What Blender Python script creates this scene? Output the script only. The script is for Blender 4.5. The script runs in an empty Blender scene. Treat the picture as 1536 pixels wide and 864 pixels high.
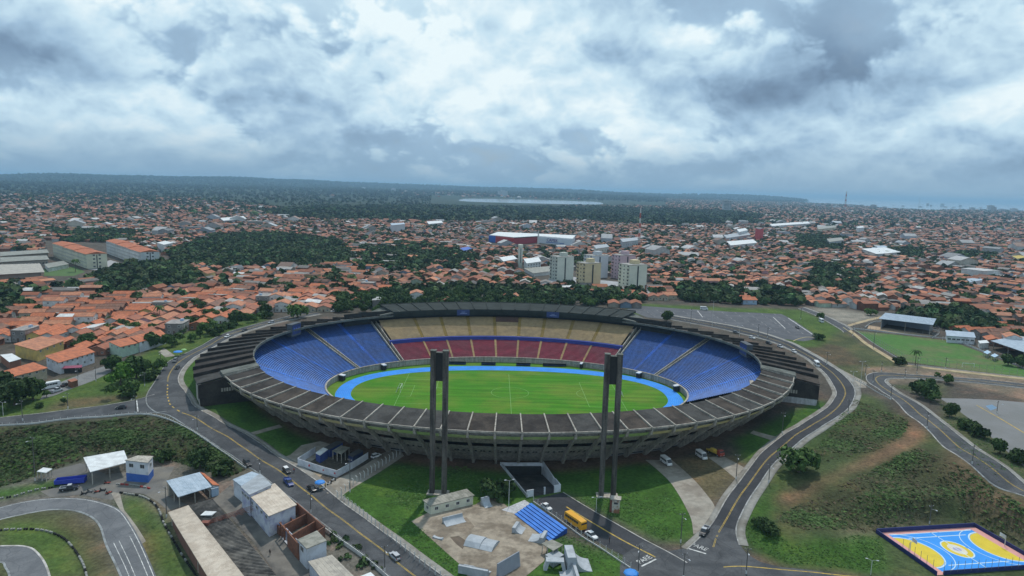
import bpy, bmesh, math, random
import numpy as np
from mathutils import Vector, Matrix
R = math.radians
random.seed(7); rng = np.random.default_rng(11)
S = bpy.context.scene
C = S.collection
# ---------------------------------------------------------------- camera, world, sun, exposure
CAM_H, F_PX, PITCH, ROLL = 98.0, 1038.0, R(8.2), R(1.55)
cd = bpy.data.cameras.new('camera'); cam = bpy.data.objects.new('camera', cd); C.objects.link(cam)
cd.sensor_width = 36.0; cd.lens = 36.0 * F_PX / 1536.0
cd.clip_start = 1.0; cd.clip_end = 150000.0
cam.location = (0, 0, CAM_H)
cam.rotation_euler = (Matrix.Rotation(math.pi/2 - PITCH, 3, 'X') @ Matrix.Rotation(ROLL, 3, 'Z')).to_euler()
S.camera = cam
S.view_settings.view_transform = 'Standard'; S.view_settings.look = 'None'
S.view_settings.exposure = 0.0; S.view_settings.gamma = 1.0
SUN_EL, SUN_AZ = R(60), R(12)        # the sun stands beyond the stadium, slightly to the right
sd = bpy.data.lights.new('sun', 'SUN'); sd.energy = 2.6; sd.angle = R(1.2); sd.color = (1.0, 0.95, 0.88)
sun = bpy.data.objects.new('sun', sd); C.objects.link(sun)
sv = Vector((math.sin(SUN_AZ)*math.cos(SUN_EL), math.cos(SUN_AZ)*math.cos(SUN_EL), math.sin(SUN_EL)))
sun.rotation_euler = sv.to_track_quat('Z', 'Y').to_euler(); sun.location = (0, 300, 400)

class NT:
    """small helper to write node trees in a line each"""
    def __init__(s, tree): s.t = tree; s.n = tree.nodes; s.l = tree.links
    def new(s, typ, ins=None, **kw):
        nd = s.n.new(typ)
        for k, v in kw.items(): setattr(nd, k, v)
        for k, v in (ins or {}).items(): s.set(nd.inputs[k], v)
        return nd
    def set(s, sock, v):
        if isinstance(v, bpy.types.NodeSocket): s.l.new(v, sock)
        else:
            if sock.type == 'VECTOR' and len(v) == 4: v = v[:3]
            sock.default_value = v
    def math(s, op, a, b=0.0, c=0.0, clamp=False):
        nd = s.new('ShaderNodeMath', {0: a, 1: b, 2: c}, operation=op, use_clamp=clamp); return nd.outputs[0]
    def vmath(s, op, a, b=(0,0,0), out=0):
        nd = s.new('ShaderNodeVectorMath', {0: a, 1: b}, operation=op); return nd.outputs[out]
    def mix(s, f, a, b, blend='MIX'):
        nd = s.n.new('ShaderNodeMix'); nd.data_type = 'RGBA'; nd.blend_type = blend
        s.set(nd.inputs[0], f); s.set(nd.inputs[6], a); s.set(nd.inputs[7], b); return nd.outputs[2]
    def ramp(s, f, pts):
        nd = s.n.new('ShaderNodeValToRGB'); s.set(nd.inputs[0], f)
        cr = nd.color_ramp
        while len(cr.elements) < len(pts): cr.elements.new(0.5)
        for e, (p, c) in zip(cr.elements, pts): e.position = p; e.color = tuple(c) + ((1,) if len(c) == 3 else ())
        return nd.outputs[0]
    def noise(s, vec, scale, detail=4, rough=0.55, dist=0.0, w=None):
        nd = s.n.new('ShaderNodeTexNoise')
        if vec is not None: s.l.new(vec, nd.inputs['Vector'])
        nd.inputs['Scale'].default_value = scale; nd.inputs['Detail'].default_value = detail
        nd.inputs['Roughness'].default_value = rough; nd.inputs['Distortion'].default_value = dist
        return nd.outputs[0]
    def maprange(s, v, a, b, c=0.0, d=1.0, smooth=False):
        nd = s.n.new('ShaderNodeMapRange'); s.set(nd.inputs[0], v)
        nd.interpolation_type = 'SMOOTHSTEP' if smooth else 'LINEAR'
        for i, q in zip((1, 2, 3, 4), (a, b, c, d)): nd.inputs[i].default_value = q
        return nd.outputs[0]

W = bpy.data.worlds.new('World'); S.world = W; W.use_nodes = True
W.cycles.sampling_method = 'MANUAL'; W.cycles.sample_map_resolution = 512
def build_world():
    t = NT(W.node_tree); t.n.clear()
    out = t.new('ShaderNodeOutputWorld')
    sky = t.new('ShaderNodeTexSky', sky_type='NISHITA', sun_disc=False, sun_elevation=SUN_EL, sun_rotation=SUN_AZ,
                altitude=50.0, air_density=1.3, dust_density=1.5, ozone_density=2.0)
    tc = t.new('ShaderNodeTexCoord')
    d = t.vmath('NORMALIZE', tc.outputs['Generated'])
    sp = t.new('ShaderNodeSeparateXYZ', {0: d})
    z = t.math('MAXIMUM', sp.outputs[2], 0.0)
    # billowing cover on the dome: wider than tall, flattening towards the horizon; sampled twice so that the upper, sunward side is brighter
    zc = t.math('MULTIPLY', t.math('DIVIDE', z, t.math('ADD', z, 0.9)), 1.75)
    def dome(dz, sx=1.0, off=0.0):
        return t.new('ShaderNodeCombineXYZ', {0: t.math('MULTIPLY', sp.outputs[0], sx), 1: t.math('ADD', t.math('MULTIPLY', sp.outputs[1], sx), off), 2: t.math('ADD', zc, dz)}).outputs[0]
    def dens(dz):
        v = dome(dz)
        w = t.vmath('ADD', v, t.new('ShaderNodeVectorMath', {0: t.vmath('SUBTRACT', t.new('ShaderNodeTexNoise', {'Vector': v, 'Scale': 9.0, 'Detail': 4.0}).outputs['Color'], (.5, .5, .5)), 'Scale': 0.085}, operation='SCALE').outputs[0])
        a = t.noise(v, 3.4, 3, 0.5); b = t.noise(v, 9.0, 8, 0.53)
        p = t.new('ShaderNodeTexVoronoi', {'Vector': w, 'Scale': 7.2, 'Detail': 3.0, 'Roughness': 0.5, 'Lacunarity': 2.4}, feature='F1', normalize=True).outputs['Distance']
        puff = t.math('SUBTRACT', 0.95, t.math('MULTIPLY', p, 1.15))
        return t.math('ADD', t.math('ADD', t.math('MULTIPLY', a, 0.40), t.math('MULTIPLY', b, 0.22)), t.math('MULTIPLY', puff, 0.38))
    d1, d2 = dens(0.0), dens(0.026)
    big = t.noise(dome(0.0, 0.8, 3.0), 3.0, 3, 0.5)
    # named cloud banks: (direction x, z, size, strength)
    bank = None
    for (bx, bz, sx, sz, st) in CLOUD_BANKS:
        qx = t.math('DIVIDE', t.math('SUBTRACT', t.math('DIVIDE', sp.outputs[0], t.math('MAXIMUM', sp.outputs[1], 0.05)), bx), sx)
        qz = t.math('DIVIDE', t.math('SUBTRACT', z, bz), sz)
        r2 = t.math('ADD', t.math('MULTIPLY', qx, qx), t.math('MULTIPLY', qz, qz))
        g = t.math('MULTIPLY', t.math('POWER', 2.718, t.math('MULTIPLY', r2, -1.0)), st)
        bank = g if bank is None else t.math('ADD', bank, g)
    dd = t.math('SUBTRACT', d1, d2)
    m = t.maprange(t.math('ADD', d1, t.math('MULTIPLY', t.math('SUBTRACT', big, 0.5), 0.34)), 0.492, 0.540, 0.0, 1.0, True)
    cum = t.math('ADD', t.math('ADD', 0.62, t.math('MULTIPLY', dd, 3.5)), t.math('ADD', t.math('MULTIPLY', t.math('SUBTRACT', 0.60, d1), 1.5), t.math('MULTIPLY', t.math('SUBTRACT', big, 0.5), 1.15)))
    veil = t.math('ADD', t.math('ADD', 0.50, t.math('MULTIPLY', t.math('SUBTRACT', big, 0.5), 0.9)), t.math('MULTIPLY', dd, 0.8))
    v = t.math('ADD', t.math('ADD', t.math('MULTIPLY', veil, t.math('SUBTRACT', 1.0, m)), t.math('MULTIPLY', cum, m)), bank)
    col = t.ramp(v, SKY_RAMP)
    cover = t.maprange(t.math('ADD', d1, t.math('MULTIPLY', big, 0.3)), 0.54, 0.64, 0.62, 1.0, True)
    hz = t.maprange(z, 0.0, 0.085, 1.0, 0.0, True)
    skyc = t.mix(1.0, sky.outputs[0], (SKY_GAIN,)*3 + (1,), 'MULTIPLY')
    c = t.mix(cover, skyc, col)
    c = t.mix(t.math('MULTIPLY', hz, 0.85), c, HORIZON_COL)
    bg = t.new('ShaderNodeBackground', {'Color': c, 'Strength': SKY_STRENGTH})
    t.l.new(bg.outputs[0], out.inputs['Surface'])
SKY_STRENGTH = 0.10; SKY_GAIN = 0.9
CLOUD_BANKS = [(0.50, 0.145, 0.22, 0.036, -0.30), (0.66, 0.20, 0.12, 0.04, -0.16), (0.33, 0.125, 0.10, 0.03, -0.10), (-0.30, 0.14, 0.16, 0.05, -0.16), (0.29, 0.195, 0.09, 0.025, 0.22), (0.40, 0.185, 0.05, 0.03, -0.14),
               (-0.50, 0.245, 0.30, 0.045, 0.26), (0.0, 0.25, 0.25, 0.05, 0.12), (0.66, 0.115, 0.06, 0.025, 0.20), (0.0, 0.115, 0.14, 0.025, 0.12), (0.25, 0.09, 0.12, 0.02, 0.08), (-0.66, 0.10, 0.1, 0.03, 0.06), (0.12, 0.26, 0.08, 0.03, -0.14)]
SKY_RAMP = [(0.0, (1.25, 1.9, 2.8)), (0.28, (2.1, 3.2, 4.6)), (0.55, (3.7, 5.4, 7.1)), (0.78, (5.9, 7.8, 9.0)), (1.0, (8.4, 9.6, 10.0))]
HORIZON_COL = (2.6, 4.0, 5.4, 1)
build_world()
# ---------------------------------------------------------------- helpers
def tag(o, label=None, cat=None, group=None, kind=None):
    for k, v in (('label', label), ('category', cat), ('group', group), ('kind', kind)):
        if v: o[k] = v
    return o
def empty(name, loc, rz=0.0, label=None, cat=None, group=None):
    o = bpy.data.objects.new(name, None); C.objects.link(o)
    o.location = loc; o.rotation_euler = (0, 0, rz); o.empty_display_size = 0.5
    return tag(o, label, cat, group)
def mesh_of(name, V, Fc, mat, smooth=False, mi=None):
    me = bpy.data.meshes.new(name)
    me.from_pydata([tuple(v) for v in V], [], [tuple(f) for f in Fc])
    for m in (mat if isinstance(mat, (list, tuple)) else [mat]): me.materials.append(m)
    if mi is not None: me.polygons.foreach_set('material_index', mi)
    if smooth: me.polygons.foreach_set('use_smooth', [True]*len(me.polygons))
    me.update(); return me
def link(name, me, parent=None, loc=None, rz=None):
    o = bpy.data.objects.new(name, me); C.objects.link(o)
    if parent is not None: o.parent = parent
    if loc is not None: o.location = loc
    if rz is not None: o.rotation_euler = (0, 0, rz)
    return o
def bulk(name, V, Q, mats, parent=None, col=None, mi=None):
    """fast mesh from arrays: V (n,3), Q (m,4) quads (or (m,3)); col (m,3) per-face colour"""
    V = np.asarray(V, np.float32); Q = np.asarray(Q, np.int32); k = Q.shape[1]
    me = bpy.data.meshes.new(name)
    me.vertices.add(len(V)); me.vertices.foreach_set('co', V.ravel())
    me.loops.add(Q.size); me.loops.foreach_set('vertex_index', Q.ravel())
    me.polygons.add(len(Q)); me.polygons.foreach_set('loop_start', np.arange(0, Q.size, k, dtype=np.int32))
    me.polygons.foreach_set('loop_total', np.full(len(Q), k, np.int32))
    for m in (mats if isinstance(mats, (list, tuple)) else [mats]): me.materials.append(m)
    if mi is not None: me.polygons.foreach_set('material_index', np.asarray(mi, np.int32))
    me.update(calc_edges=True); me.validate()
    if col is not None:
        a = me.attributes.new('col', 'FLOAT_COLOR', 'FACE')
        a.data.foreach_set('color', np.c_[col, np.ones(len(col))].astype(np.float32).ravel())
    return link(name, me, parent)
class MB:
    def __init__(s): s.V = []; s.F = []; s.I = []
    def add(s, V, Fc, mi=0):
        b = len(s.V); s.V += [tuple(v) for v in V]; s.F += [tuple(i + b for i in f) for f in Fc]; s.I += [mi]*len(Fc); return s
    def box(s, c, d, rz=0.0, mi=0, taper=1.0):
        x, y, z = d[0]/2, d[1]/2, d[2]/2; cs, sn = math.cos(rz), math.sin(rz); P = []
        for k, t in ((-z, 1.0), (z, taper)):
            for i, j in ((-x, -y), (x, -y), (x, y), (-x, y)):
                P.append((c[0] + (i*cs - j*sn)*t, c[1] + (i*sn + j*cs)*t, c[2] + k))
        return s.add(P, [(3,2,1,0),(4,5,6,7),(0,1,5,4),(1,2,6,5),(2,3,7,6),(3,0,4,7)], mi)
    def hexa(s, lo, hi, mi=0):           # two quads, four points each, in the same order
        return s.add(list(lo)+list(hi), [(3,2,1,0),(4,5,6,7),(0,1,5,4),(1,2,6,5),(2,3,7,6),(3,0,4,7)], mi)
    def prism(s, poly, z0, z1, mi=0):    # poly: xy list
        n = len(poly)
        return s.add([(p[0], p[1], z0) for p in poly]+[(p[0], p[1], z1) for p in poly],
                     [tuple(range(n-1, -1, -1)), tuple(range(n, 2*n))]+[(i, (i+1) % n, n+(i+1) % n, n+i) for i in range(n)], mi)
    def profile(s, pts, y0, y1, mi=0, ax='y'):   # closed profile in xz, extruded along y
        n = len(pts)
        f = (lambda p, q: (p[0], q, p[1])) if ax == 'y' else (lambda p, q: (q, p[0], p[1]))
        return s.add([f(p, y0) for p in pts]+[f(p, y1) for p in pts],
                     [tuple(range(n)), tuple(range(2*n-1, n-1, -1))]+[(i, n+i, n+(i+1) % n, (i+1) % n) for i in range(n)], mi)
    def tube(s, a, b, r, n=6, r2=None, mi=0):
        a, b = Vector(a), Vector(b); d = (b-a).normalized(); r2 = r if r2 is None else r2
        u = d.orthogonal().normalized(); w = d.cross(u)
        P = [a + (u*math.cos(6.28319*i/n) + w*math.sin(6.28319*i/n))*r for i in range(n)] + \
            [b + (u*math.cos(6.28319*i/n) + w*math.sin(6.28319*i/n))*r2 for i in range(n)]
        return s.add(P, [tuple(range(n-1, -1, -1)), tuple(range(n, 2*n))]+[(i, (i+1) % n, n+(i+1) % n, n+i) for i in range(n)], mi)
    def dome(s, c, r, h, n=10, m=4, mi=0):
        P = [(c[0]+r*math.cos(6.28319*i/n)*math.cos(1.5708*j/m), c[1]+r*math.sin(6.28319*i/n)*math.cos(1.5708*j/m), c[2]+h*math.sin(1.5708*j/m)) for j in range(m) for i in range(n)]
        P.append((c[0], c[1], c[2]+h)); t = len(P)-1
        Fc = [(j*n+i, j*n+(i+1) % n, (j+1)*n+(i+1) % n, (j+1)*n+i) for j in range(m-1) for i in range(n)]
        return s.add(P, Fc+[((m-1)*n+i, (m-1)*n+(i+1) % n, t) for i in range(n)]+[tuple(range(n-1, -1, -1))], mi)
    def mesh(s, name, mat, smooth=False): return mesh_of(name, s.V, s.F, mat, smooth, s.I)
    def build(s, name, mat, parent=None, loc=None, rz=None, smooth=False): return link(name, s.mesh(name, mat, smooth), parent, loc, rz)
KIDS = {}
def kids(o): return [c for c in o.children]
def copy_tree(o, loc, rz=None, parent=None, label=None, group=None, sc=None):
    def rec(q, p):
        c = q.copy(); C.objects.link(c); c.parent = p
        for ch in q.children: rec(ch, c)
        return c
    r = rec(o, parent); r.location = loc
    if rz is not None: r.rotation_euler = (0, 0, rz)
    if label: r['label'] = label
    if group: r['group'] = group
    if sc: r.scale = (sc,)*3 if not isinstance(sc, tuple) else sc
    return r
MATS = {}
def M(name, col, rough=0.85, var=0.18, scale=1.2, bump=0.0, col2=None, mixs=0.25, metallic=0.0, spec=0.35, stretch=None, world=False):
    """plain surface: base colour with grain at two scales, optional second tone in patches, optional fine relief"""
    if name in MATS: return MATS[name]
    m = bpy.data.materials.new(name); m.use_nodes = True; t = NT(m.node_tree); b = t.n['Principled BSDF']
    tc = t.new('ShaderNodeTexCoord'); v = tc.outputs['Object']
    if world: v = t.new('ShaderNodeNewGeometry').outputs['Position']
    if stretch:
        v = t.vmath('MULTIPLY', v, stretch)
    n1 = t.noise(v, scale, 6, 0.6)
    f = t.maprange(n1, 0.3, 0.7, 1-var, 1+var)
    c = (col[0], col[1], col[2], 1)
    if col2: c = t.mix(t.maprange(t.noise(v, mixs, 5, 0.65), 0.42, 0.6, 0, 1, True), c, (col2[0], col2[1], col2[2], 1))
    cc = t.new('ShaderNodeVectorMath', {0: c, 'Scale': f}, operation='SCALE').outputs[0]
    t.l.new(cc, b.inputs['Base Color'])
    b.inputs['Roughness'].default_value = rough; b.inputs['Metallic'].default_value = metallic
    b.inputs['Specular IOR Level'].default_value = spec
    if bump:
        bm = t.new('ShaderNodeBump', {'Height': t.noise(v, scale*4, 4, 0.6), 'Strength': bump, 'Distance': 0.1})
        t.l.new(bm.outputs[0], b.inputs['Normal'])
    MATS[name] = m; return m
def Mattr(name, rough=0.85, var=0.2, scale=0.4, tint=None):
    if name in MATS: return MATS[name]
    m = bpy.data.materials.new(name); m.use_nodes = True; t = NT(m.node_tree); b = t.n['Principled BSDF']
    a = t.new('ShaderNodeAttribute', attribute_name='col')
    v = t.new('ShaderNodeNewGeometry').outputs['Position']
    f = t.maprange(t.noise(v, scale, 5, 0.6), 0.3, 0.7, 1-var, 1+var)
    t.l.new(t.new('ShaderNodeVectorMath', {0: a.outputs['Color'], 'Scale': f}, operation='SCALE').outputs[0], b.inputs['Base Color'])
    b.inputs['Roughness'].default_value = rough; b.inputs['Specular IOR Level'].default_value = 0.25
    MATS[name] = m; return m
# ---------------------------------------------------------------- survey: sight lines of the photograph, used to find where things stand
_cp, _sp, _cr, _sr = math.cos(PITCH), math.sin(PITCH), math.cos(ROLL), math.sin(ROLL)
FW = np.array([0, _cp, -_sp]); _rt = np.array([1.0, 0, 0]); _up = np.array([0, _sp, _cp])
RT = _cr*_rt + _sr*_up; UP = -_sr*_rt + _cr*_up
def un(px, py, z):
    d = FW + RT*((px-768)/F_PX) - UP*((py-432)/F_PX); t = (z-CAM_H)/d[2]; return (d[0]*t, d[1]*t, z)
def pix(x, y, z):
    v = np.stack([np.asarray(x, float), np.asarray(y, float), np.asarray(z, float)-CAM_H], -1); Z = v @ FW
    return 768+F_PX*(v @ RT)/Z, 432-F_PX*(v @ UP)/Z, Z
# stadium plan: everything is an offset along the normal from the inner roof edge
SC, SA, SB, SROT = (-1.0, 326.0), 118.0, 93.0, R(0.6)
def ell(t, off=0.0):
    c, s = np.cos(t), np.sin(t); nx, ny = c/SA, s/SB; q = np.sqrt(nx*nx+ny*ny)
    x = SA*c + off*nx/q; y = SB*s + off*ny/q
    cr, sr = math.cos(SROT), math.sin(SROT)
    return SC[0]+x*cr-y*sr, SC[1]+x*sr+y*cr
def ell_off(x, y):
    """approximate offset of points from the inner roof edge"""
    cr, sr = math.cos(SROT), math.sin(SROT); dx, dy = x-SC[0], y-SC[1]
    u, v = dx*cr+dy*sr, -dx*sr+dy*cr
    r = np.sqrt((u/SA)**2+(v/SB)**2)+1e-9
    g = np.sqrt((u/SA**2)**2+(v/SB**2)**2)/r
    return (r-1)/np.maximum(g, 1e-6)
CTRL_PX = [ # px, py, height of the ground there
 (790,692,0),(700,700,0),(655,738,0),(908,745,0),(760,800,0),(600,864,-1),(900,860,-.5),(1060,825,0),(500,864,-1),(300,864,-1.5),(0,864,-2),(100,760,-1.5),(0,760,-1),
 (180,720,0),(260,700,.5),(330,720,1.5),(30,715,-.5),(100,690,.5),(560,815,0),(500,772,.5),(450,735,1.5),(400,700,2.8),(380,668,3.8),(340,650,5),(300,618,7),(240,600,8.3),(215,608,8),(100,622,8),(0,630,8),
 (160,650,6),(60,660,5.5),(260,650,5.5),(250,560,9.3),(285,605,8.5),(290,530,11),(340,500,12),(420,480,12.5),(330,600,7.5),(395,640,4.5),(450,655,2.5),(430,680,2.5),(540,690,.6),
 (100,590,8.5),(150,570,8.5),(30,600,8.5),(200,560,9),
 (1010,695,.5),(1060,690,1.5),(1110,740,2.2),(1090,690,3),(1150,680,5),(1130,650,5),(1190,640,7),(1220,630,8),(1260,590,9.5),(1240,555,10.5),(1200,535,11.5),(1130,506,12.5),(1050,487,13),(980,475,13),(1220,610,8.3),
 (1300,580,10.5),(1310,566,10.5),(1345,600,11.5),(1390,640,12),(1452,690,12.2),(1536,740,12.2),(1420,640,12),(1300,620,9.5),(1330,650,9),(1250,660,7),(1200,700,4.5),(1160,760,2),(1290,720,5),(1380,740,6),
 (1460,760,4.5),(1536,790,4),(1230,790,1),(1320,800,-.3),(1430,825,-1),(1536,850,-1),(1150,835,-.2),(1300,864,-1),(1536,600,11),(1480,640,11),(1400,540,11.3),(1300,520,11),(1230,500,12.5),(1500,530,11),
 (1100,470,13),(1200,480,12.5),(940,440,12),(768,440,12),(560,445,12),(400,450,11.5),(200,480,10.5),(60,540,9.5),(1400,460,11)]
CTRL_W = [(-700,700,10),(0,800,10),(700,700,11),(-1500,900,10),(1500,900,10),(0,1500,10),(-1500,200,6),(1500,200,6),(0,0,-3),(-300,-100,-3),(300,-100,-3),(0,-400,-3),(-400,250,5),(500,260,9),(0,60,-2),(-160,100,-2),(160,110,-2)]
_K = np.array([un(*p) for p in CTRL_PX] + CTRL_W, float)
def H0(x, y):
    x = np.asarray(x, float); y = np.asarray(y, float); sh = x.shape; x = x.ravel(); y = y.ravel(); out = np.empty(len(x))
    for i in range(0, len(x), 20000):
        d2 = (x[i:i+20000, None]-_K[None, :, 0])**2+(y[i:i+20000, None]-_K[None, :, 1])**2
        w = 1.0/(d2+90.0)**2
        out[i:i+20000] = (w*_K[None, :, 2]).sum(1)/w.sum(1)
    return out.reshape(sh)
def smooth01(t): t = np.clip(t, 0, 1); return t*t*(3-2*t)
def ridge(x, y):
    """far hills, coast and lagoon"""
    az = x/np.maximum(y, 1.0); d = np.hypot(x, y)
    def bump(a0, w, d0, dw, h): return h*np.exp(-((az-a0)/w)**2-((d-d0)/dw)**2)
    h = bump(-0.62,0.20,11500,2200,102)+bump(-0.42,0.10,11000,2000,62)+bump(-0.30,0.12,12500,2200,80)+bump(-0.10,0.16,13500,2500,78)+bump(0.08,0.10,12500,2200,48)+bump(0.22,0.09,15500,2500,58)+bump(0.34,0.07,14000,1500,52)
    h += bump(-0.5,0.5,7000,1500,22)+bump(0.0,0.25,8600,1200,26)
    h += (np.sin(x*0.0021)*np.cos(y*0.0013+1.3)+np.sin(x*0.0049+y*0.0021)*0.6)*6*smooth01((d-5500)/4000)
    # sea beyond the city on the right, lagoon in the middle distance
    coast = 9000-2500*smooth01((az-0.36)/0.2) + 500*np.sin(az*30)
    sea = smooth01((y-coast)/500)*smooth01((az-0.30)/0.12)
    h = h*(1-sea*0.98*smooth01((az-0.40)/0.05)) - 30*sea*smooth01((az-0.40)/0.05)
    lag = np.exp(-((az-0.022)/0.10)**4-((d-5350-900*(az-0.02))/750)**4)
    return h*(1-lag)-9*lag
CZ = -0.7                               # the sports court lies level
CA, CB, CC = [Vector(un(px, py, CZ)[:2]) for px, py in ((1320,800), (1461,791.5), (1407,861))]
def Hn(x, y):
    x = np.asarray(x, float); y = np.asarray(y, float)
    h = H0(x, y)+ridge(x, y)*smooth01((np.hypot(x, y)-2500)/1500)
    e1, e2 = CB-CA, CC-CA; dt = e1.x*e2.y-e1.y*e2.x; dx, dy = x-CA.x, y-CA.y
    u = (dx*e2.y-dy*e2.x)/dt; v = (e1.x*dy-e1.y*dx)/dt; m = np.maximum(np.abs(u-.5)*e1.length, np.abs(v-.5)*e2.length*1.0)
    q = np.maximum((np.abs(u-.5)-.56)*e1.length, (np.abs(v-.5)-.60)*e2.length)
    k = 1-smooth01(q/7.0); return h*(1-k)+(CZ-.15)*k
def H(x, y):
    """ground height, with the bowl of the stadium sunk to pitch level"""
    o = ell_off(np.asarray(x, float), np.asarray(y, float)); h = Hn(x, y)
    near = np.asarray(y, float) < SC[1]-20
    lim = np.where(near, -12.0, 3.0)
    k = smooth01((o-(lim-14))/14.0)
    return np.where(o < lim, h*k-0.25*(1-k), h)
def G(px, py, dz=0.0):
    z = 5.0
    for _ in range(40):
        p = un(px, py, z); z = 0.5*z+0.5*float(Hn(np.array([p[0]]), np.array([p[1]]))[0])
    p = un(px, py, z); return Vector((p[0], p[1], z+dz))
def hz(x, y): return float(Hn(np.array([x]), np.array([y]))[0])
def inpoly(x, y, P):
    x = np.asarray(x); y = np.asarray(y); r = np.zeros(x.shape, bool); n = len(P)
    for i in range(n):
        (x1, y1), (x2, y2) = P[i][:2], P[(i+1) % n][:2]
        if y1 == y2: continue
        r ^= ((y1 > y) != (y2 > y)) & (x < (x2-x1)*(y-y1)/(y2-y1)+x1)
    return r
def gpoly(pts): return [tuple(G(*p))[:2] for p in pts]
def fpoly(pts, z=10): return [un(p[0], p[1], z)[:2] for p in pts]
# ---------------------------------------------------------------- ground sheet
def steps(a, lim, g):
    out = [a]; s = 2.0
    while out[-1] < lim: s *= g; out.append(out[-1]+s)
    return out
xs = np.arange(-220, 220.1, 1.6)
xs = np.r_[-np.array(steps(220, 60000, 1.085))[:0:-1], xs, np.array(steps(220, 60000, 1.085))[1:]]
ys = np.r_[-np.array(steps(-110, 4000, 1.3))[:0:-1], np.arange(110, 480.1, 1.6), np.array(steps(480, 70000, 1.04))[1:]]
GX, GY = np.meshgrid(xs, ys); GZ = H(GX, GY)
GZ += (np.sin(GX*0.9)*np.sin(GY*1.1+1)+np.sin(GX*0.37+GY*0.23))*0.012*(np.hypot(GX, GY-300) < 260)
COL = np.empty(GX.shape+(3,)); dist = np.hypot(GX, GY)
COL[:] = (0.085, 0.074, 0.060)                                          # bare soil between the houses
nz = (np.sin(GX*0.011+np.sin(GY*0.007)*2)+np.sin(GY*0.009+GX*0.004)+np.sin(GX*0.027-GY*0.019))/3
far = smooth01((dist-1900)/600)
COL = COL*(1-far[..., None])+np.array((0.022, 0.040, 0.021))*far[..., None]  # far green darkened in the colour to stand for cloud shadow
COL[(dist > 2300) & (nz > 0.38)] = (0.055, 0.058, 0.045)
GRASS, GRASS2, DRY, SHRUB, RED, DIRT = (0.046,0.105,0.018), (0.064,0.108,0.026), (0.105,0.092,0.048), (0.046,0.062,0.024), (0.175,0.108,0.066), (0.18,0.145,0.105)
ZONES = [ # (outline in the photograph, ground colour)
 ([(-60,640),(0,640),(200,622),(260,626),(420,720),(600,864),(640,900),(-80,900)], (0.13,0.12,0.10)),
 ([(-60,640),(0,640),(215,622),(262,630),(330,672),(372,700),(356,712),(320,706),(260,690),(196,680),(120,690),(50,715),(-60,745)], SHRUB),
 ([(-60,738),(40,712),(110,688),(110,680),(30,690),(-60,712)], GRASS),
 ([(-60,742),(110,715),(115,728),(60,737),(0,748),(-60,760)], GRASS),
 ([(182,740),(215,748),(240,770),(300,864),(330,900),(250,900),(228,850),(205,800),(180,770)], GRASS2),
 ([(205,775),(222,800),(236,850),(215,864),(195,820)], DRY),
 ([(-60,778),(60,764),(110,766),(140,790),(180,864),(190,900),(-60,900)], (0.085,0.092,0.042)),
 ([(100,770),(140,785),(165,830),(178,864),(150,864),(125,815),(80,790)], DRY),
 ([(0,785),(60,782),(100,800),(130,864),(60,864),(50,825),(0,818)], GRASS2),
 ([(262,566),(284,600),(372,654),(430,690),(480,660),(380,600),(330,560),(280,530)], GRASS),
 ([(215,600),(0,630),(-60,636),(-60,600),(60,575),(140,560),(190,545),(250,510),(330,478),(400,462),(400,480),(320,515),(255,545)], GRASS2),
 ([(90,600),(200,590),(205,598),(120,612),(60,618)], DRY),
 ([(498,745),(560,708),(600,690),(700,690),(950,690),(1010,700),(1062,790),(1030,815),(985,812),(850,740),(800,750),(820,800),(950,840),(940,880),(660,890)], GRASS),
 ([(1005,690),(1060,680),(1110,690),(1100,720),(1066,760),(1045,735)], (0.125,0.105,0.058)),
 ([(1100,660),(1230,600),(1260,610),(1160,665),(1120,700)], GRASS),
 ([(1280,590),(1300,590),(1390,645),(1536,744),(1640,800),(1640,900),(1330,866),(1170,850),(1112,815),(1108,775),(1180,690),(1270,620)], (0.062,0.084,0.033)),
 ([(1282,600),(1310,610),(1360,625),(1372,640),(1340,670),(1260,690),(1200,690),(1240,655)], SHRUB),
 ([(1290,600),(1282,620),(1240,650),(1190,690),(1160,735),(1150,790),(1190,815),(1320,800),(1330,860),(1180,848),(1116,815),(1110,775),(1180,690),(1270,622)], GRASS),
 ([(1345,606),(1390,650),(1380,665),(1330,690),(1270,710),(1215,740),(1172,760),(1168,745),(1230,720),(1300,685),(1355,655),(1362,630)], RED),
 ([(1390,668),(1420,690),(1440,740),(1400,780),(1300,800),(1210,795),(1160,780),(1180,760),(1260,725),(1340,690)], (0.060,0.064,0.03)),
 ([(1410,660),(1480,712),(1560,760),(1600,830),(1536,815),(1470,780),(1440,750),(1420,700)], (0.12,0.088,0.052)),
 ([(1250,805),(1320,790),(1420,783),(1536,800),(1536,806),(1420,789),(1322,796),(1255,811)], DIRT),
 ([(1178,520),(1230,505),(1262,495),(1350,548),(1300,560),(1290,580),(1240,552)], (0.075,0.088,0.04)),
 ([(1195,525),(1222,512),(1265,520),(1300,548),(1240,548)], (0.085,0.07,0.042)),
 ([(1290,552),(1360,548),(1640,575),(1640,640),(1536,600),(1420,570),(1330,575)], DIRT),
 ([(1328,578),(1420,575),(1410,640),(1450,690),(1560,740),(1640,700),(1500,650),(1440,600)], (0.07,0.082,0.04)),
 ([(940,470),(945,455),(1100,462),(1200,464),(1262,494),(1230,520),(1190,522),(1100,495),(1000,478)], GRASS2),
 ([(1205,462),(1225,466),(1268,487),(1325,476),(1300,470),(1240,462)], (0.24,0.22,0.18)),
]
MASK = np.zeros(GX.shape, bool)
for pts, colr in ZONES:
    P = gpoly(pts); m = inpoly(GX, GY, P); COL[m] = colr; MASK |= m
oo = ell_off(GX, GY)
COL[(oo > -22) & (oo < 3) & (GY < SC[1])] = (0.13, 0.085, 0.058)
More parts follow.
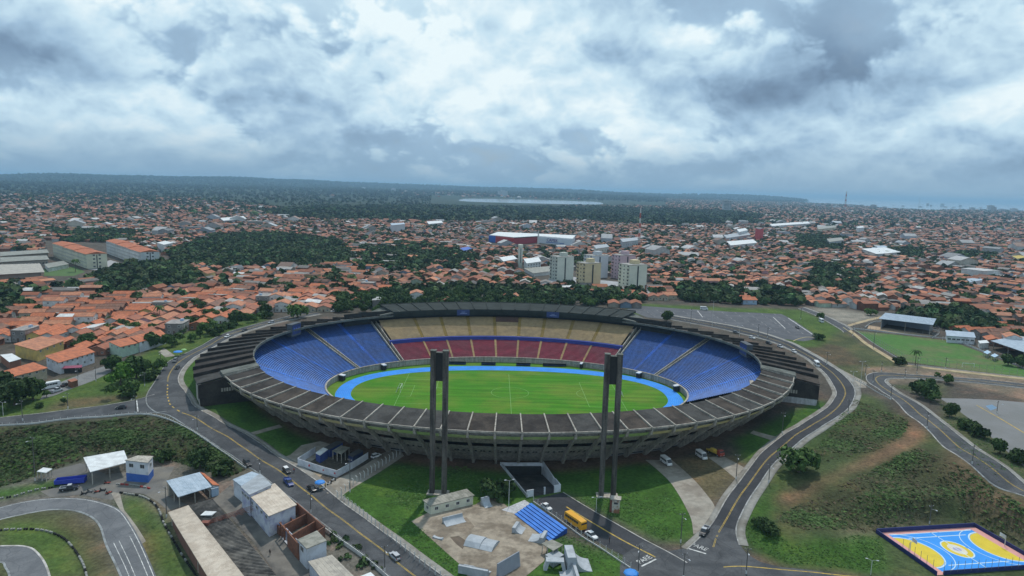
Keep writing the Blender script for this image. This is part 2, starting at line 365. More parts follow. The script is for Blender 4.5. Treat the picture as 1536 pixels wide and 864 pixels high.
for _ in range(2):
    for ax in (0, 1):
        COL = (COL+np.roll(COL, 1, ax)+np.roll(COL, -1, ax))/3
def ground_mat():
    m = bpy.data.materials.new('ground'); m.use_nodes = True; t = NT(m.node_tree); b = t.n['Principled BSDF']
    a = t.new('ShaderNodeAttribute', attribute_name='gcol'); p = t.new('ShaderNodeNewGeometry').outputs['Position']
    n1 = t.noise(p, 0.09, 6, 0.62); n2 = t.noise(p, 0.9, 6, 0.65); n3 = t.noise(p, 0.018, 4, 0.6)
    f = t.math('MULTIPLY', t.maprange(n1, 0.3, 0.7, 0.70, 1.34), t.maprange(n2, 0.3, 0.7, 0.60, 1.40))
    c = t.new('ShaderNodeVectorMath', {0: a.outputs['Color'], 'Scale': f}, operation='SCALE').outputs[0]
    dry = t.mix(1.0, c, (1.30, 1.0, 0.95, 1), 'MULTIPLY')
    c = t.mix(t.maprange(t.math('ADD', t.math('MULTIPLY', n1, 0.6), t.math('MULTIPLY', n3, 0.5)), 0.54, 0.68, 0, 0.8, True), c, dry)
    t.l.new(c, b.inputs['Base Color']); b.inputs['Roughness'].default_value = 0.95; b.inputs['Specular IOR Level'].default_value = 0.12
    bm = t.new('ShaderNodeBump', {'Height': n2, 'Strength': 0.8, 'Distance': 0.5}); t.l.new(bm.outputs[0], b.inputs['Normal'])
    return m
def ground():
    ny, nx = GX.shape; idx = np.arange(ny*nx).reshape(ny, nx)
    Q = np.stack([idx[:-1, :-1], idx[:-1, 1:], idx[1:, 1:], idx[1:, :-1]], -1).reshape(-1, 4)
    o = bulk('ground', np.stack([GX, GY, GZ], -1).reshape(-1, 3), Q, ground_mat())
    at = o.data.attributes.new('gcol', 'FLOAT_COLOR', 'POINT')
    at.data.foreach_set('color', np.concatenate([COL, np.ones(GX.shape+(1,))], -1).astype(np.float32).ravel())
    o.data.polygons.foreach_set('use_smooth', [True]*len(o.data.polygons)); tag(o, kind='structure')
    # open the cutting of the sunken stadium entrance
    bm = bmesh.new(); bm.from_mesh(o.data); cx, cy = np.mean(RAMP, 0); n = len(RAMP)
    near = [f for f in bm.faces if abs(f.verts[0].co.x-cx) < 26 and abs(f.verts[0].co.y-cy) < 26]
    for i in range(n):
        a, b = RAMP[i], RAMP[(i+1) % n]
        near = [f for f in near if f.is_valid]
        g = set(near); es = {e for f in near for e in f.edges}; vs = {v for f in near for v in f.verts}
        r = bmesh.ops.bisect_plane(bm, geom=list(vs)+list(es)+list(g), plane_co=(a[0], a[1], 0), plane_no=(b[1]-a[1], a[0]-b[0], 0))
        near = [f for f in bm.faces if abs(f.verts[0].co.x-cx) < 30 and abs(f.verts[0].co.y-cy) < 30]
    dead = []
    for f in near:
        c = f.calc_center_median()
        if inpoly(np.array([c.x]), np.array([c.y]), RAMP)[0]: dead.append(f)
    bmesh.ops.delete(bm, geom=dead, context='FACES'); bm.to_mesh(o.data); bm.free()
RAMP = [un(750,697,0)[:2], un(790,747,0)[:2], un(841,738,0)[:2], un(815.5,697,0)[:2]]
ground()
def water(name, outline, z, col):
    m = M(name, col, 0.12, 0.08, 0.004, spec=0.5, world=True)
    mb = MB(); mb.prism(outline, z-0.5, z); tag(mb.build(name, m), kind='structure')
water('sea', [(2500, 5500), (45000, 5500), (45000, 68000), (2500, 68000)], 0.0, (0.26, 0.33, 0.37))
water('lake', [(-1300, 4200), (1500, 4200), (1500, 6600), (-1300, 6600)], 4.4, (0.22, 0.26, 0.29))
# ---------------------------------------------------------------- paved strips draped on the ground
def spline(P, n):
    """n points along a smooth curve through P, by arc length"""
    P = [Vector(p) for p in P]; Q = []
    for i in range(len(P)-1):
        p0 = P[max(i-1, 0)]; p1 = P[i]; p2 = P[i+1]; p3 = P[min(i+2, len(P)-1)]
        for k in range(12):
            t = k/12; Q.append(0.5*((2*p1)+(p2-p0)*t+(2*p0-5*p1+4*p2-p3)*t*t+(3*p1-p0-3*p2+p3)*t**3))
    Q.append(P[-1]); A = np.array(Q)[:, :2]
    s = np.r_[0, np.cumsum(np.hypot(*np.diff(A, axis=0).T))]; u = np.linspace(0, s[-1], n)
    return np.c_[np.interp(u, s, A[:, 0]), np.interp(u, s, A[:, 1])], s[-1]
def drape(name, L, Rr, mat, dz, m=8, thick=0.0, parent=None, h=Hn):
    """sheet between two edge curves (n,2); thick > 0 gives a raised slab with sides"""
    n = len(L); u = np.linspace(0, 1, m+1)
    XY = L[:, None, :]*(1-u[None, :, None])+Rr[:, None, :]*u[None, :, None]
    Z = h(XY[..., 0], XY[..., 1])+dz
    V = np.concatenate([XY, Z[..., None]], -1).reshape(-1, 3); idx = np.arange(n*(m+1)).reshape(n, m+1)
    Q = np.stack([idx[:-1, :-1], idx[1:, :-1], idx[1:, 1:], idx[:-1, 1:]], -1).reshape(-1, 4)
    if thick:
        nb = len(V); V2 = []; Q2 = []
        for col in (0, m):
            k = nb+len(V2); V2 += [tuple(V[idx[i, col]]-np.array((0, 0, thick))) for i in range(n)]
            Q2 += [(idx[i, col], idx[i+1, col], k+i+1, k+i) for i in range(n-1)]
        V = np.r_[V, np.array(V2)]; Q = np.r_[Q, np.array(Q2)]
    return bulk(name, V, Q, mat, parent)
def edge(pts, n=None, pixel=True):
    P = [tuple(G(*p))[:2]+(0,) for p in pts] if pixel else pts
    c, L = spline(P, n or 40); return c
def offset(c, d):
    t = np.gradient(c, axis=0); t /= np.linalg.norm(t, axis=1)[:, None]+1e-9
    return c+np.c_[-t[:, 1], t[:, 0]]*d
def ribbon(name, Lp, Rp, mat, dz, n=90, m=6): 
    a, b = edge(Lp, n), edge(Rp, n); tag(drape(name, a, b, mat, dz, m), kind='structure'); return a, b
def patch(name, pts, mat, dz, cell=2.5, kind='structure', pixel=True):
    """filled outline draped on the ground"""
    P = [tuple(G(*p))[:2] for p in pts] if pixel else pts
    bm = bmesh.new(); f = bm.faces.new([bm.verts.new((p[0], p[1], 0)) for p in P])
    lo = np.min(P, 0); hi = np.max(P, 0)
    for ax in (0, 1):
        for q in np.arange(lo[ax]+cell, hi[ax], cell):
            co = [0, 0, 0]; no = [0, 0, 0]; co[ax] = q; no[ax] = 1
            bmesh.ops.bisect_plane(bm, geom=bm.verts[:]+bm.edges[:]+bm.faces[:], plane_co=co, plane_no=no)
    if f.is_valid and f.normal.z < 0 or sum(fc.normal.z for fc in bm.faces) < 0: bmesh.ops.reverse_faces(bm, faces=bm.faces[:])
    zz = Hn(np.array([v.co.x for v in bm.verts]), np.array([v.co.y for v in bm.verts]))
    for v, z in zip(bm.verts, zz): v.co.z = z+dz
    me = bpy.data.meshes.new(name); bm.to_mesh(me); bm.free(); me.materials.append(mat)
    return tag(link(name, me), kind=kind)
def along(c, s0, s1, w, off=0.0):
    """piece of curve c between lengths s0 and s1, as two edges w apart"""
    s = np.r_[0, np.cumsum(np.hypot(*np.diff(c, axis=0).T))]; u = np.arange(s0, min(s1, s[-1])+1e-6, 2.0)
    if len(u) < 2: u = np.array([s0, min(s1, s[-1])])
    cc = offset(c, off); k = np.c_[np.interp(u, s, cc[:, 0]), np.interp(u, s, cc[:, 1])]
    return offset(k, w/2), offset(k, -w/2)
def mat_asphalt(name, col, wear):
    if name in MATS: return MATS[name]
    m = bpy.data.materials.new(name); m.use_nodes = True; t = NT(m.node_tree); b = t.n['Principled BSDF']
    p = t.new('ShaderNodeNewGeometry').outputs['Position']
    n1 = t.noise(p, 0.12, 6, 0.65, 0.6); n2 = t.noise(p, 2.5, 4, 0.6)
    c = t.mix(t.maprange(n1, 0.40, 0.62, 0, 1, True), col + (1,), wear + (1,))
    v = t.new('ShaderNodeTexVoronoi', {'Vector': p, 'Scale': 0.16}, feature='DISTANCE_TO_EDGE').outputs[0]
    c = t.mix(t.maprange(v, 0.0, 0.02, 0.5, 0.0), c, tuple(0.45*q for q in col)+(1,))
    c = t.new('ShaderNodeVectorMath', {0: c, 'Scale': t.maprange(n2, 0.3, 0.7, 0.85, 1.15)}, operation='SCALE').outputs[0]
    t.l.new(c, b.inputs['Base Color']); b.inputs['Roughness'].default_value = 0.88; b.inputs['Specular IOR Level'].default_value = 0.3
    MATS[name] = m; return m
ASPH = mat_asphalt('asphalt', (0.050, 0.053, 0.058), (0.085, 0.088, 0.093))
ASPH2 = mat_asphalt('new_asphalt', (0.030, 0.032, 0.037), (0.045, 0.047, 0.053))
WALK = M('sidewalk', (0.27, 0.26, 0.235), 0.9, 0.15, 0.6, 0, (0.19, 0.175, 0.15), 0.12, world=True)
KERB = M('kerb', (0.50, 0.49, 0.47), 0.85, 0.2, 0.8, 0, (0.30, 0.29, 0.27), 0.3, world=True)
YEL = M('yellow_paint', (0.50, 0.33, 0.045), 0.7, 0.2, 1.5, 0, (0.30, 0.22, 0.06), 0.6, world=True)
WHT = M('white_paint', (0.62, 0.62, 0.60), 0.7, 0.15, 1.5, 0, (0.34, 0.34, 0.33), 0.7, world=True)
CONC = M('path_concrete', (0.31, 0.28, 0.235), 0.9, 0.18, 0.5, 0, (0.22, 0.19, 0.155), 0.1, world=True)
ROADS = {}
def road(key, Lp, Rp, mat, dz, n=110, kerbs=(1, 1), walk=(0, 0), line=True, yl=0.5):
    a, b = ribbon('road', Lp, Rp, mat, dz, n); mid = a*(1-yl)+b*yl; ROADS[key] = (a, b, mid)
    for side, c, other in ((0, a, b), (1, b, a)):
        sg = 1 if np.sum((offset(c, .5)-other)**2) > np.sum((offset(c, -.5)-other)**2) else -1
        if kerbs[side]: tag(drape('kerb', c, offset(c, 0.35*sg), KERB, 0.16, 1, 0.4), kind='structure')
        if walk[side]: tag(drape('pavement', offset(c, 0.36*sg), offset(c, (0.36+walk[side])*sg), WALK, 0.13, 2, 0.4), kind='structure')
    if line:
        for o in (-0.15, 0.15): 
            e1, e2 = along(mid, 0, 1e9, 0.13, o); tag(drape('road_line', e1, e2, YEL, dz+0.012, 1), kind='structure')
    return mid
def dir_check(): pass
road('ring', [(470,466),(410,480),(352,495),(312,513),(271,534),(250,546),(234,571),(222,590),(221,606),(234,618),(260,626),(325,668),(386,708),(485,785),(578,861),(650,915)],
     [(480,471),(425,482),(376,495),(333,513),(298,532),(276,550),(267,566),(269,577),(276,586),(285,600),(296,613),(372,654),(422,689),(469,718),(504,747),(640,848),(710,900)], ASPH, 0.06, 140, walk=(0, 2.0), line=False)
road('west', [(-80,638),(0,627),(104,615),(195,602),(232,592)], [(-80,650),(0,638),(156,624),(219,620),(250,617)], ASPH, 0.055, 60, kerbs=(1, 1), line=False)
road('east', [(1000,478),(1060,489),(1120,502),(1165,515),(1189,526),(1219,543),(1236,558),(1247,572),(1255,588),(1252,598),(1238,614),(1203,637),(1165,661),(1135,689),(1098,738),(1071,783),(1031,825)],
     [(1010,474),(1068,484),(1128,496),(1173,510),(1198,521),(1230,539),(1252,553),(1270,568),(1281,584),(1280,598),(1268,616),(1233,639),(1175,682),(1135,731),(1111,771),(1103,795),(1108,818)], ASPH2, 0.06, 150, walk=(1.6, 2.4))
road('entry', [(799,750),(834,774),(893,811),(952,842),(980,860)], [(844,739),(893,769),(960,807),(1000,828),(1030,845)], ASPH2, 0.055, 50, kerbs=(0, 1), walk=(0, 0), line=False)
patch('crossing', [(935,833),(965,812),(1003,827),(1031,822),(1071,787),(1103,795),(1108,815),(1120,831),(1140,843),(1170,851),(1240,859),(1340,870),(1340,920),(930,920),(930,850)], ASPH, 0.068)
road('upper', [(1536,576),(1470,569),(1412,565),(1365,562),(1320,559),(1303,562),(1300,568),(1305,575),(1319,584),(1342,600),(1384,637),(1452,694),(1536,744),(1620,800)],
     [(1536,582),(1460,574),(1389,568.5),(1345,567),(1331,568),(1327,571),(1327,573),(1332,578),(1354,593),(1389,615),(1417,637),(1452,665),(1536,726),(1620,775)], ASPH, 0.06, 140, walk=(0, 1.4))
road('street', [(1198,463),(1225,474),(1259,493),(1266,499)], [(1204,461),(1233,472),(1268,489),(1276,495)], ASPH, 0.06, 40, walk=(0, 2.0), line=False)
road('side_street', [(60,600),(75,581),(120,562),(160,548)], [(86,592),(100,586),(140,571),(170,556)], mat_asphalt('worn_asphalt', (0.15, 0.15, 0.15), (0.2, 0.2, 0.195)), 0.05, 30, kerbs=(0, 0), line=False)
# road markings
def dash(mid, s0, s1, w=0.35, mat=None, off=0.0, dz=0.075): 
    e1, e2 = along(mid, s0, s1, w, off); tag(drape('road_line', e1, e2, mat or YEL, dz, 1), kind='structure')
mid = ROADS['ring'][2]; s_ = np.r_[0, np.cumsum(np.hypot(*np.diff(mid, axis=0).T))]
def near_s(mid, p):
    q = G(*p); k = np.argmin(np.hypot(mid[:, 0]-q.x, mid[:, 1]-q.y)); s = np.r_[0, np.cumsum(np.hypot(*np.diff(mid, axis=0).T))]; return s[k]
sa, sb = near_s(mid, (247, 575)), near_s(mid, (274, 621))
for o in (-0.15, 0.15): dash(mid, 0, sa, 0.14, None, o); dash(mid, sb, 1e9, 0.15, None, o)
k = sa+2
while k < sb-3: dash(mid, k, k+2.2, 0.5); k += 4.6
mid = ROADS['entry'][2]; L_ = near_s(mid, (983, 843)); dash(mid, 9, L_, 0.45, None, 0.6)
LANE = ROADS['entry']
def bar(p, q, w, mat=WHT, dz=0.085, name='road_line'):
    a, b = G(*p), G(*q); d = Vector((b.x-a.x, b.y-a.y)); n = Vector((-d.y, d.x)).normalized()*w/2; k = max(2, int(d.length/2))
    u = np.linspace(0, 1, k+1)[:, None]; A = np.array([[a.x, a.y]]); B = np.array([[b.x, b.y]]); c = A*(1-u)+B*u; o = np.array([[n.x, n.y]])
    return tag(drape(name, c+o, c-o, mat, dz, 1), kind='structure')
bar((962,850),(984,839),0.5); bar((1029,822),(1059,831),0.5)
bar((205,601),(207,618),0.4)
def letters(word, p, q, h, mat=WHT):
    """painted road word between two points on the ground"""
    a, b = G(*p), G(*q); cu = bpy.data.curves.new('word', 'FONT'); cu.body = word; cu.size = 1.0; cu.align_x = 'LEFT'
    o = bpy.data.objects.new('word', cu); C.objects.link(o); dg = bpy.context.evaluated_depsgraph_get(); me = bpy.data.meshes.new_from_object(o.evaluated_get(dg)); bpy.data.objects.remove(o)
    xs = [v.co.x for v in me.vertices]; w = max(xs)-min(xs); d = Vector((b.x-a.x, b.y-a.y)); L = d.length; d.normalize(); n = Vector((-d.y, d.x))
    for v in me.vertices:
        u, k = (v.co.x-min(xs))/w*L, v.co.y*h; x, y = a.x+d.x*u+n.x*k, a.y+d.y*u+n.y*k; v.co = (x, y, hz(x, y)+0.09)
    me.materials.append(mat); tag(link('road_word', me), kind='structure')
letters('PARE', (1035,818), (1059,827), 2.7); letters('PARE', (961,846), (979,837), 2.6)
dash(edge([(1085,851),(1120,850),(1200,857),(1300,866)], 40), 0, 1e9, 0.4, None, 0, 0.085)
# ---------------------------------------------------------------- stadium
def mat_conc(name, col, dark, k=0.5, streak=0.0):
    m = bpy.data.materials.new(name); m.use_nodes = True; t = NT(m.node_tree); b = t.n['Principled BSDF']
    p = t.new('ShaderNodeNewGeometry').outputs['Position']
    n1 = t.noise(p, 0.16, 7, 0.68, 0.4); n2 = t.noise(p, 1.8, 5, 0.65)
    n3 = t.noise(t.vmath('MULTIPLY', p, (1.1, 1.1, 0.10)), 0.9, 5, 0.6)
    f = t.math('ADD', t.math('MULTIPLY', n1, 1-streak), t.math('MULTIPLY', n3, streak))
    c = t.mix(t.maprange(f, 0.36, 0.64, 0, 1, True), dark+(1,), col+(1,))
    c = t.new('ShaderNodeVectorMath', {0: c, 'Scale': t.maprange(n2, 0.3, 0.7, 0.75, 1.25)}, operation='SCALE').outputs[0]
    t.l.new(c, b.inputs['Base Color']); b.inputs['Roughness'].default_value = 0.92; b.inputs['Specular IOR Level'].default_value = 0.2
    MATS[name] = m; return m
K_ROOF = mat_conc('blackened_roof_concrete', (0.058, 0.050, 0.044), (0.028, 0.024, 0.022))
K_ROOF2 = mat_conc('rusty_roof_concrete', (0.080, 0.064, 0.052), (0.034, 0.028, 0.024)); K_ROOF3 = mat_conc('grey_roof_concrete', (0.070, 0.068, 0.064), (0.036, 0.034, 0.032))
ROOFS = [K_ROOF, K_ROOF, K_ROOF2, K_ROOF3]; RR = random.Random(3)
K_RIB = mat_conc('rib_concrete', (0.46, 0.42, 0.36), (0.24, 0.22, 0.19), streak=0.5)
K_WALL = mat_conc('stained_wall_concrete', (0.50, 0.46, 0.40), (0.26, 0.24, 0.205), streak=0.6)
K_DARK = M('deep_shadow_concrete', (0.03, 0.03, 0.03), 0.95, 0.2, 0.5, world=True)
K_BASE = mat_conc('grey_base_render', (0.52, 0.52, 0.54), (0.34, 0.335, 0.33), streak=0.5)
K_TOWER = mat_conc('tower_concrete', (0.15, 0.138, 0.122), (0.050, 0.045, 0.040), streak=0.8)
K_GREEN = mat_conc('green_grey_roof', (0.034, 0.041, 0.038), (0.020, 0.025, 0.023))
K_BEV = mat_conc('pale_grey_slab', (0.16, 0.168, 0.15), (0.09, 0.095, 0.085))
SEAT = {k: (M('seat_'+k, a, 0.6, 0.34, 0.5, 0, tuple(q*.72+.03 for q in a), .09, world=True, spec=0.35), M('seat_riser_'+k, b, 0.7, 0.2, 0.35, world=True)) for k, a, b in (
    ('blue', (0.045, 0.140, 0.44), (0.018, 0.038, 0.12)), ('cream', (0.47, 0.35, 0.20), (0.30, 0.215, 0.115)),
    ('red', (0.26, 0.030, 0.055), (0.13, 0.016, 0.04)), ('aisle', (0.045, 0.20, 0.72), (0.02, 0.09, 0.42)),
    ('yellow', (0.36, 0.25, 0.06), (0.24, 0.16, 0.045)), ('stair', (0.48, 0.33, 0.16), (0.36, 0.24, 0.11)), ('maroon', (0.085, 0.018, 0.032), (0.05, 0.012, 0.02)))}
CREAM_W = M('lit_gap_cream', (0.72, 0.62, 0.30), 0.8, 0.2, 0.5, 0, (0.60, 0.58, 0.36), 0.05, world=True)  # bright cream stands in for light seen through the open gap
GREENW = M('lit_gap_green', (0.45, 0.62, 0.22), 0.8, 0.2, 0.5, 0, (0.58, 0.62, 0.32), 0.05, world=True)  # bright green stands in for the lit pitch seen through the gap
WHITEW = M('white_wall', (0.62, 0.64, 0.68), 0.8, 0.08, 0.4, 0, (0.48, 0.49, 0.52), 0.25, world=True)
STAD = empty('stadium', (SC[0], SC[1], 0), 0, 'large oval concrete stadium with blue seats and a dark ribbed roof', 'stadium')
SOFF = (-SC[0], -SC[1], 0)
def spart(mb, name, mat, label=None, parent=STAD, smooth=False):
    o = mb.build(name, mat, parent, SOFF if parent is STAD else None, smooth=smooth)
    if label: o['label'] = label
    return o
_tt = np.linspace(-1.5*np.pi, 0.5*np.pi, 20001); _x, _y = ell(_tt); _s = np.r_[0, np.cumsum(np.hypot(np.diff(_x), np.diff(_y)))]
NR = 80; _sp = _s[-1]/NR; RIBT = np.interp(_s[10000]+(np.arange(-NR//2, NR//2)+0.5)*_sp, _s, _tt)   # -1.5pi .. 0.5pi, seam at the back
def zin(t): return 20.0+2.0*smooth01((np.sin(t)+0.75)/0.6)
def q3(t, off, z): x, y = ell(t, off); return (float(x), float(y), float(z))
TL, TR = R(-156.5), R(-14.5)            # ends of the low front roof
GL, GR = R(-237.0), R(57.0)             # ends of the grand stand roof (behind)
def off_in(t): return -36.0+5.0*np.cos(t)**2
def is_front(t): return TL < t < TR
def is_grand(t): return t < GL or t > GR
def tband(t0, t1, o0, z0, o1, z1, mb, n=1, mi=0):
    """quad strip between two rings"""
    ts = np.linspace(t0, t1, n+1); V = [q3(t, o0(t) if callable(o0) else o0, z0(t) if callable(z0) else z0) for t in ts]+[q3(t, o1(t) if callable(o1) else o1, z1(t) if callable(z1) else z1) for t in ts]
    return mb.add(V, [(i, i+1, n+2+i, n+1+i) for i in range(n)], mi)
def slab(t0, t1, o0, z0, o1, z1, th, mb, mi=0):
    lo = [q3(t0, o0, z0-th), q3(t1, o0, z0-th), q3(t1, o1, z1-th), q3(t0, o1, z1-th)]
    hi = [q3(t0, o0, z0), q3(t1, o0, z0), q3(t1, o1, z1), q3(t0, o1, z1)]
    return mb.hexa(lo, hi, mi)
def rib(t, w, pts, mb, mi=0):
    """upright plate at angle t: closed profile of (off, z), w wide"""
    x0, y0 = ell(t, 0); x1, y1 = ell(t, 1); d = Vector((x1-x0, y1-y0)).normalized(); n = Vector((-d.y, d.x))*w/2; k = len(pts)
    P = []
    for s in (-1, 1):
        for o, z in pts: P.append((x0+d.x*o+n.x*s, y0+d.y*o+n.y*s, z))
    return mb.add(P, [tuple(range(k-1, -1, -1)), tuple(range(k, 2*k))]+[(i, (i+1) % k, k+(i+1) % k, k+i) for i in range(k)], mi)
def gz(t, off): x, y = ell(t, off); return hz(float(x), float(y))
NPAN = 0
for i in range(NR):
    t0 = RIBT[i]; t1 = RIBT[(i+1) % NR]; t1 = t1 if t1 > t0 else t1+2*np.pi
    tm = (t0+t1)/2; zi = float(zin(tm))
    if is_front(t0) and is_front(t1):
        m = MB(); slab(t0, t1, 0.0, zi, 13.2, zi-2.0, 0.45, m); spart(m, 'roof_panel', RR.choice(ROOFS))
        m = MB(); slab(t0, t1, 13.2, zi-1.75, 13.6, zi-1.75, 0.6, m); spart(m, 'roof_edge', K_RIB)
        # wall below: strip with the sunlit see-through gap put into its colour, panel, dark gap, band, lower wall
        oz = lambda z: -7.0+1.12*z
        f = lambda zt, zb, th, mm, o=0.0: slab(t0, t1, oz(zt)+o, zt, oz(zb)+o, zb, 0.01, mm)
        def wallp(zt, zb, name, mat, th=0.5, o=0.0):
            w = MB(); w.hexa([q3(t0, oz(zb)+o-th, zb), q3(t1, oz(zb)+o-th, zb), q3(t1, oz(zb)+o, zb), q3(t0, oz(zb)+o, zb)],
                             [q3(t0, oz(zt)+o-th, zt), q3(t1, oz(zt)+o-th, zt), q3(t1, oz(zt)+o, zt), q3(t0, oz(zt)+o, zt)])
            return spart(w, name, mat)
        wallp(16.3, 14.7, 'lit_gap_strip', CREAM_W if abs(math.degrees(tm)+90) > 24 else GREENW, 0.3, 1.5)
        wallp(17.9, 16.0, 'sun_gap_block', K_DARK, 0.3, -2.2)  # added closing wall, keeps sunlight from leaking under the roof edge
        wallp(14.6, 11.0, 'wall_panel', K_WALL)
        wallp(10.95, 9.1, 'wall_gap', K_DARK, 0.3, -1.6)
        wallp(9.0, 6.3, 'wall_panel', K_WALL)
        wallp(6.25, 5.2, 'vent_band', K_WALL, 0.5, -0.35)
        gb = min(gz(t0, -7), gz(t1, -7))-1.5
        side = abs(math.degrees(tm)+90) > 17
        wallp(5.15, 2.6, 'wall_panel', K_WALL, 0.5, 0.0); wallp(2.55, min(gb, -0.5), 'wall_base', K_BASE if side else K_WALL, 0.6, 0.15)
        v = MB()                                    # row of small openings in the vent band, and under the gap on the sides
        for j in range(7):
            a = t0+(t1-t0)*(0.08+0.84*(j+0.5)/7); b = (t1-t0)*0.045
            if (i*7+j*3) % 5 < 3: v.hexa([q3(a-b, oz(5.4)-0.6, 5.4), q3(a+b, oz(5.4)-0.6, 5.4), q3(a+b, oz(5.4)-0.30, 5.4), q3(a-b, oz(5.4)-0.30, 5.4)], [q3(a-b, oz(6.1)-0.6, 6.1), q3(a+b, oz(6.1)-0.6, 6.1), q3(a+b, oz(6.1)-0.30, 6.1), q3(a-b, oz(6.1)-0.30, 6.1)])
            if side: v.hexa([q3(a-b*1.3, oz(1.7)-0.2, 1.7), q3(a+b*1.3, oz(1.7)-0.2, 1.7), q3(a+b*1.3, oz(1.7)+0.2, 1.7), q3(a-b*1.3, oz(1.7)+0.2, 1.7)], [q3(a-b*1.3, oz(2.35)-0.2, 2.35), q3(a+b*1.3, oz(2.35)-0.2, 2.35), q3(a+b*1.3, oz(2.35)+0.2, 2.35), q3(a-b*1.3, oz(2.35)+0.2, 2.35)])
        if v.V: tag(spart(v, 'vent_openings', K_DARK), kind='stuff')
    elif is_grand(tm if tm < np.pi/2 else tm-2*np.pi):
        m = MB(); slab(t0, t1, -1.0, 24.2, 23.0, 24.6, 0.5, m); spart(m, 'roof_panel', K_GREEN)
        m = MB(); slab(t0, t1, -1.05, 24.15, -0.55, 24.15, 1.5, m); slab(t0, t1, -0.3, 22.6, 0.1, 22.6, 1.6, m); spart(m, 'roof_fascia', K_GREEN)
        m = MB(); slab(t0, t1, 23.0, 24.9, 23.6, 24.9, 1.5, m); spart(m, 'roof_edge', K_GREEN)
    else:
        m = MB(); slab(t0, t1, 0.0, zi, 24.0, zi-4.0, 0.45, m); spart(m, 'roof_panel', RR.choice(ROOFS))
        m = MB(); slab(t0, t1, -0.5, zi+0.1, -0.02, zi+0.1, 1.1, m); spart(m, 'roof_edge', K_BEV)
        g = gz(tm, 25)-2; m = MB(); slab(t0, t1, 22.6, zi-4.2, 23.2, zi-4.2, zi-4.2-g, m); spart(m, 'outer_wall', K_WALL)
for i in range(NR):
    t = RIBT[i]; zi = float(zin(t)); m = MB()
    if is_front(t):
        rib(t, 0.42, [(0.0, zi+0.05), (0.0, zi+0.35), (13.9, zi-1.45), (13.9, zi-2.9), (12.0, zi-2.2)], m)
        spart(m, 'roof_beam', K_RIB)
        g = gz(t, -5)-1.0; m = MB()
        rib(t, 0.85, [(11.9, zi-2.3), (13.7, zi-2.8), (13.3, zi-4.4), (6.2, 10.0), (0.2, 4.2), (-4.6, g), (-7.6, g), (-3.6, 3.0), (9.0, 14.2)], m)
        spart(m, 'rib', K_RIB)
    elif is_grand(t):
        rib(t, 0.5, [(-0.9, 24.25), (-0.9, 24.7), (22.9, 25.1), (22.9, 24.65)], m); spart(m, 'roof_beam', K_GREEN)
        m = MB(); rib(t, 0.5, [(-0.2, 24.0), (-0.2, 20.8), (0.2, 20.8), (0.2, 24.0)], m); spart(m, 'fascia_post', K_GREEN)
    else:
        rib(t, 0.40, [(0.0, zi+0.05), (0.0, zi+0.9), (24.2, zi-2.75), (24.2, zi-4.6), (22.0, zi-4.3)], m)
        spart(m, 'roof_beam', K_ROOF)
# side roof front ends: sloping slab, dark end wall, lighter lower part
FR = [i for i in range(NR-1) if is_front(RIBT[i]) and is_front(RIBT[i+1])]
for t, sg in ((float(RIBT[FR[0]]), -1), (float(RIBT[FR[-1]+1]), 1)):
    ts = sorted((t-sg*0.0, t+sg*R(3.4))); m = MB(); zi = float(zin(t))
    slab(ts[0], ts[1], -0.3, zi+0.65, 14.2, zi-1.2, 2.4, m); spart(m, 'roof_bevel', K_BEV)
    te = t-sg*R(0.15); zi = float(zin(te))
    w = MB(); rib(te, 0.6, [(11.5, zi-2.4), (23.8, zi-4.4), (23.8, 11.0), (3.0, 11.0)], w); spart(w, 'end_wall', K_ROOF)
    w = MB(); rib(te, 0.8, [(3.0, 10.95), (23.4, 10.95), (22.6, 1.0), (-5.0, 1.0)], w); spart(w, 'end_wall_base', K_ROOF if sg < 0 else K_BASE)
    w = MB()
    for j in range(5): rib(te, 0.8, [(10.5+j*1.0, 14.2), (11.2+j*1.0, 14.2), (11.2+j*1.0, 12.7), (10.5+j*1.0, 12.7)], w)
    spart(w, 'end_wall_windows', K_WALL)
# grand stand roof ends: pale bevels down to the side roofs
for t, sg in ((GL, 1), (GR, -1)):
    ts = [t, t+sg*R(6.5)]; z1 = float(zin(ts[1])); m = MB()
    lo = [q3(ts[0], -1, 23.5), q3(ts[1], 0, z1-.3), q3(ts[1], 24, z1-4.0), q3(ts[0], 23.5, 23.6)]
    hi = [q3(ts[0], -1, 24.3), q3(ts[1], 0, z1+.5), q3(ts[1], 24, z1-3.1), q3(ts[0], 23.5, 24.5)]
    m.hexa(lo, hi); spart(m, 'roof_bevel', K_BEV)
# ---- seating
def rake(t0, t1, o0, z0, o1, z1, rows, key, name='seat_block', nseg=None):
    n = nseg or max(2, int(abs(math.degrees(t1-t0))/1.5)); ts = np.linspace(t0, t1, n+1); m = MB()
    O0 = o0 if callable(o0) else (lambda t: o0); O1 = o1 if callable(o1) else (lambda t: o1)
    for r in range(rows):
        a, b = r/rows, (r+1)/rows; za, zb = z0+(z1-z0)*a, z0+(z1-z0)*b
        A = [q3(t, O0(t)+(O1(t)-O0(t))*a, za) for t in ts]; B = [q3(t, O0(t)+(O1(t)-O0(t))*a, zb) for t in ts]; Cc = [q3(t, O0(t)+(O1(t)-O0(t))*b, zb) for t in ts]
        m.add(A+B, [(i, i+1, n+2+i, n+1+i) for i in range(n)], 1); m.add(B+Cc, [(i, i+1, n+2+i, n+1+i) for i in range(n)], 0)
    o = m.build(name, list(SEAT[key]), STAD, SOFF); return o
ZT = 17.6
def sector(t0, t1, key='blue'): rake(R(t0), R(t1), off_in, 2.5, 9.0, ZT+0.8, 44, key)
def aisle(tc, key='aisle', w=0.55): 
    rake(R(tc-w), R(tc+w), lambda t: off_in(t)-0.05, 2.62, 8.5, ZT+0.78, 88, key, 'aisle', 2)
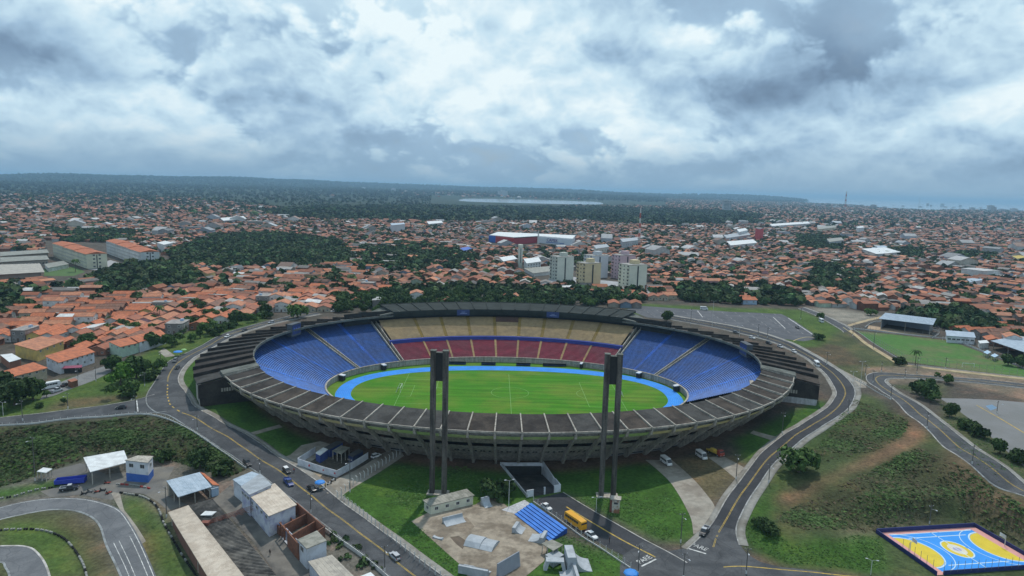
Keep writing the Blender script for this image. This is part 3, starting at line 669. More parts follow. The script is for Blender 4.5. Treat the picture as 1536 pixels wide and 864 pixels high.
for a, b in ((131.2, 151.3), (152.7, 178), (178.1, 206), (28.7, 49.8), (2, 27.3), (-20, 1.9)): sector(a, b)
for a in (141, 167, 190, 40, 11, -6): aisle(a)
m = MB(); tband(R(-160), R(-12), -4.6, 13.7, 10.2, 14.5, m, 60); spart(m, 'sun_block_slab', K_WALL)  # added slab, blocks sun that would leak through the wall gaps onto the lawn
for a, b in ((-33, -62), (-62.1, -90), (-90.1, -118), (-118.1, -147)): rake(R(b), R(a), off_in, 2.5, -4.5, 14.0, 36, 'blue')
for tc in (152, 28):                                   # dark gangways with low kerbs
    m = MB(); t0, t1 = R(tc-0.68), R(tc+0.68); tband(t0, t1, off_in, 2.3, 9.0, ZT+.4, m, 2); spart(m, 'gangway', K_ROOF)
    for tt in (t0, t1): m = MB(); rib(tt, 0.35, [(off_in(tt)-.1, 1.0), (off_in(tt)-.1, 3.4), (9.0, ZT+1.6), (9.0, ZT)], m); spart(m, 'gangway_kerb', K_WALL)
for tc, sg in ((130.4, 1), (50.6, -1)):
    m = MB(); t0, t1 = R(tc-0.7), R(tc+0.7); tband(t0, t1, off_in, 2.3, 9.0, ZT, m, 2); spart(m, 'gangway', K_ROOF)
    for tt in (t0, t1): m = MB(); rib(tt, 0.4, [(off_in(tt)-.1, 1.0), (off_in(tt)-.1, 3.6), (8.0, ZT+2.2), (8.0, ZT)], m); spart(m, 'gangway_kerb', K_WALL)
RA = [129.6, 118, 110, 102, 94, 86.5, 79, 70.5, 62, 51.4]
for i in range(len(RA)-1):
    a, b = RA[i+1]+0.35, RA[i]-0.35
    rake(R(a), R(b), off_in, 2.5, -17.5, 8.9, 16, 'red')
    rake(R(a+0.15), R(b-0.15), -15.6, 10.9, 3.5, 18.9, 20, 'cream')
    if 0 < i: rake(R(RA[i]-0.34), R(RA[i]+0.34), lambda t: off_in(t)-.3, 2.6, -17.4, 9.2, 32, 'stair', 'aisle', 1); rake(R(RA[i]-0.48), R(RA[i]+0.48), -15.5, 10.8, 3.4, 18.9, 40, 'yellow', 'aisle', 1)
m = MB(); tband(R(50.8), R(130.2), -17.5, 8.6, -17.4, 10.9, m, 40); tband(R(50.8), R(130.2), -17.4, 10.9, -15.5, 10.95, m, 40); spart(m, 'tier_wall', M('blue_wall_paint', (0.03, 0.05, 0.26), 0.7, 0.15, 0.3, world=True))
rake(R(86.9), R(93.6), -2.0, 16.85, 3.6, 19.15, 6, 'maroon')
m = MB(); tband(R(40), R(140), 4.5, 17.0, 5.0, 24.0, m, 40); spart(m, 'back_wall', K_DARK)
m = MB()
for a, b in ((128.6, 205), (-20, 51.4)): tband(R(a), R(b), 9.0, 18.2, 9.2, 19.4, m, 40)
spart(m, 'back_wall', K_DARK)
m = MB(); n = 140
tband(0, 2*np.pi, lambda t: off_in(t)-.15, -0.2, lambda t: off_in(t)-.15, 2.55, m, n); tband(0, 2*np.pi, lambda t: off_in(t)-.15, 2.55, lambda t: off_in(t)+.25, 3.2, m, n); tband(0, 2*np.pi, lambda t: off_in(t)-0.55, 3.15, lambda t: off_in(t)+.25, 3.2, m, n)
spart(m, 'pitch_wall', K_RIB)
for tc, w in ((139.5, 0.9), (166, 1.3), (36, 1.0), (9, 1.3), (118, 0.5), (62, 0.5)):       # tunnel mouths by the track
    m = MB(); a, b = R(tc-w), R(tc+w); slab(a, b, float(off_in(a))-3.2, 2.9, float(off_in(a))-.6, 3.2, 0.35, m); o = spart(m, 'tunnel_roof', WHITEW)
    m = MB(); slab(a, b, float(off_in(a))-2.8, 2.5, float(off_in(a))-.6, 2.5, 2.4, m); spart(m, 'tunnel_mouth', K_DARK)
# ---- pitch, track and markings (inside the bowl, flat)
PC = (0.4, 324.6); PR = R(1.5)
def pl(u, v): c, s = math.cos(PR), math.sin(PR); return (PC[0]+u*c-v*s, PC[1]+u*s+v*c)
def sup(a, b, n=120, e=2.25):
    th = np.linspace(0, 2*np.pi, n, endpoint=False); c, s = np.cos(th), np.sin(th)
    return [pl(a*abs(ci)**(2/e)*(1 if ci >= 0 else -1), b*abs(si)**(2/e)*(1 if si >= 0 else -1)) for ci, si in zip(c, s)]
def mat_pitch():
    m = bpy.data.materials.new('turf'); m.use_nodes = True; t = NT(m.node_tree); b = t.n['Principled BSDF']
    p = t.new('ShaderNodeNewGeometry').outputs['Position']; n1 = t.noise(p, 0.035, 5, 0.6); n2 = t.noise(p, 1.2, 4, 0.6)
    sp = t.new('ShaderNodeSeparateXYZ', {0: p}); st = t.math('SINE', t.math('MULTIPLY', sp.outputs[1], 1.05))
    n3 = t.noise(t.vmath('MULTIPLY', p, (0.1, 1.0, 1.0)), 0.35, 4, 0.6)
    c = t.mix(t.maprange(n1, 0.40, 0.66, 0, 1, True), (0.056, 0.185, 0.014, 1), (0.118, 0.195, 0.026, 1))
    f = t.math('MULTIPLY', t.math('MULTIPLY', t.maprange(n2, 0.3, 0.7, 0.88, 1.12), t.maprange(st, -1, 1, 0.96, 1.04)), t.maprange(n3, 0.3, 0.7, 0.76, 1.22))
    c = t.new('ShaderNodeVectorMath', {0: c, 'Scale': f}, operation='SCALE').outputs[0]
    t.l.new(c, b.inputs['Base Color']); b.inputs['Roughness'].default_value = 0.95; b.inputs['Specular IOR Level'].default_value = 0.1; return m
TURF = mat_pitch(); TRACK = M('blue_track', (0.022, 0.235, 0.70), 0.85, 0.12, 0.25, 0, (0.025, 0.20, 0.62), 0.06, world=True); LINE = M('pitch_white', (0.20, 0.36, 0.13), 0.8, 0.1, 0.5, world=True)
def ring_sheet(name, A, B, z, mat):
    n = len(A); tag(mesh_link(name, [(p[0], p[1], z) for p in A]+[(p[0], p[1], z) for p in B], [(i, (i+1) % n, n+(i+1) % n, n+i) for i in range(n)], mat), kind='structure')
def mesh_link(name, V, F, mat): return link(name, mesh_of(name, V, F, mat))
tag(mesh_link('football_pitch', [(p[0], p[1], 0.02) for p in sup(88.5, 58.5)], [tuple(range(120))], TURF), kind='structure')
ring_sheet('running_track', sup(83.0, 49.8), sup(76.0, 41.0), 0.03, TRACK)
for k in range(9):
    a = 83.0-k*.87; b = 49.8-k*1.09; ring_sheet('track_line', sup(a, b), sup(a-0.07, b-0.07), 0.036, M('lane_line', (0.16, 0.36, 0.74), .8, .1, .5))
def pline(u0, v0, u1, v1, w=0.16):
    d = Vector((u1-u0, v1-v0)).normalized(); n = Vector((-d.y, d.x))*w/2
    tag(mesh_link('pitch_line', [pl(u0+n.x, v0+n.y)+(0.03,), pl(u1+n.x, v1+n.y)+(0.03,), pl(u1-n.x, v1-n.y)+(0.03,), pl(u0-n.x, v0-n.y)+(0.03,)], [(3, 2, 1, 0)], LINE), kind='structure')
pline(0, -34, 0, 34)
for s in (-1, 1):
    pline(s*52.5, -34, s*52.5, 34); pline(-52.5, s*34, 52.5, s*34)
    for d, w in ((16.5, 20.15), (5.5, 9.15)): pline(s*(52.5-d), -w, s*(52.5-d), w); pline(s*52.5, w, s*(52.5-d), w); pline(s*52.5, -w, s*(52.5-d), -w)
def arc(r, u0, a0, a1, n=40, w=0.16):
    A = [pl(u0+r*math.cos(a0+(a1-a0)*i/n), r*math.sin(a0+(a1-a0)*i/n))+(0.031,) for i in range(n+1)]; B = [pl(u0+(r-w)*math.cos(a0+(a1-a0)*i/n), (r-w)*math.sin(a0+(a1-a0)*i/n))+(0.031,) for i in range(n+1)]
    tag(mesh_link('pitch_line', A+B, [(i, i+1, n+2+i, n+1+i) for i in range(n)], LINE), kind='structure')
arc(9.15, 0, 0, 2*math.pi, 56); arc(9.15, -41.5, -0.92, 0.92); arc(9.15, 41.5, math.pi-0.92, math.pi+0.92)
GOALM = M('goal_white', (0.8, 0.8, 0.8), 0.4, 0.05); NETM = M('goal_net', (0.45, 0.55, 0.5), 0.8, 0.1)
for s, lb in ((-1, 'white football goal on the left end of the stadium pitch'), (1, 'white football goal on the right end of the stadium pitch')):
    x, y = pl(s*52.5, 0); r = empty('football_goal', (x, y, 0.03), PR+(math.pi if s > 0 else 0), lb, 'goal', 'goals on the stadium pitch')
    m = MB(); 
    for v in (-3.66, 3.66): m.tube((0, v, 0), (0, v, 2.44), 0.08); m.tube((0, v, 2.44), (-1.2, v, 2.44), 0.05); m.tube((-1.2, v, 2.44), (-2, v, 0), 0.05)
    m.tube((0, -3.7, 2.44), (0, 3.7, 2.44), 0.08); m.build('frame', GOALM, r)
    m = MB(); 
    for i in range(13):
        v = -3.6+7.2*i/12; m.tube((-1.2, v, 2.4), (-2, v, 0.02), 0.025, 3)
    for i in range(5): k = i/4; m.tube((-1.2-0.8*k, -3.6, 2.4-2.4*k), (-1.2-0.8*k, 3.6, 2.4-2.4*k), 0.025, 3)
    m.build('net', NETM, r)
BENCH = M('dugout_shell', (0.035, 0.04, 0.04), 0.6, 0.15)
for u, w, lb in ((-28.3, 9.5, 'wide dark dugout left of centre beyond the far track edge'), (-11, 8, 'narrow dark dugout just left of the halfway line'), (8.5, 8, 'narrow dark dugout just right of the halfway line'), (26, 13, 'widest dark dugout right of centre beyond the far track edge')):
    x, y = pl(u, 52.2); r = empty('dugout', (x, y, 0.03), PR, lb, 'dugout', 'dugouts beyond the far side of the track')
    m = MB(); m.profile([(-0.8, 0.02), (0.9, 0.02), (0.9, 1.6), (-0.4, 2.0), (-0.9, 1.9), (-0.9, 1.75), (-0.4, 1.8), (0.75, 1.45), (0.75, 0.15), (-0.8, 0.15)], -w/2, w/2, 0, 'x'); m.build('shell', BENCH, r)
    m = MB(); m.box((0, 0.3, 0.45), (w*0.92, 0.4, 0.1)); m.build('bench', SEAT['blue'][0], r)
# ---- floodlight towers
def tower(bx, by, lb, top=47.0):
    x, y, z = G(bx, by); r = empty('floodlight_tower', (x, y, z-0.3), R(-2), lb, 'tower', 'twin column concrete towers in front of the stadium')
    for u in (-1.95, 1.95):
        m = MB(); m.box((u, 0, 11.9), (1.55, 1.9, 23.8)); m.box((u, 0, 35.6), (1.65, 2.0, 23.6)); m.build('column', K_TOWER, r)
        m = MB(); m.box((u, 0, 47.5), (1.9, 2.2, 0.25)); m.build('column_cap', K_BEV, r)
    m = MB(); m.box((0, 0.1, 42.3), (2.24, 1.5, 9.0)); m.build('header', K_DARK, r)
    m = MB(); m.box((0, 0, 46.9), (2.23, 1.7, 0.16)); m.build('header_cap', K_BEV, r)
    m = MB(); m.box((0, 0, 0.3), (7.0, 3.6, 0.7)); m.build('footing', K_WALL, r)
tower(657, 740, 'left twin column concrete floodlight tower rising in front of the stadium')
tower(910.5, 744, 'right twin column concrete floodlight tower rising in front of the stadium')
# ---- score boards on the roof edge, banners on the grand stand fascia
SCR = M('board_face', (0.03, 0.05, 0.16), 0.4, 0.2, 0.8); CAB = M('board_cabinet', (0.075, 0.085, 0.10), 0.8, 0.15, 0.3)
for px, py, t, lb in ((417, 512, R(160.5), 'dark scoreboard box on the left roof edge above blue seats'), (1133, 541, R(6.5), 'dark scoreboard box on the right roof edge above blue seats')):
    x, y, z = q3(t, 1.5, zin(t)-3.6); a = math.atan2(SC[1]-y, SC[0]-x)
    r = empty('scoreboard', (x, y, z), a, lb, 'scoreboard', 'scoreboards on the stadium roof edge')
    m = MB(); m.box((0, 0, 3.2), (3.0, 8.5, 6.4)); m.build('cabinet', CAB, r)
    m = MB(); m.box((1.56, 0, 3.4), (0.1, 7.6, 4.8)); f = m.build('screen', SCR, r)
    m = MB(); 
    for j in range(3): m.box((1.64, -2.4+2.2*j, 4.0), (0.06, 1.2, 0.5)); m.box((1.64, -2.4+2.2*j, 2.6), (0.06, 0.8, 0.4))
    m.build('digits', M('board_digits', (0.10, 0.16, 0.5), 0.5), f)
for t, w in ((R(103.5), 1.9), (R(76.5), 1.9)):
    m = MB(); slab(t-R(w), t+R(w), -1.5, 24.0, -1.3, 24.0, 3.4, m); b = spart(m, 'banner', SCR)
    m = MB(); slab(t-R(w*.6), t+R(w*.5), -1.58, 22.0, -1.52, 22.0, 0.35, m); slab(t-R(w*.3), t+R(w*.3), -1.58, 22.8, -1.52, 22.8, 0.3, m); o = m.build('banner_print', M('banner_ink', (0.2, 0.26, 0.45), 0.6), b)
# ---- sunken entrance
def RZ(k): return -3.6*k
A, B, D, E_ = [Vector(p) for p in RAMP]      # inner left, gate left, gate right, inner right
m = MB(); n = 8
V = [(*(B.lerp(A, i/n)), RZ(i/n)+0.02) for i in range(n+1)]+[(*(D.lerp(E_, i/n)), RZ(i/n)+0.02) for i in range(n+1)]
m.add(V, [(i, n+1+i, n+2+i, i+1) for i in range(n)]); tag(m.build('entrance_ramp', M('stained_ramp', (0.035, 0.034, 0.033), 0.9, 0.3, 0.3, 0, (0.065, 0.06, 0.055), 0.25, world=True)), kind='structure')
ENT = empty('entrance', (B.x, B.y, 0), 0, 'sunken white walled vehicle entrance with lattice gates under the stadium', 'entrance')
EO = (-B.x, -B.y, 0)
def wallseg(p, q, zp, zq, bp, bq, th, name, mat):
    d = Vector((q.x-p.x, q.y-p.y)).normalized(); w = Vector((-d.y, d.x))*th; mm = MB()
    mm.hexa([(p.x, p.y, bp), (q.x, q.y, bq), (q.x+w.x, q.y+w.y, bq), (p.x+w.x, p.y+w.y, bp)], [(p.x, p.y, zp), (q.x, q.y, zq), (q.x+w.x, q.y+w.y, zq), (p.x+w.x, p.y+w.y, zp)]); return mm.build(name, mat, ENT, EO)
wallseg(A, A.lerp(B, .45), 1.0, 1.0, -4.5, -4, 0.4, 'side_wall', WHITEW); wallseg(A.lerp(B, .451), B, 1.0, 1.1, -4, -1.2, 0.4, 'side_wall', K_BASE)
wallseg(E_, E_.lerp(D, .72), 1.2, 1.6, -4.5, -2, -0.4, 'side_wall', WHITEW); wallseg(E_.lerp(D, .721), D, 2.0, 2.6, -3, -1, -0.4, 'side_wall', WHITEW)
g = (D-B); wallseg(B, B.lerp(D, .2), 2.5, 2.5, -0.5, -0.5, 0.3, 'gate_panel', WHITEW); wallseg(B.lerp(D, .50), B.lerp(D, .545), 2.6, 2.6, -.5, -.5, 0.35, 'gate_post', WHITEW); wallseg(B.lerp(D, .80), D, 2.6, 2.6, -.5, -.5, 0.3, 'gate_panel', WHITEW)
GATE = M('gate_iron', (0.05, 0.05, 0.065), 0.6, 0.2)
for k0, k1 in ((.205, .495), (.55, .795)):
    mm = MB(); p, q = B.lerp(D, k0), B.lerp(D, k1)
    for j in range(9): w = p.lerp(q, j/8); mm.box((w.x, w.y, 1.25), (0.07, 0.07, 2.4))
    for z in (0.15, 0.85, 1.6, 2.35): mm.tube((p.x, p.y, z), (q.x, q.y, z), 0.05, 4)
    mm.build('gate', GATE, ENT, EO)
PB = A.lerp(E_, .5)
wallseg(A, E_, 0.9, 0.9, -0.3, -0.3, -0.5, 'lintel', WHITEW)
for k0, k1 in ((0, .06), (.47, .53), (.94, 1)): wallseg(A.lerp(E_, k0), A.lerp(E_, k1), 0.85, 0.85, -4.5, -4.5, -0.45, 'portal_post', WHITEW)
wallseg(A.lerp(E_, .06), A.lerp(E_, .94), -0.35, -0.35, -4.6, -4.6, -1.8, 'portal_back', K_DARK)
for k0, k1 in ((.1, .43), (.57, .9)): wallseg(A.lerp(E_, k0)+Vector((.12, -.14)), A.lerp(E_, k1)+Vector((.12, -.14)), .55, .55, 0.0, 0.0, 0.1, 'sign_board', M('dark_blue_sign', (0.03, 0.03, 0.10), 0.6, 0.1))
# ---------------------------------------------------------------- trees
def mat_leaf(name, a, b):
    m = bpy.data.materials.new(name); m.use_nodes = True; t = NT(m.node_tree); bs = t.n['Principled BSDF']
    oi = t.new('ShaderNodeObjectInfo'); p = t.new('ShaderNodeNewGeometry').outputs['Position']
    c = t.mix(t.maprange(t.noise(p, 0.35, 3, 0.6), 0.35, 0.65), a+(1,), b+(1,))
    f = t.math('MULTIPLY', t.maprange(oi.outputs['Random'], 0, 1, 0.72, 1.25), t.maprange(t.noise(p, 2.2, 2, 0.5), 0.3, 0.7, 0.7, 1.3))
    c = t.new('ShaderNodeVectorMath', {0: c, 'Scale': f}, operation='SCALE').outputs[0]
    t.l.new(c, bs.inputs['Base Color']); bs.inputs['Roughness'].default_value = 0.8; bs.inputs['Specular IOR Level'].default_value = 0.2; return m
LEAF = [mat_leaf('dark_leaves', (0.030, 0.060, 0.017), (0.054, 0.094, 0.024)), mat_leaf('mid_leaves', (0.038, 0.082, 0.018), (0.076, 0.130, 0.030)), mat_leaf('bright_leaves', (0.075, 0.17, 0.02), (0.12, 0.24, 0.035))]
BARK = M('bark', (0.10, 0.08, 0.06), 0.95, 0.25, 3)
def crown_arrays(r, h, base, n, lobes, leaf, seed):
    g = np.random.default_rng(seed)
    L = np.c_[g.normal(0, 0.42, lobes)*r, g.normal(0, 0.42, lobes)*r, base+h*g.uniform(0.22, 0.74, lobes)]; LR = r*g.uniform(0.42, 0.68, lobes)
    k = g.integers(0, lobes, n); d = g.normal(size=(n, 3)); d /= np.linalg.norm(d, axis=1)[:, None]; d[:, 2] = np.where(d[:, 2] < -0.6, -d[:, 2], d[:, 2])
    c = L[k]+d*(LR[k]*g.uniform(0.6, 1.05, n))[:, None]*np.array((1, 1, 0.72*min(1.2, h/r)))
    nn = d+g.normal(0, 0.55, (n, 3)); nn /= np.linalg.norm(nn, axis=1)[:, None]
    u = np.cross(nn, g.normal(size=(n, 3))); u /= np.linalg.norm(u, axis=1)[:, None]; w = np.cross(nn, u)
    s = (leaf*g.uniform(0.6, 1.3, n))[:, None]
    V = np.stack([c-u*s-w*s*.7, c+u*s-w*s*.5, c+u*s*.8+w*s*.7, c-u*s*.7+w*s*.6], 1).reshape(-1, 3)
    return V, np.arange(4*n).reshape(n, 4)
def make_tree(name, label, r, h, trunk, n, lobes, leaf, mat, seed):
    root = empty(name, (0, -900, 0), 0, label, 'tree')
    V, Q = crown_arrays(r, h, trunk*0.45, int(n*1.7), lobes+2, leaf*1.08, seed)
    bulk('crown', V, Q, mat, root)
    m = MB(); m.tube((0, 0, -0.6), (0.1, 0, trunk*0.9), r*0.075+.08, 7, r*0.05+.05); g = random.Random(seed)
    for i in range(5):
        a = 1.257*i+g.uniform(-.4, .4); m.tube((0.1, 0, trunk*0.75), (r*0.5*math.cos(a), r*0.5*math.sin(a), trunk*.8+h*g.uniform(.35, .6)), r*0.04+.03, 5, 0.05)
    m.build('trunk', BARK, root); return root
TREES = [make_tree('broad_tree', '', 4.6, 6.0, 2.6, 620, 9, 0.62, LEAF[0], 1), make_tree('broad_tree', '', 5.6, 7.2, 3.0, 760, 11, 0.68, LEAF[0], 2), make_tree('round_tree', '', 3.6, 5.4, 2.0, 480, 7, 0.55, LEAF[1], 3),
         make_tree('round_tree', '', 4.2, 5.0, 2.0, 520, 8, 0.58, LEAF[1], 4), make_tree('bushy_shrub', '', 2.6, 2.7, 0.7, 330, 7, 0.42, LEAF[0], 5), make_tree('bright_tree', '', 3.4, 5.6, 2.4, 520, 7, 0.5, LEAF[2], 6), make_tree('small_tree', '', 1.7, 2.8, 1.3, 170, 5, 0.36, LEAF[1], 7)]
used = set()
def put_tree(i, px, py, label, group='trees around the stadium and the houses', sc=1.0, at=None):
    p = at if at is not None else G(px, py); k = sc*random.uniform(0.94, 1.06); z = random.uniform(0, 6.28); s3 = (k, k, k*random.uniform(.92, 1.1))
    if i not in used:
        used.add(i); o = TREES[i]; o.location = p; o.rotation_euler = (0, 0, z); o.scale = s3; o['label'] = label; o['group'] = group
    else: o = copy_tree(TREES[i], p, z, None, label, group, s3)
    return o
def make_palm(label):
    root = empty('palm_tree', (0, -900, 0), 0, label, 'palm tree', 'palm trees'); m = MB()
    m.tube((0, 0, -.5), (.25, .1, 4), .2, 7, .15); m.tube((.25, .1, 4), (.3, .3, 8), .15, 7, .12); m.build('trunk', BARK, root)
    for j in range(13):
        a = 6.283*j/13; e = 0.5 if j % 2 else 0.05; P = []; 
        for k in range(5):
            q = k/4; rr = 3.0*q; P.append(Vector((.3+rr*math.cos(a), .3+rr*math.sin(a), 8+e*3*q-2.6*q*q)))
        mm = MB(); n = Vector((-math.sin(a), math.cos(a), 0))
        for k in range(4):
            w0, w1 = .5*math.sin(3.1*(k+.3)/4.4)+.05, .5*math.sin(3.1*(k+1.3)/4.4)+.02; d = Vector((0, 0, -.25))
            mm.add([P[k]-n*w0+d, P[k], P[k+1], P[k+1]-n*w1+d], [(0, 1, 2, 3)]); mm.add([P[k]+n*w0+d, P[k], P[k+1], P[k+1]+n*w1+d], [(3, 2, 1, 0)])
        mm.build('frond', LEAF[1], root)
    return root
palm = make_palm('palm tree in front of the cream apartment row at far left'); palm.location = G(113, 408); palm.scale = (1.5,)*3
copy_tree(palm, G(1373, 548), 1.0, None, 'small palm by the near edge of the fenced football field', 'palm trees', 1.0)
copy_tree(palm, G(240, 482), 2.0, None, 'palm among the orange roofs left of the stadium', 'palm trees', 1.2)
# hand placed trees and shrubs near the stadium
for i, px, py, s, lb in (
    (5, 181, 577, 1.35, 'bright green tree on the grass left of the road bend'), (0, 205, 568, 1.35, 'dark tree just right of the bright green tree by the road bend'), (2, 188, 593, 1.1, 'low green tree nearest the road junction on the left'),
    (0, 168, 556, 1.0, 'dark tree left of the bright green tree beside the white shop house'), (1, 22, 608, 1.25, 'large dark tree at the left picture edge beside parked cars'), (0, 50, 600, 1.1, 'dark tree overhanging the white bus at far left'), (0, 3, 598, 1.2, 'dark tree cut by the left picture edge'),
    (6, 70, 596, .9, 'small young tree on the grass before the parked white car'), (4, 60, 611, .6, 'small round bush on the grass verge at far left'), (6, 96, 606, .7, 'tiny sapling on the grass verge left of the lamp post'), (6, 4, 622, 1., 'small tree by the left lamp posts on the verge'),
    (2, 312, 500, 1.1, 'green tree behind the left ring road under the houses'), (2, 286, 512, .7, 'small tree beside the blue roadside parasol'), (0, 355, 487, 1.1, 'dark tree beyond the ring road at the back left'), (3, 330, 497, .7, 'light tree on the verge above the left ring road'), (3, 447, 477, 1.3, 'round tree standing alone behind the left roof'), (3, 372, 480, .6, 'small tree between houses and the left ring road'),
    (3, 1198, 708, 1.35, 'bright leafy tree on the slope beside the right road'), (4, 1152, 800, 1.1, 'low dark shrub on the slope above the junction'), (4, 1140, 790, .8, 'smaller shrub left of the low slope shrub'),
    (4, 746, 745, 1.7, 'large dark bush in the shade left of the white entrance wall'),(2, 236, 556, 0.80, 'small green tree on the verge beside the left road bend'),(4, 226, 570, 1.30, 'pale shrub on the verge close to the left road bend'),(4, 196, 596, 1.20, 'shrub at the corner of the verge by the road junction'),(6, 300, 507, 1.30, 'small bushy tree uphill of the roadside parasols'),(4, 322, 503, 1.50, 'dense shrub on the verge uphill of the parasols'),(4, 345, 492, 1.50, 'dense shrub under the dark tree on the left verge'),(2, 382, 483, 0.80, 'green tree on the verge where the ring road meets the roof'),(4, 400, 477, 1.50, 'shrub on the verge beside the first houses behind the roof'),(2, 258, 520, 1.00, 'green tree between the houses and the side path'),(0, 228, 522, 1.00, 'dark tree beside the white roadside house'),
    (1, 1388, 598, .85, 'large dark tree beside the upper right road bend'), (0, 1374, 590, .7, 'dark tree joined to the left of the large road bend tree'), (2, 1420, 575, .8, 'small leaning tree beyond the upper right road'), (3, 1396, 577, .5, 'low tree behind the large road bend tree'), (0, 1424, 625, .75, 'dark shrub tree at the corner of the grey yard'), (4, 1450, 645, 1.2, 'wide dark shrub along the grey yard edge, second from the road bend'), (0, 1500, 680, .62, 'dark shrub along the grey yard edge near the picture border'), (4, 1470, 655, 1.2, 'dark shrub along the grey yard edge, third from the road bend'), (4, 1528, 694, 1.2, 'dark shrub cut by the right picture edge'),
    (4, 1348, 546, 1.3, 'dark bush at the corner of the fenced football field'), (0, 999, 482, .95, 'single dark tree on the near edge of the parking lot'), (4, 1228, 509, 1.2, 'wind swept bush at the right corner of the parking lot'), (2, 1232, 478, .7, 'small tree left of the street behind the parking lot'), (3, 1306, 473, .9, 'round tree beside the sandy playground'),
    (0, 1512, 548, .8, 'tall dark tree at the right end of the fenced field'), (0, 1534, 552, .9, 'tall dark tree at the right picture edge beyond the fenced field'),
    (1, 300, 702, .75, 'dark bush at the lower end of the shrubby slope by the fence'), (4, 330, 712, 1.5, 'bright bush beside the concrete path by the grey shed'), (4, 245, 690, 1.3, 'dark shrub behind the blue and white tower house'), (4, 130, 778, .01, '')):
    if lb: put_tree(i, px, py, lb, 'trees and shrubs near the stadium', s)
# ---------------------------------------------------------------- where houses and woods stand
WOODS = [fpoly(p, 10) for p in (
    [(250,378),(330,352),(420,350),(510,362),(532,385),(505,402),(420,402),(330,404),(262,402)], [(140,412),(200,395),(250,392),(302,412),(290,432),(200,444),(150,448)], [(-40,425),(20,430),(35,455),(20,475),(-40,480)],
    [(540,372),(640,365),(715,388),(690,406),(600,412),(540,402)], [(500,453),(600,442),(700,434),(850,442),(960,442),(965,462),(500,474)], [(1020,432),(1110,436),(1112,462),(1015,458)], [(1128,434),(1195,440),(1200,464),(1124,460)], [(1215,395),(1265,400),(1292,424),(1280,445),(1215,432)], [(1195,352),(1268,356),(1262,376),(1200,374)], [(1345,475),(1440,468),(1504,488),(1496,504),(1420,500),(1350,490)], [(1330,372),(1385,374),(1380,388),(1330,384)], [(1435,378),(1500,382),(1490,392),(1440,390)],
    [(840,392),(880,390),(880,402),(840,402)], [(1100,318),(1180,322),(1180,335),(1100,332)], [(80,345),(200,345),(205,362),(90,362)], [(480,420),(520,415),(520,432),(480,436)], [(585,377),(720,383),(700,396),(600,392)])]
WOODW = [1.0, 1.0, 1.0, .65, .9, 1, 1, .8, .9, 1, .9, .8, .8, .9, .8, .7, .7]
MANG = fpoly([(380,316),(440,312),(560,309),(620,308),(700,310),(900,311),(1000,314),(1110,318),(1150,325),(1110,334),(1000,340),(860,331),(700,334),(560,331),(440,327)])
KEEP = [fpoly(p, 10) for p in ([(60,360),(170,362),(262,385),(262,402),(240,412),(60,410),(60,396)], [(-80,372),(68,380),(100,400),(140,412),(110,430),(60,418),(-80,428)], [(728,352),(865,354),(868,373),(735,370)], [(770,400),(830,400),(985,428),(985,440),(940,440),(810,432),(770,412)])]
EDGE_ = gpoly([(-300,600),(-100,570),(0,547),(20,534),(62,521),(97,526),(122,536),(160,530),(200,522),(245,511),(255,507),(330,488),(420,470),(505,470),(700,462),(960,462),(960,452),(1100,456),(1190,460),(1262,462),(1290,465),(1330,470),(1410,482),(1440,505),(1500,512),(1640,560),(1900,640)])
STREETS_P = [fpoly(p) for p in ([(58,440),(66,440),(78,478),(70,478)], [(1195,440),(1206,440),(1208,464),(1198,464)])]
def edge_ok(x, y):
    e = np.array(EDGE_); a = np.argsort(e[:, 0]); return y > np.interp(x, e[a, 0], e[a, 1])+3
def in_any(x, y, polys):
    r = np.zeros(np.shape(x), bool)
    for p in polys: r |= inpoly(x, y, p)
    return r
def lattice(xr, yr, pitch_d, w, d, street, rs):
    """rows of houses, district by district"""
    g = np.random.default_rng(rs); cx, cy = np.meshgrid(np.arange(xr[0], xr[1], pitch_d), np.arange(yr[0], yr[1], pitch_d))
    cc = np.c_[cx.ravel(), cy.ravel()]+g.uniform(-.4, .4, (cx.size, 2))*pitch_d; out = []
    for i, c in enumerate(cc):
        a = g.choice([0.12, -0.15, 0.35, 1.45, 1.75, -0.35], p=[.28, .2, .12, .15, .15, .1])+g.normal(0, .06); ww = w*g.uniform(.85, 1.15)
        n = int(pitch_d*0.85/ww)+1; u = (np.arange(-n, n+1))*ww; m = int(pitch_d*.85/d)+1; v = np.arange(-m, m+1)*d+np.floor(np.arange(-m, m+1)/2)*street
        U, Vv = np.meshgrid(u, v); U = U+g.uniform(-.6, .6, U.shape); Vv = Vv+g.uniform(-1, 1, U.shape)
        x, y = c[0]+U*math.cos(a)-Vv*math.sin(a), c[1]+U*math.sin(a)+Vv*math.cos(a)
        near = cc[np.argsort(((cc-c)**2).sum(1))[:10]]; d2 = ((x[..., None]-near[:, 0])**2+(y[..., None]-near[:, 1])**2); k = d2.argmin(-1) == 0
        out.append(np.c_[x[k], y[k], np.full(k.sum(), a), np.full(k.sum(), ww)])
    return np.concatenate(out)
ROOFC = np.array([(0.43,0.165,0.085),(0.36,0.13,0.07),(0.50,0.215,0.12),(0.29,0.115,0.068),(0.20,0.105,0.072),(0.36,0.17,0.105),(0.36,0.34,0.32),(0.22,0.20,0.185),(0.56,0.56,0.55)])
ROOFP = np.array([.19,.15,.11,.16,.13,.10,.07,.06,.03])
WALLC = np.array([(0.62,0.62,0.60),(0.27,0.125,0.08),(0.40,0.36,0.30),(0.55,0.45,0.22),(0.30,0.40,0.52),(0.50,0.32,0.34),(0.24,0.22,0.20),(0.45,0.55,0.42)]); WALLP = np.array([.24,.30,.16,.07,.05,.05,.11,.02])
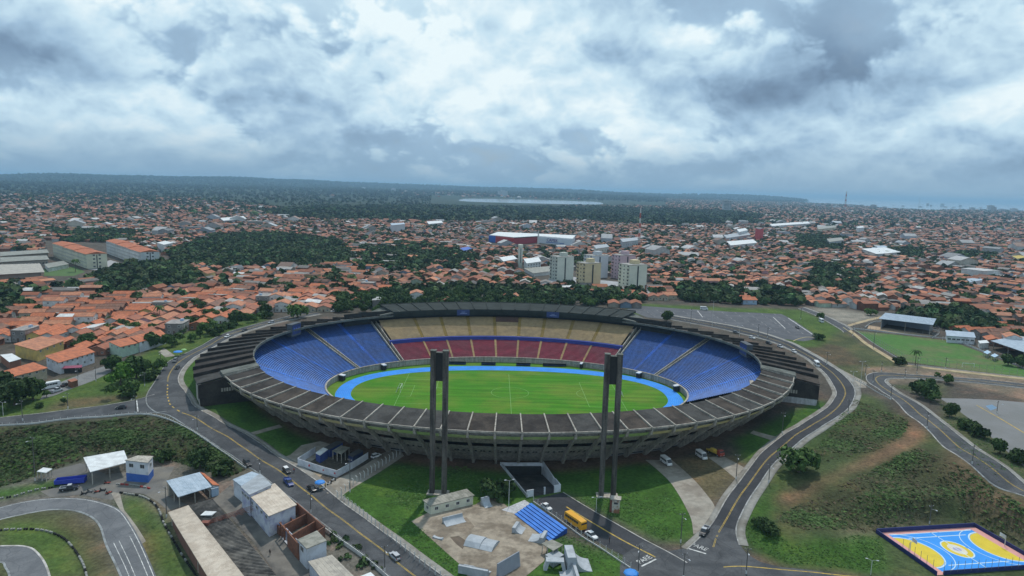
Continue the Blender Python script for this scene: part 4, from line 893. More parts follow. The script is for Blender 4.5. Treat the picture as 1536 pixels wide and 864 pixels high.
def house_bulk(name, P, wr, dr, hr, label, seed):
    g = np.random.default_rng(seed); n = len(P); x, y, a = P[:, 0], P[:, 1], P[:, 2]
    w = P[:, 3]*g.uniform(*wr, n)/2; d = g.uniform(*dr, n)/2; h = g.choice(hr, n)*g.uniform(.9, 1.1, n); r = h+w*2*g.uniform(.16, .24, n)
    flat = g.random(n) < .16; r = np.where(flat, h+.35, r); z = Hn(x, y)-.6; ov = .45
    ca, sa = np.cos(a), np.sin(a)
    def P3(u, v, q): return np.stack([x+u*ca-v*sa, y+u*sa+v*ca, z+q], -1)
    zero = np.zeros(n)
    V = np.stack([P3(-w, -d, zero), P3(w, -d, zero), P3(w, d, zero), P3(-w, d, zero), P3(-w, -d, h), P3(w, -d, h), P3(w, d, h), P3(-w, d, h), P3(zero, -d, r-.12), P3(zero, d, r-.12),
                  P3(-w-ov, -d-ov, h-.1), P3(zero, -d-ov, r), P3(zero, d+ov, r), P3(-w-ov, d+ov, h-.1), P3(w+ov, -d-ov, h-.1), P3(w+ov, d+ov, h-.1)], 1)
    T = np.array([(0,1,5),(0,5,4),(1,2,6),(1,6,5),(2,3,7),(2,7,6),(3,0,4),(3,4,7),(4,5,8),(6,7,9),(10,11,12),(10,12,13),(11,14,15),(11,15,12)])
    Q = (T[None]+np.arange(n)[:, None, None]*16).reshape(-1, 3)
    rc = ROOFC[g.choice(len(ROOFC), n, p=ROOFP)]*g.uniform(.5, .98, (n, 1)); wc = WALLC[g.choice(len(WALLC), n, p=WALLP)]*g.uniform(.45, .95, (n, 1))
    far_fade = smooth01((np.hypot(x, y)-600)/900)[:, None]*.14; rc = rc*(1-far_fade)+(rc.mean(1, keepdims=True)*np.array((.95, .9, .88)))*far_fade*.8  # roof colours dulled and darkened with distance, aerial fading put into the paint
    rc2 = rc*g.uniform(.85, 1.1, (n, 1)); col = np.repeat(wc[:, None], 14, 1); col[:, 10:12] = rc[:, None]; col[:, 12:14] = rc2[:, None]
    o = bulk(name, V.reshape(-1, 3), Q, Mattr('house_paint'), None, col.reshape(-1, 3)); tag(o, label, 'houses', None, 'stuff'); return o
L1 = lattice((-1500, 1500), (330, 2000), 135, 8.0, 12.0, 4.5, 5)
ok = edge_ok(L1[:, 0], L1[:, 1]) & ~in_any(L1[:, 0], L1[:, 1], KEEP+STREETS_P) & ~inpoly(L1[:, 0], L1[:, 1], MANG)
for wp, ww in zip(WOODS, WOODW): ok &= ~(inpoly(L1[:, 0], L1[:, 1], wp) & (rng.random(len(L1)) < ww))
HERO = [G(*p) for p in ((65,590),(140,560),(218,543),(30,555),(20,525),(245,520),(275,507))]
for q in HERO: ok &= ((L1[:, 0]-q.x)**2+(L1[:, 1]-q.y)**2) > 13**2
az = np.abs(L1[:, 0])/np.maximum(L1[:, 1], 1); ok &= (az < 0.95)
dd = np.hypot(L1[:, 0], L1[:, 1]); ok &= rng.random(len(L1)) < np.where(dd < 700, .92, .80)
L1 = L1[ok]; dd = np.hypot(L1[:, 0], L1[:, 1]); px_, py_, _ = pix(L1[:, 0], L1[:, 1], Hn(L1[:, 0], L1[:, 1])+3)
vis = (px_ > -10) & (px_ < 1546) & (py_ < 864)
hid = (px_ > 500) & (px_ < 980) & (py_ > 448)            # behind the far stand and its trees
order = np.argsort(np.where(vis & ~hid, dd, 1e9)); IND = order[:292]; REST = order[292:]
house_bulk('house_rows', L1[REST], (.92, 1.06), (10, 14.5), [3.4, 3.6, 3.8, 4.4, 6.4], 'tightly packed small houses with mostly orange tile roofs filling the distance', 3)
# ---- individual houses: prototypes and copies
TILE = {k: M('tile_roof_'+k, c, .85, .22, .8, 0, c2, .35) for k, c, c2 in (('orange', (0.47,0.150,0.068), (0.34,0.115,0.06)), ('faded', (0.47,0.20,0.11), (0.34,0.15,0.09)), ('brown', (0.25,0.12,0.078), (0.16,0.09,0.065)), ('grey', (0.33,0.31,0.29), (0.22,0.20,0.19)), ('white', (0.58,0.58,0.57), (0.45,0.45,0.44)), ('rust', (0.33,0.12,0.07), (0.26,0.11,0.07)))}
WALLM = {k: M('wall_'+k, c, .9, .14, .5, 0, c2, .3) for k, c, c2 in (('white', (0.64,0.64,0.62), (0.5,0.49,0.46)), ('brick', (0.29,0.135,0.085), (0.23,0.115,0.08)), ('beige', (0.44,0.38,0.28), (0.36,0.31,0.24)), ('yellow', (0.60,0.44,0.14), (0.5,0.38,0.15)), ('blue', (0.34,0.45,0.58), (0.3,0.38,0.48)), ('pink', (0.55,0.33,0.36), (0.45,0.28,0.3)), ('grey', (0.26,0.24,0.22), (0.19,0.175,0.165)), ('mint', (0.42,0.55,0.44), (0.36,0.46,0.38)), ('lilac', (0.42,0.36,0.52), (0.36,0.32,0.44)))}
GLASS = M('window_dark', (0.035, 0.04, 0.045), 0.3, 0.2, 1, spec=0.5); DOOR = M('door_brown', (0.12, 0.075, 0.05), .7, .2, 1); FRAME = M('frame_white', (0.6, 0.6, 0.58), .7, .1, 1)
def add_window(root, c, w, h, nrm, wallmat=None, name='window'):
    """window set in a wall: dark pane slightly recessed behind a frame; nrm 0..3 = -y, +x, +y, -x"""
    key = ('win', round(w, 2), round(h, 2)); f = MATS.get(key)
    if f is None:
        m = MB(); m.box((0, -.02, 0), (w, .06, h)); p = m.mesh('window', GLASS)
        m = MB(); 
        for s in (-1, 1): m.box((s*w/2, -.05, 0), (.09, .12, h+.09)); m.box((0, -.05, s*h/2), (w-.09, .11, .09))
        m.box((0, -.05, 0), (.05, .1, h-.1)); q = m.mesh('window_frame', FRAME); f = MATS[key] = (p, q)
    o = link(name, f[0], root, c, nrm*math.pi/2); link('frame', f[1], o); return o
def make_house(wall, tile, w, d, h, kind, name='house'):
    r = empty(name, (0, -900, 0), 0, '', 'house'); W_, T = WALLM[wall], TILE[tile]; rise = w*.19
    m = MB()
    if kind == 'gable': m.profile([(-w/2, -.8), (w/2, -.8), (w/2, h), (0, h+rise-.1), (-w/2, h)], -d/2, d/2)
    elif kind == 'shed': m.profile([(-w/2, -.8), (w/2, -.8), (w/2, h+.9), (-w/2, h)], -d/2, d/2)
    else: m.box((0, 0, h/2-.4), (w, d, h+.8))
    m.build('wall', W_, r); o = .5
    if kind == 'gable':
        for s in (-1, 1):
            m = MB(); lo = [(0, -d/2-o, h+rise-.02), (s*(w/2+o), -d/2-o, h-.19), (s*(w/2+o), d/2+o, h-.19), (0, d/2+o, h+rise-.02)]; hi = [(a, b, c+.16) for a, b, c in lo]
            if s < 0: lo.reverse(); hi.reverse()
            m.hexa(lo, hi); m.build('roof', T, r)
        m = MB(); m.tube((0, -d/2-o, h+rise+.13), (0, d/2+o, h+rise+.13), .14, 5); m.build('ridge', T, r)
    elif kind == 'shed':
        m = MB(); m.hexa([(-w/2-o, -d/2-o, h-.05), (w/2+o, -d/2-o, h+1.0), (w/2+o, d/2+o, h+1.0), (-w/2-o, d/2+o, h-.05)], [(-w/2-o, -d/2-o, h+.1), (w/2+o, -d/2-o, h+1.15), (w/2+o, d/2+o, h+1.15), (-w/2-o, d/2+o, h+.1)]); m.build('roof', T, r)
    else:
        m = MB(); m.box((0, 0, h+.1), (w+.3, d+.3, .2)); m.build('roof', T, r)
        m = MB(); m.box((w*.2, d*.2, h+.75), (1.5, 1.5, 1.1)); m.build('water_tank', WALLM['blue'], r)
    for f, q in ((0, d/2), (2, d/2)):
        sg = -1 if f == 0 else 1
        for zz in ([1.6] if h < 5 else [1.6, 4.6]):
            for xx in (-.28, .3): add_window(r, (w*xx, sg*q, zz), 1.2, 1.0, f)
        m = MB(); m.box((0, sg*(q+.02), 1.0), (.9, .08, 2.0)); m.build('door', DOOR, r)
    for f, sg in ((1, 1), (3, -1)):
        for yy in (-.25, .25): add_window(r, (sg*w/2, d*yy, h-1.6), 1.1, .9, f)
    return r
PROTO = [('brick', 'orange', 8.4, 12.5, 3.4, 'gable', 'brick house with an orange tile roof'), ('white', 'orange', 8.6, 12, 3.6, 'gable', 'white house with an orange tile roof'), ('beige', 'faded', 9, 13, 3.5, 'gable', 'beige house with a faded tile roof'),
         ('brick', 'brown', 8, 13, 3.4, 'gable', 'brick house with weathered brown roof'), ('grey', 'brown', 8.2, 12, 4.2, 'gable', 'grey house with weathered brown roof'), ('white', 'faded', 8.2, 12.5, 6.4, 'gable', 'white two storey house with faded tiles'),
         ('yellow', 'orange', 8.4, 11.5, 3.6, 'gable', 'yellow house with an orange tile roof'), ('pink', 'faded', 8.2, 12, 3.5, 'gable', 'pink house with a faded tile roof'), ('blue', 'orange', 8.4, 12, 3.8, 'gable', 'pale blue house with orange tile roof'),
         ('brick', 'grey', 8.2, 11, 3.6, 'shed', 'brick house under a grey sheet roof'), ('white', 'white', 8.4, 11, 3.8, 'shed', 'white house under a white sheet roof'), ('grey', 'grey', 8, 11, 6.2, 'flat', 'grey flat roofed two storey house'), ('brick', 'rust', 9, 13, 3.6, 'gable', 'brick house with rusty red tile roof'), ('beige', 'rust', 8.4, 12, 3.4, 'gable', 'beige house with rusty red tile roof')]
HP = [make_house(*p[:6]) for p in PROTO]; PW = np.array([.24,.07,.08,.13,.06,.05,.03,.02,.02,.06,.02,.03,.15,.09]); PW /= PW.sum()
hused = set()
BANDS = [(130,'by the left edge'), (270,'below the cream apartments'), (400,'below the hill wood'), (520,'behind the left roof'), (640,'left behind the stadium'), (760,'behind the grand stand'), (1010,'below the pastel towers'), (1200,'beyond the parking lot'), (1330,'past the street end'), (9999,'beyond the covered stand')]
def region(px, py, ps, pys):
    k = next(i for i, b in enumerate(BANDS) if px < b[0]); lo = BANDS[k-1][0] if k else -99
    q = np.sort(pys[(ps >= lo) & (ps < BANDS[k][0])]); r = np.searchsorted(q, py)/max(1, len(q))
    return ('front' if r > .66 else 'middle' if r > .33 else 'back')+' rows '+BANDS[k][1]
RELABEL = []
def settle(items):
    by = {}
    for o, x in items: by.setdefault(o['label'], []).append((x, o))
    for lb, L in by.items():
        if 5 < len(L) <= 30:
            L.sort(key=lambda t: t[0]); n = len(L); od = ['', 'second ', 'third ', 'fourth ', 'fifth ', 'sixth ', 'seventh ', 'eighth ', 'ninth ', 'tenth ', 'eleventh ', 'twelfth ', 'thirteenth ', 'fourteenth ', 'fifteenth ']
            for j, (x, o) in enumerate(L): o['label'] = lb+', '+('leftmost' if j == 0 else 'rightmost' if j == n-1 else od[j]+'from left' if j < n/2 else od[n-1-j]+'from right')
        if 1 < len(L) <= 5:
            L.sort(key=lambda t: t[0]); n = len(L); nm = {2: ['left', 'right'], 3: ['leftmost', 'middle', 'rightmost'], 4: ['leftmost', 'left middle', 'right middle', 'rightmost'], 5: ['leftmost', 'left middle', 'middle', 'right middle', 'rightmost']}[n]
            for (x, o), w in zip(L, nm): o['label'] = lb+', '+w
for i in IND:
    x, y, a, w = L1[i]; k = int(rng.choice(len(HP), p=PW)); wd, dp = PROTO[k][2], PROTO[k][3]; p = (x, y, hz(x, y)-.1)
    lb = PROTO[k][6]+', '+region(px_[i], py_[i], px_[IND], py_[IND]); gp = 'small houses of the dense neighbourhood'; s = (w/wd*random.uniform(.95, 1.04), 13.0/dp*random.uniform(.8, 1.08), random.uniform(.9, 1.15))
    rz = a+(math.pi if random.random() < .5 else 0)
    if k not in hused: hused.add(k); o = HP[k]; o.location = p; o.rotation_euler = (0, 0, rz); o.scale = s; tag(o, lb, None, gp)
    else: o = copy_tree(HP[k], p, rz, None, lb, gp, s)
    RELABEL.append((o, px_[i]))
settle(RELABEL); RELABEL = []
for k, o in enumerate(HP):
    if k not in hused:
        for c in list(o.children_recursive)+[o]: bpy.data.objects.remove(c)
# ---- farther city: smaller detail, larger blocks
FARC = [fpoly(p) for p in ([(-250,289),(200,292),(330,299),(450,316),(520,334),(-250,340)], [(1000,299),(1230,304),(1300,308),(1420,311),(1700,318),(1700,345),(1150,345),(1150,332),(1000,318)], [(840,308),(980,309),(1100,316),(1000,320),(860,314)])]
def scatter(polys, step, jitter, seed):
    g = np.random.default_rng(seed); A = []
    for P in polys:
        P = np.array(P); lo, hi = P.min(0), P.max(0); X, Y = np.meshgrid(np.arange(lo[0], hi[0], step), np.arange(lo[1], hi[1], step)); x = X.ravel()+g.uniform(-jitter, jitter, X.size)*step; y = Y.ravel()+g.uniform(-jitter, jitter, X.size)*step
        k = inpoly(x, y, P); A.append(np.c_[x[k], y[k]])
    return np.concatenate(A)
F1 = scatter(FARC, 21, .4, 9); F1 = F1[(np.hypot(F1[:, 0], F1[:, 1]) > 1990) & ~inpoly(F1[:, 0], F1[:, 1], MANG)]; g_ = np.random.default_rng(4)
dens = (np.sin(F1[:, 0]*.004+1)*np.cos(F1[:, 1]*.0031)+1)/2; fd = np.hypot(F1[:, 0], F1[:, 1]); F1 = F1[g_.random(len(F1)) < (.35+.5*dens)*(1-.75*smooth01((fd-2400)/1500)*(F1[:, 0] < 600))]
F1 = F1[(Hn(F1[:, 0], F1[:, 1]) > 4)]
house_bulk('distant_houses', np.c_[F1, g_.choice([.1, 1.5, .4], len(F1))+g_.normal(0, .1, len(F1)), np.full(len(F1), 13.)], (.8, 1.4), (11, 20), [4, 4.5, 6, 7.5], 'distant mass of tiny houses thinning into haze', 8)
F2 = scatter([fpoly([(480,283.5),(900,290.5),(900,297),(640,295),(480,291)], 40)], 90, .5, 19); F2 = F2[(g_.random(len(F2)) < .22+.3*np.sin(F2[:, 0]*.002+F2[:, 1]*.0013)) & (Hn(F2[:, 0], F2[:, 1]) > 8)]
house_bulk('hill_houses', np.c_[F2, g_.uniform(0, 3, len(F2)), np.full(len(F2), 22.)], (.6, 1.6), (14, 30), [6, 8, 12], 'scattered pale buildings on the far hills', 18)
BB = np.c_[rng.uniform(-900, 1500, 230), rng.uniform(650, 2300, 230)]; BB = BB[(np.abs(BB[:, 0]-150) < .8*BB[:, 1]) & ~in_any(BB[:, 0], BB[:, 1], KEEP+WOODS) & ~inpoly(BB[:, 0], BB[:, 1], MANG)]
def pale_blocks():
    global ROOFC, ROOFP, WALLC, WALLP
    keep = ROOFC, ROOFP, WALLC, WALLP; ROOFC = np.array([(.5,.5,.5),(.35,.36,.37),(.3,.2,.16),(.42,.45,.48)]); ROOFP = np.array([.4,.3,.15,.15]); WALLC = np.array([(.6,.6,.58),(.5,.47,.4),(.45,.5,.55),(.3,.3,.3)]); WALLP = np.array([.5,.2,.2,.1])
    house_bulk('larger_blocks', np.c_[BB, rng.choice([.1, 1.5, .4], len(BB)), np.full(len(BB), 15.)], (.7, 1.9), (10, 28), [5, 6, 8, 11], 'larger pale flat roofed buildings standing among the small houses', 28); ROOFC, ROOFP, WALLC, WALLP = keep
pale_blocks()
# ---- woods: trees one by one where they show, canopy beyond
cand = []
for wp, ww in zip(WOODS, WOODW):
    q = scatter([wp], 8.2, .38, 31); q = q[rng.random(len(q)) < ww]; cand.append(q)
cand = np.concatenate(cand)
extra = np.c_[rng.uniform(-1400, 1400, 10500), rng.uniform(330, 2000, 10500)]; extra = extra[edge_ok(extra[:, 0], extra[:, 1]) & (np.abs(extra[:, 0]) < .95*extra[:, 1]) & ~in_any(extra[:, 0], extra[:, 1], KEEP+STREETS_P) & ~inpoly(extra[:, 0], extra[:, 1], MANG)]
cand = np.r_[cand, extra]; d_ = np.hypot(cand[:, 0], cand[:, 1]); tx, ty, _ = pix(cand[:, 0], cand[:, 1], np.full(len(cand), 14.)); v_ = (tx > -10) & (tx < 1546)
o_ = np.argsort(np.where(v_, d_, 1e9)); TI, TRS = o_[:250], o_[250:]
for i in TI:
    x, y = cand[i]; k = int(rng.choice([0, 1, 2, 3], p=[.35, .25, .2, .2])); lb = ['dark broad tree', 'large dark broad tree', 'mid green round tree', 'low mid green tree'][k]+', '+region(tx[i], ty[i], tx[TI], ty[TI])
    RELABEL.append((put_tree(k, 0, 0, lb, 'trees among the houses', random.uniform(.62, .95), Vector((x, y, hz(x, y)-.3))), tx[i]))
settle(RELABEL)
def clump_bulk(name, P, r0, r1, n, label, seed, dark=1.0, lift=0.0):
    g = np.random.default_rng(seed); N = len(P); R_ = g.uniform(r0, r1, N); d = g.normal(size=(N, n, 3)); d /= np.linalg.norm(d, axis=2)[..., None]; d[..., 2] = np.abs(d[..., 2])
    c = np.c_[P, Hn(P[:, 0], P[:, 1])][:, None, :]+d*(R_[:, None]*g.uniform(.55, 1.0, (N, n)))[..., None]*np.array((1, 1, .95)); c[..., 2] += R_[:, None]*.35+lift
    nn = d+g.normal(0, .4, d.shape); nn /= np.linalg.norm(nn, axis=2)[..., None]; u = np.cross(nn, g.normal(size=d.shape)); u /= np.linalg.norm(u, axis=2)[..., None]; w = np.cross(nn, u); s = (R_[:, None]*g.uniform(.32, .62, (N, n)))[..., None]
    V = np.stack([c-u*s-w*s*.7, c+u*s-w*s*.6, c+u*s*.7+w*s*.8, c-u*s*.8+w*s*.6], 2).reshape(-1, 3)
    col = np.array((.034, .064, .020))*g.choice([.55, .75, 1., 1.35, 1.9], (N, 1, 1), p=[.2, .27, .28, .17, .08])*g.uniform(.65, 1.35, (N, n, 1))*dark; col[..., 0] *= g.uniform(.8, 1.4, (N, 1))
    o = bulk(name, V, np.arange(4*N*n).reshape(-1, 4), Mattr('canopy_leaves', .85, .15, .3), None, col.reshape(-1, 3)); return tag(o, label, 'trees', None, 'stuff')
clump_bulk('tree_canopy', cand[TRS], 3.2, 5.2, 34, 'many small dark green tree crowns scattered between far houses', 6, 1.1, 1.0)
F3 = scatter(FARC, 44, .5, 41); clump_bulk('distant_trees', F3[(np.hypot(F3[:, 0], F3[:, 1]) > 1900) & (Hn(F3[:, 0], F3[:, 1]) > 4)], 6, 11, 10, 'dark specks of trees between the farthest houses', 16)
F4 = np.c_[rng.uniform(-11000, 8000, 42000), rng.uniform(2100, 13500, 42000)]; F4 = F4[(np.abs(F4[:, 0]) < .85*F4[:, 1]) & ((np.hypot(F4[:, 0], F4[:, 1]) > 6300) | (F4[:, 0] < -.12*F4[:, 1])) & (Hn(F4[:, 0], F4[:, 1]) > 4.9) & ~inpoly(F4[:, 0], F4[:, 1], FARC[1])]; fd4 = np.hypot(F4[:, 0], F4[:, 1]); clump_bulk('far_forest', F4, fd4*.0012+3, fd4*.0020+4, 7, 'dark forest covering the far plain and hills', 46, .62)
mg = scatter([MANG], 17, .45, 51); clump_bulk('mangrove_wood', mg, 5, 11, 9, 'wide dark mangrove wood below the lagoon in the distance', 26, .8)
# ---------------------------------------------------------------- vehicles
PAINT = {k: M('car_paint_'+k, c, .32, .05, .5, 0, None, spec=.5) for k, c in (('white', (0.72,0.72,0.72)), ('black', (0.018,0.018,0.022)), ('blue', (0.03,0.06,0.22)), ('silver', (0.42,0.43,0.45)), ('grey', (0.13,0.135,0.145)), ('yellow', (0.70,0.34,0.02)), ('gold', (0.55,0.38,0.06)), ('red', (0.30,0.05,0.03)))}
TYRE = M('tyre', (0.015, 0.015, 0.015), .9, .1, 2); RIM = M('rim', (0.35, 0.35, 0.36), .4, .1, 2); LAMP = M('lamp_glass', (0.6, 0.6, 0.55), .2, .1, 2, spec=.6); TAIL = M('tail_lamp', (0.35, 0.02, 0.02), .3, .1, 2)
def make_vehicle(name, cat, kind, paint, second=None):
    r = empty(name, (0, -900, 0), 0, '', cat); P = PAINT[paint]
    dim = {'sedan': (4.4, 1.75, 1.45), 'hatch': (3.9, 1.7, 1.5), 'pickup': (5.2, 1.85, 1.75), 'van': (5.6, 2.0, 2.5), 'bus': (8.0, 2.3, 2.9), 'truck': (7.5, 2.4, 2.6), 'jeep': (4.2, 1.8, 1.85)}[kind]
    L, Wd, Hh = dim; b = .28; w = Wd/2
    def loft(secs, nm, mat, par=r):      # sections: (x, half width, z0, z1)
        m = MB(); V = []
        for x, hw, z0, z1 in secs: V += [(x, -hw, z0), (x, -hw*1.0, (z0+z1)/2), (x, -hw*.9, z1), (x, hw*.9, z1), (x, hw, (z0+z1)/2), (x, hw, z0)]
        n = len(secs); F = [(i*6+j, i*6+(j+1) % 6, (i+1)*6+(j+1) % 6, (i+1)*6+j) for i in range(n-1) for j in range(6)]+[tuple(range(5, -1, -1)), tuple(range((n-1)*6, n*6))]
        m.add(V, F); return m.build(nm, mat, par)
    h = L/2
    if kind in ('sedan', 'hatch', 'jeep', 'pickup'):
        bz = {'sedan': .85, 'hatch': .9, 'jeep': 1.1, 'pickup': 1.05}[kind]
        loft([(-h, w*.86, .35, bz*.9), (-h*.9, w, b, bz), (h*.3, w, b, bz), (h*.85, w*.97, b, bz*.88), (h, w*.82, .35, bz*.7)], 'body', P)
        cab = {'sedan': (-h*.72, -h*.45, h*.1, h*.42), 'hatch': (-h*.93, -h*.75, h*.12, h*.45), 'jeep': (-h*.93, -h*.86, h*.15, h*.36), 'pickup': (-h*.22, -h*.12, h*.28, h*.55)}[kind]
        loft([(cab[0], w*.88, bz-.02, bz+.02), (cab[1], w*.84, bz-.02, Hh-.06), (cab[2], w*.84, bz-.02, Hh-.06), (cab[3], w*.88, bz-.02, bz+.02)], 'windows', GLASS)
        m = MB(); m.box(((cab[1]+cab[2])/2, 0, Hh-.02), (cab[2]-cab[1]+.1, w*1.52, .09)); m.build('roof', PAINT[second] if second else P, r)
        if kind == 'pickup':
            m = MB()
            for s in (-1, 1): m.box((-h*.6, s*w*.88, bz+.1), (h*.72, .1, .3))
            m.box((-h*.95, 0, bz+.1), (.1, w*1.7, .3)); m.build('load_bed', PAINT[second] if second else P, r)
    elif kind in ('van', 'bus'):
        loft([(-h, w*.95, .4, Hh-.1), (-h*.95, w, b+.1, Hh), (h*.55, w, b+.1, Hh), (h*(.72 if kind == 'van' else .93), w*.98, b+.1, Hh*(.80 if kind == 'van' else .97)), (h*.97, w*.93, .35, Hh*(.48 if kind == 'van' else .9)), (h, w*.9, .4, Hh*.42)], 'body', P)
        m = MB()
        for s in (-1, 1):
            n = 4 if kind == 'van' else 6
            for j in range(n): m2 = MB(); x0 = -h*.9+(h*1.55)*j/n; m2.box((x0+h*.75/n, s*(w*.965), Hh*.68), (h*1.36/n, .08, Hh*.25)); m2.build('side_window', GLASS, r)
        m.hexa([(h*.60, -w*.8, Hh*.86), (h*.60, w*.8, Hh*.86), (h*.95, w*.8, Hh*.52), (h*.95, -w*.8, Hh*.52)], [(h*.64, -w*.8, Hh*.92), (h*.64, w*.8, Hh*.92), (h*.99, w*.8, Hh*.55), (h*.99, -w*.8, Hh*.55)]) if kind == 'van' else m.box((h*.97, 0, Hh*.66), (.12, w*1.75, Hh*.34))
        m.build('windscreen', GLASS, r); m = MB(); m.box((-h, 0, Hh*.66), (.08, w*1.55, Hh*.3)); m.build('rear_window', GLASS, r)
    else:
        m = MB(); m.box((-.9, 0, 1.0), (5.6, 2.3, .25)); 
        for s in (-1, 1): m.box((-.9, s*1.12, 1.3), (5.6, .08, .4))
        m.build('load_bed', PAINT['gold'], r); loft([(1.95, 1.1, .5, 2.4), (2.1, 1.15, .45, 2.5), (3.1, 1.15, .45, 2.45), (3.7, 1.1, .5, 1.5)], 'cab', PAINT['red']); m = MB(); m.box((3.2, 0, 1.95), (.7, 1.9, .55)); m.build('windscreen', GLASS, r)
        m = MB(); m.box((-1.2, 0, 1.5), (1.8, 1.5, .8)); m.build('load', PAINT['gold'], r); m = MB(); m.box((0, 0, .7), (6.8, .9, .3)); m.build('chassis', TYRE, r)
    wr = .33 if L < 5.4 else .42; me = MATS.get(('wh', wr))
    if me is None:
        a = MB(); a.tube((0, -.11, 0), (0, .11, 0), wr, 12); c = MB(); c.tube((0, -.125, 0), (0, .125, 0), wr*.58, 8); me = MATS[('wh', wr)] = (a.mesh('wheel', TYRE), c.mesh('rim', RIM))
    for x in (-h*.62, h*.62):
        for s in (-1, 1): o = link('wheel', me[0], r, (x, s*(w-.1), wr)); link('rim', me[1], o)
    for s in (-1, 1):
        m = MB(); m.box((h*.985, s*w*.62, .68), (.1, .34, .18)); m.build('headlight', LAMP, r); m = MB(); m.box((-h*.99, s*w*.72, .8), (.08, .2, .22)); m.build('tail_light', TAIL, r)
    return r
VEH = {}
def vehicle(kind, paint, p, q, label, cat, group=None, second=None, name=None):
    a, b = G(*p), G(*q); d = b-a; rz = math.atan2(d.y, d.x); pos = Vector((a.x, a.y, a.z+.08)); key = (kind, paint, second)
    if key in VEH: o = copy_tree(VEH[key], pos, rz, None, label, group)
    else: o = VEH[key] = make_vehicle(name or {'van': 'parked_van', 'bus': 'minibus', 'truck': 'flatbed_truck', 'pickup': 'pickup_truck', 'jeep': 'off_road_car'}.get(kind, 'car'), cat, kind, paint, second); o.location = pos; o.rotation_euler = (0, 0, rz); tag(o, label, cat, group)
    dz = [hz(a.x+math.cos(rz)*s, a.y+math.sin(rz)*s) for s in (-2, 2)]; o.rotation_euler.y = -math.atan2(dz[1]-dz[0], 4); o['category'] = cat; return o
CG = 'cars and vans on the roads round the stadium'
vehicle('sedan', 'white', (819.5,763), (835,774), 'white sedan parked by the blue bleachers nearest the entrance gates', 'car', CG)
vehicle('bus', 'yellow', (863,788), (879,799), 'orange yellow minibus parked between two white cars', 'minibus')
vehicle('sedan', 'white', (887,805.5), (903,817), 'white sedan parked in front of the yellow minibus', 'car', CG)
vehicle('pickup', 'black', (1056.5,800), (1045,815), 'black pickup with a white bonnet waiting near the painted stop line', 'pickup', CG, 'silver')
vehicle('pickup', 'blue', (433,726), (448,741), 'dark blue pickup driving down the middle of the left road', 'pickup', CG)
vehicle('hatch', 'black', (430,708), (445,723), 'black and white car parked on the kerb ahead of the blue pickup', 'car', CG, 'white')
vehicle('sedan', 'black', (468,735), (480,745), 'black car parked beside the blue parasol at the driveway', 'car', CG)
vehicle('jeep', 'black', (371,698), (382,707), 'black off road car parked by the end of the white railing', 'car', CG)
vehicle('hatch', 'silver', (592,837), (578,824), 'silver hatchback driving on the left road near the bottom edge', 'car', CG)
vehicle('hatch', 'white', (564,686), (580,680), 'white hatchback parked under the stadium wall beside the compound', 'car', CG)
vehicle('van', 'white', (999,696), (1012,705), 'white van on the concrete driveway under the stadium wall', 'van', 'white vans by the stadium')
vehicle('van', 'white', (1052,687), (1066,696), 'white van parked on the grass beside the yellow truck', 'van', 'white vans by the stadium')
vehicle('truck', 'yellow', (1073,682), (1090,689), 'yellow flatbed truck with red cab parked under the stadium ribs', 'truck')
vehicle('hatch', 'black', (266,553), (257,564), 'black car on the left ring road just past the bend', 'car', CG)
vehicle('hatch', 'grey', (263,542), (255,551), 'grey car at the side path mouth near the roadside parasols', 'car', CG)
vehicle('hatch', 'black', (182,613), (170,614), 'black car on the road coming in from the left edge', 'car', CG)
vehicle('bus', 'white', (75,583), (90,580), 'white bus half hidden under the dark trees at left', 'bus')
vehicle('pickup', 'silver', (85,588), (98,584), 'pale pickup parked on the grass in front of the white bus', 'pickup', CG)
vehicle('sedan', 'black', (98,579), (110,574), 'black car parked beside the red brick kiosk at left', 'car', CG)
vehicle('van', 'white', (1225,549), (1235,558), 'white van driving round the right bend of the ring road', 'van', 'white vans by the stadium')
vehicle('hatch', 'white', (1191,529), (1201,534), 'white car on the ring road behind the white van at right', 'car', CG)
vehicle('hatch', 'grey', (1104,500), (1116,502), 'grey car on the ring road below the tall parking lot pole', 'car', CG)
vehicle('hatch', 'white', (1128,508), (1140,511), 'white car on the ring road at the lower edge of the parking lot', 'car', CG)
vehicle('hatch', 'black', (1153,516), (1164,520), 'black car on the ring road just below the lot corner path', 'car', CG)
vehicle('sedan', 'silver', (1170,521), (1180,526), 'silver car on the ring road right of the lot corner path', 'car', CG)
vehicle('sedan', 'black', (367,497), (352,502), 'black car on the left ring road among the verge trees', 'car', CG)
vehicle('hatch', 'white', (341,506), (330,511), 'white car on the left ring road behind the black car', 'car', CG)
vehicle('hatch', 'silver', (407,485), (395,487), 'silver car high on the left ring road beside the dark scoreboard', 'car', CG)
vehicle('hatch', 'white', (500,468), (485,469), 'white car at the far back of the left ring road', 'car', CG)
vehicle('van', 'white', (1056,465), (1066,465.5), 'white van alone at the back edge of the parking lot', 'van', 'white vans by the stadium')
vehicle('sedan', 'black', (1196,492.5), (1204,497), 'black car at the right edge of the parking lot', 'car', CG)
vehicle('van', 'white', (1232,483.5), (1238,487), 'white van on the street beyond the parking lot', 'van', 'white vans by the stadium')
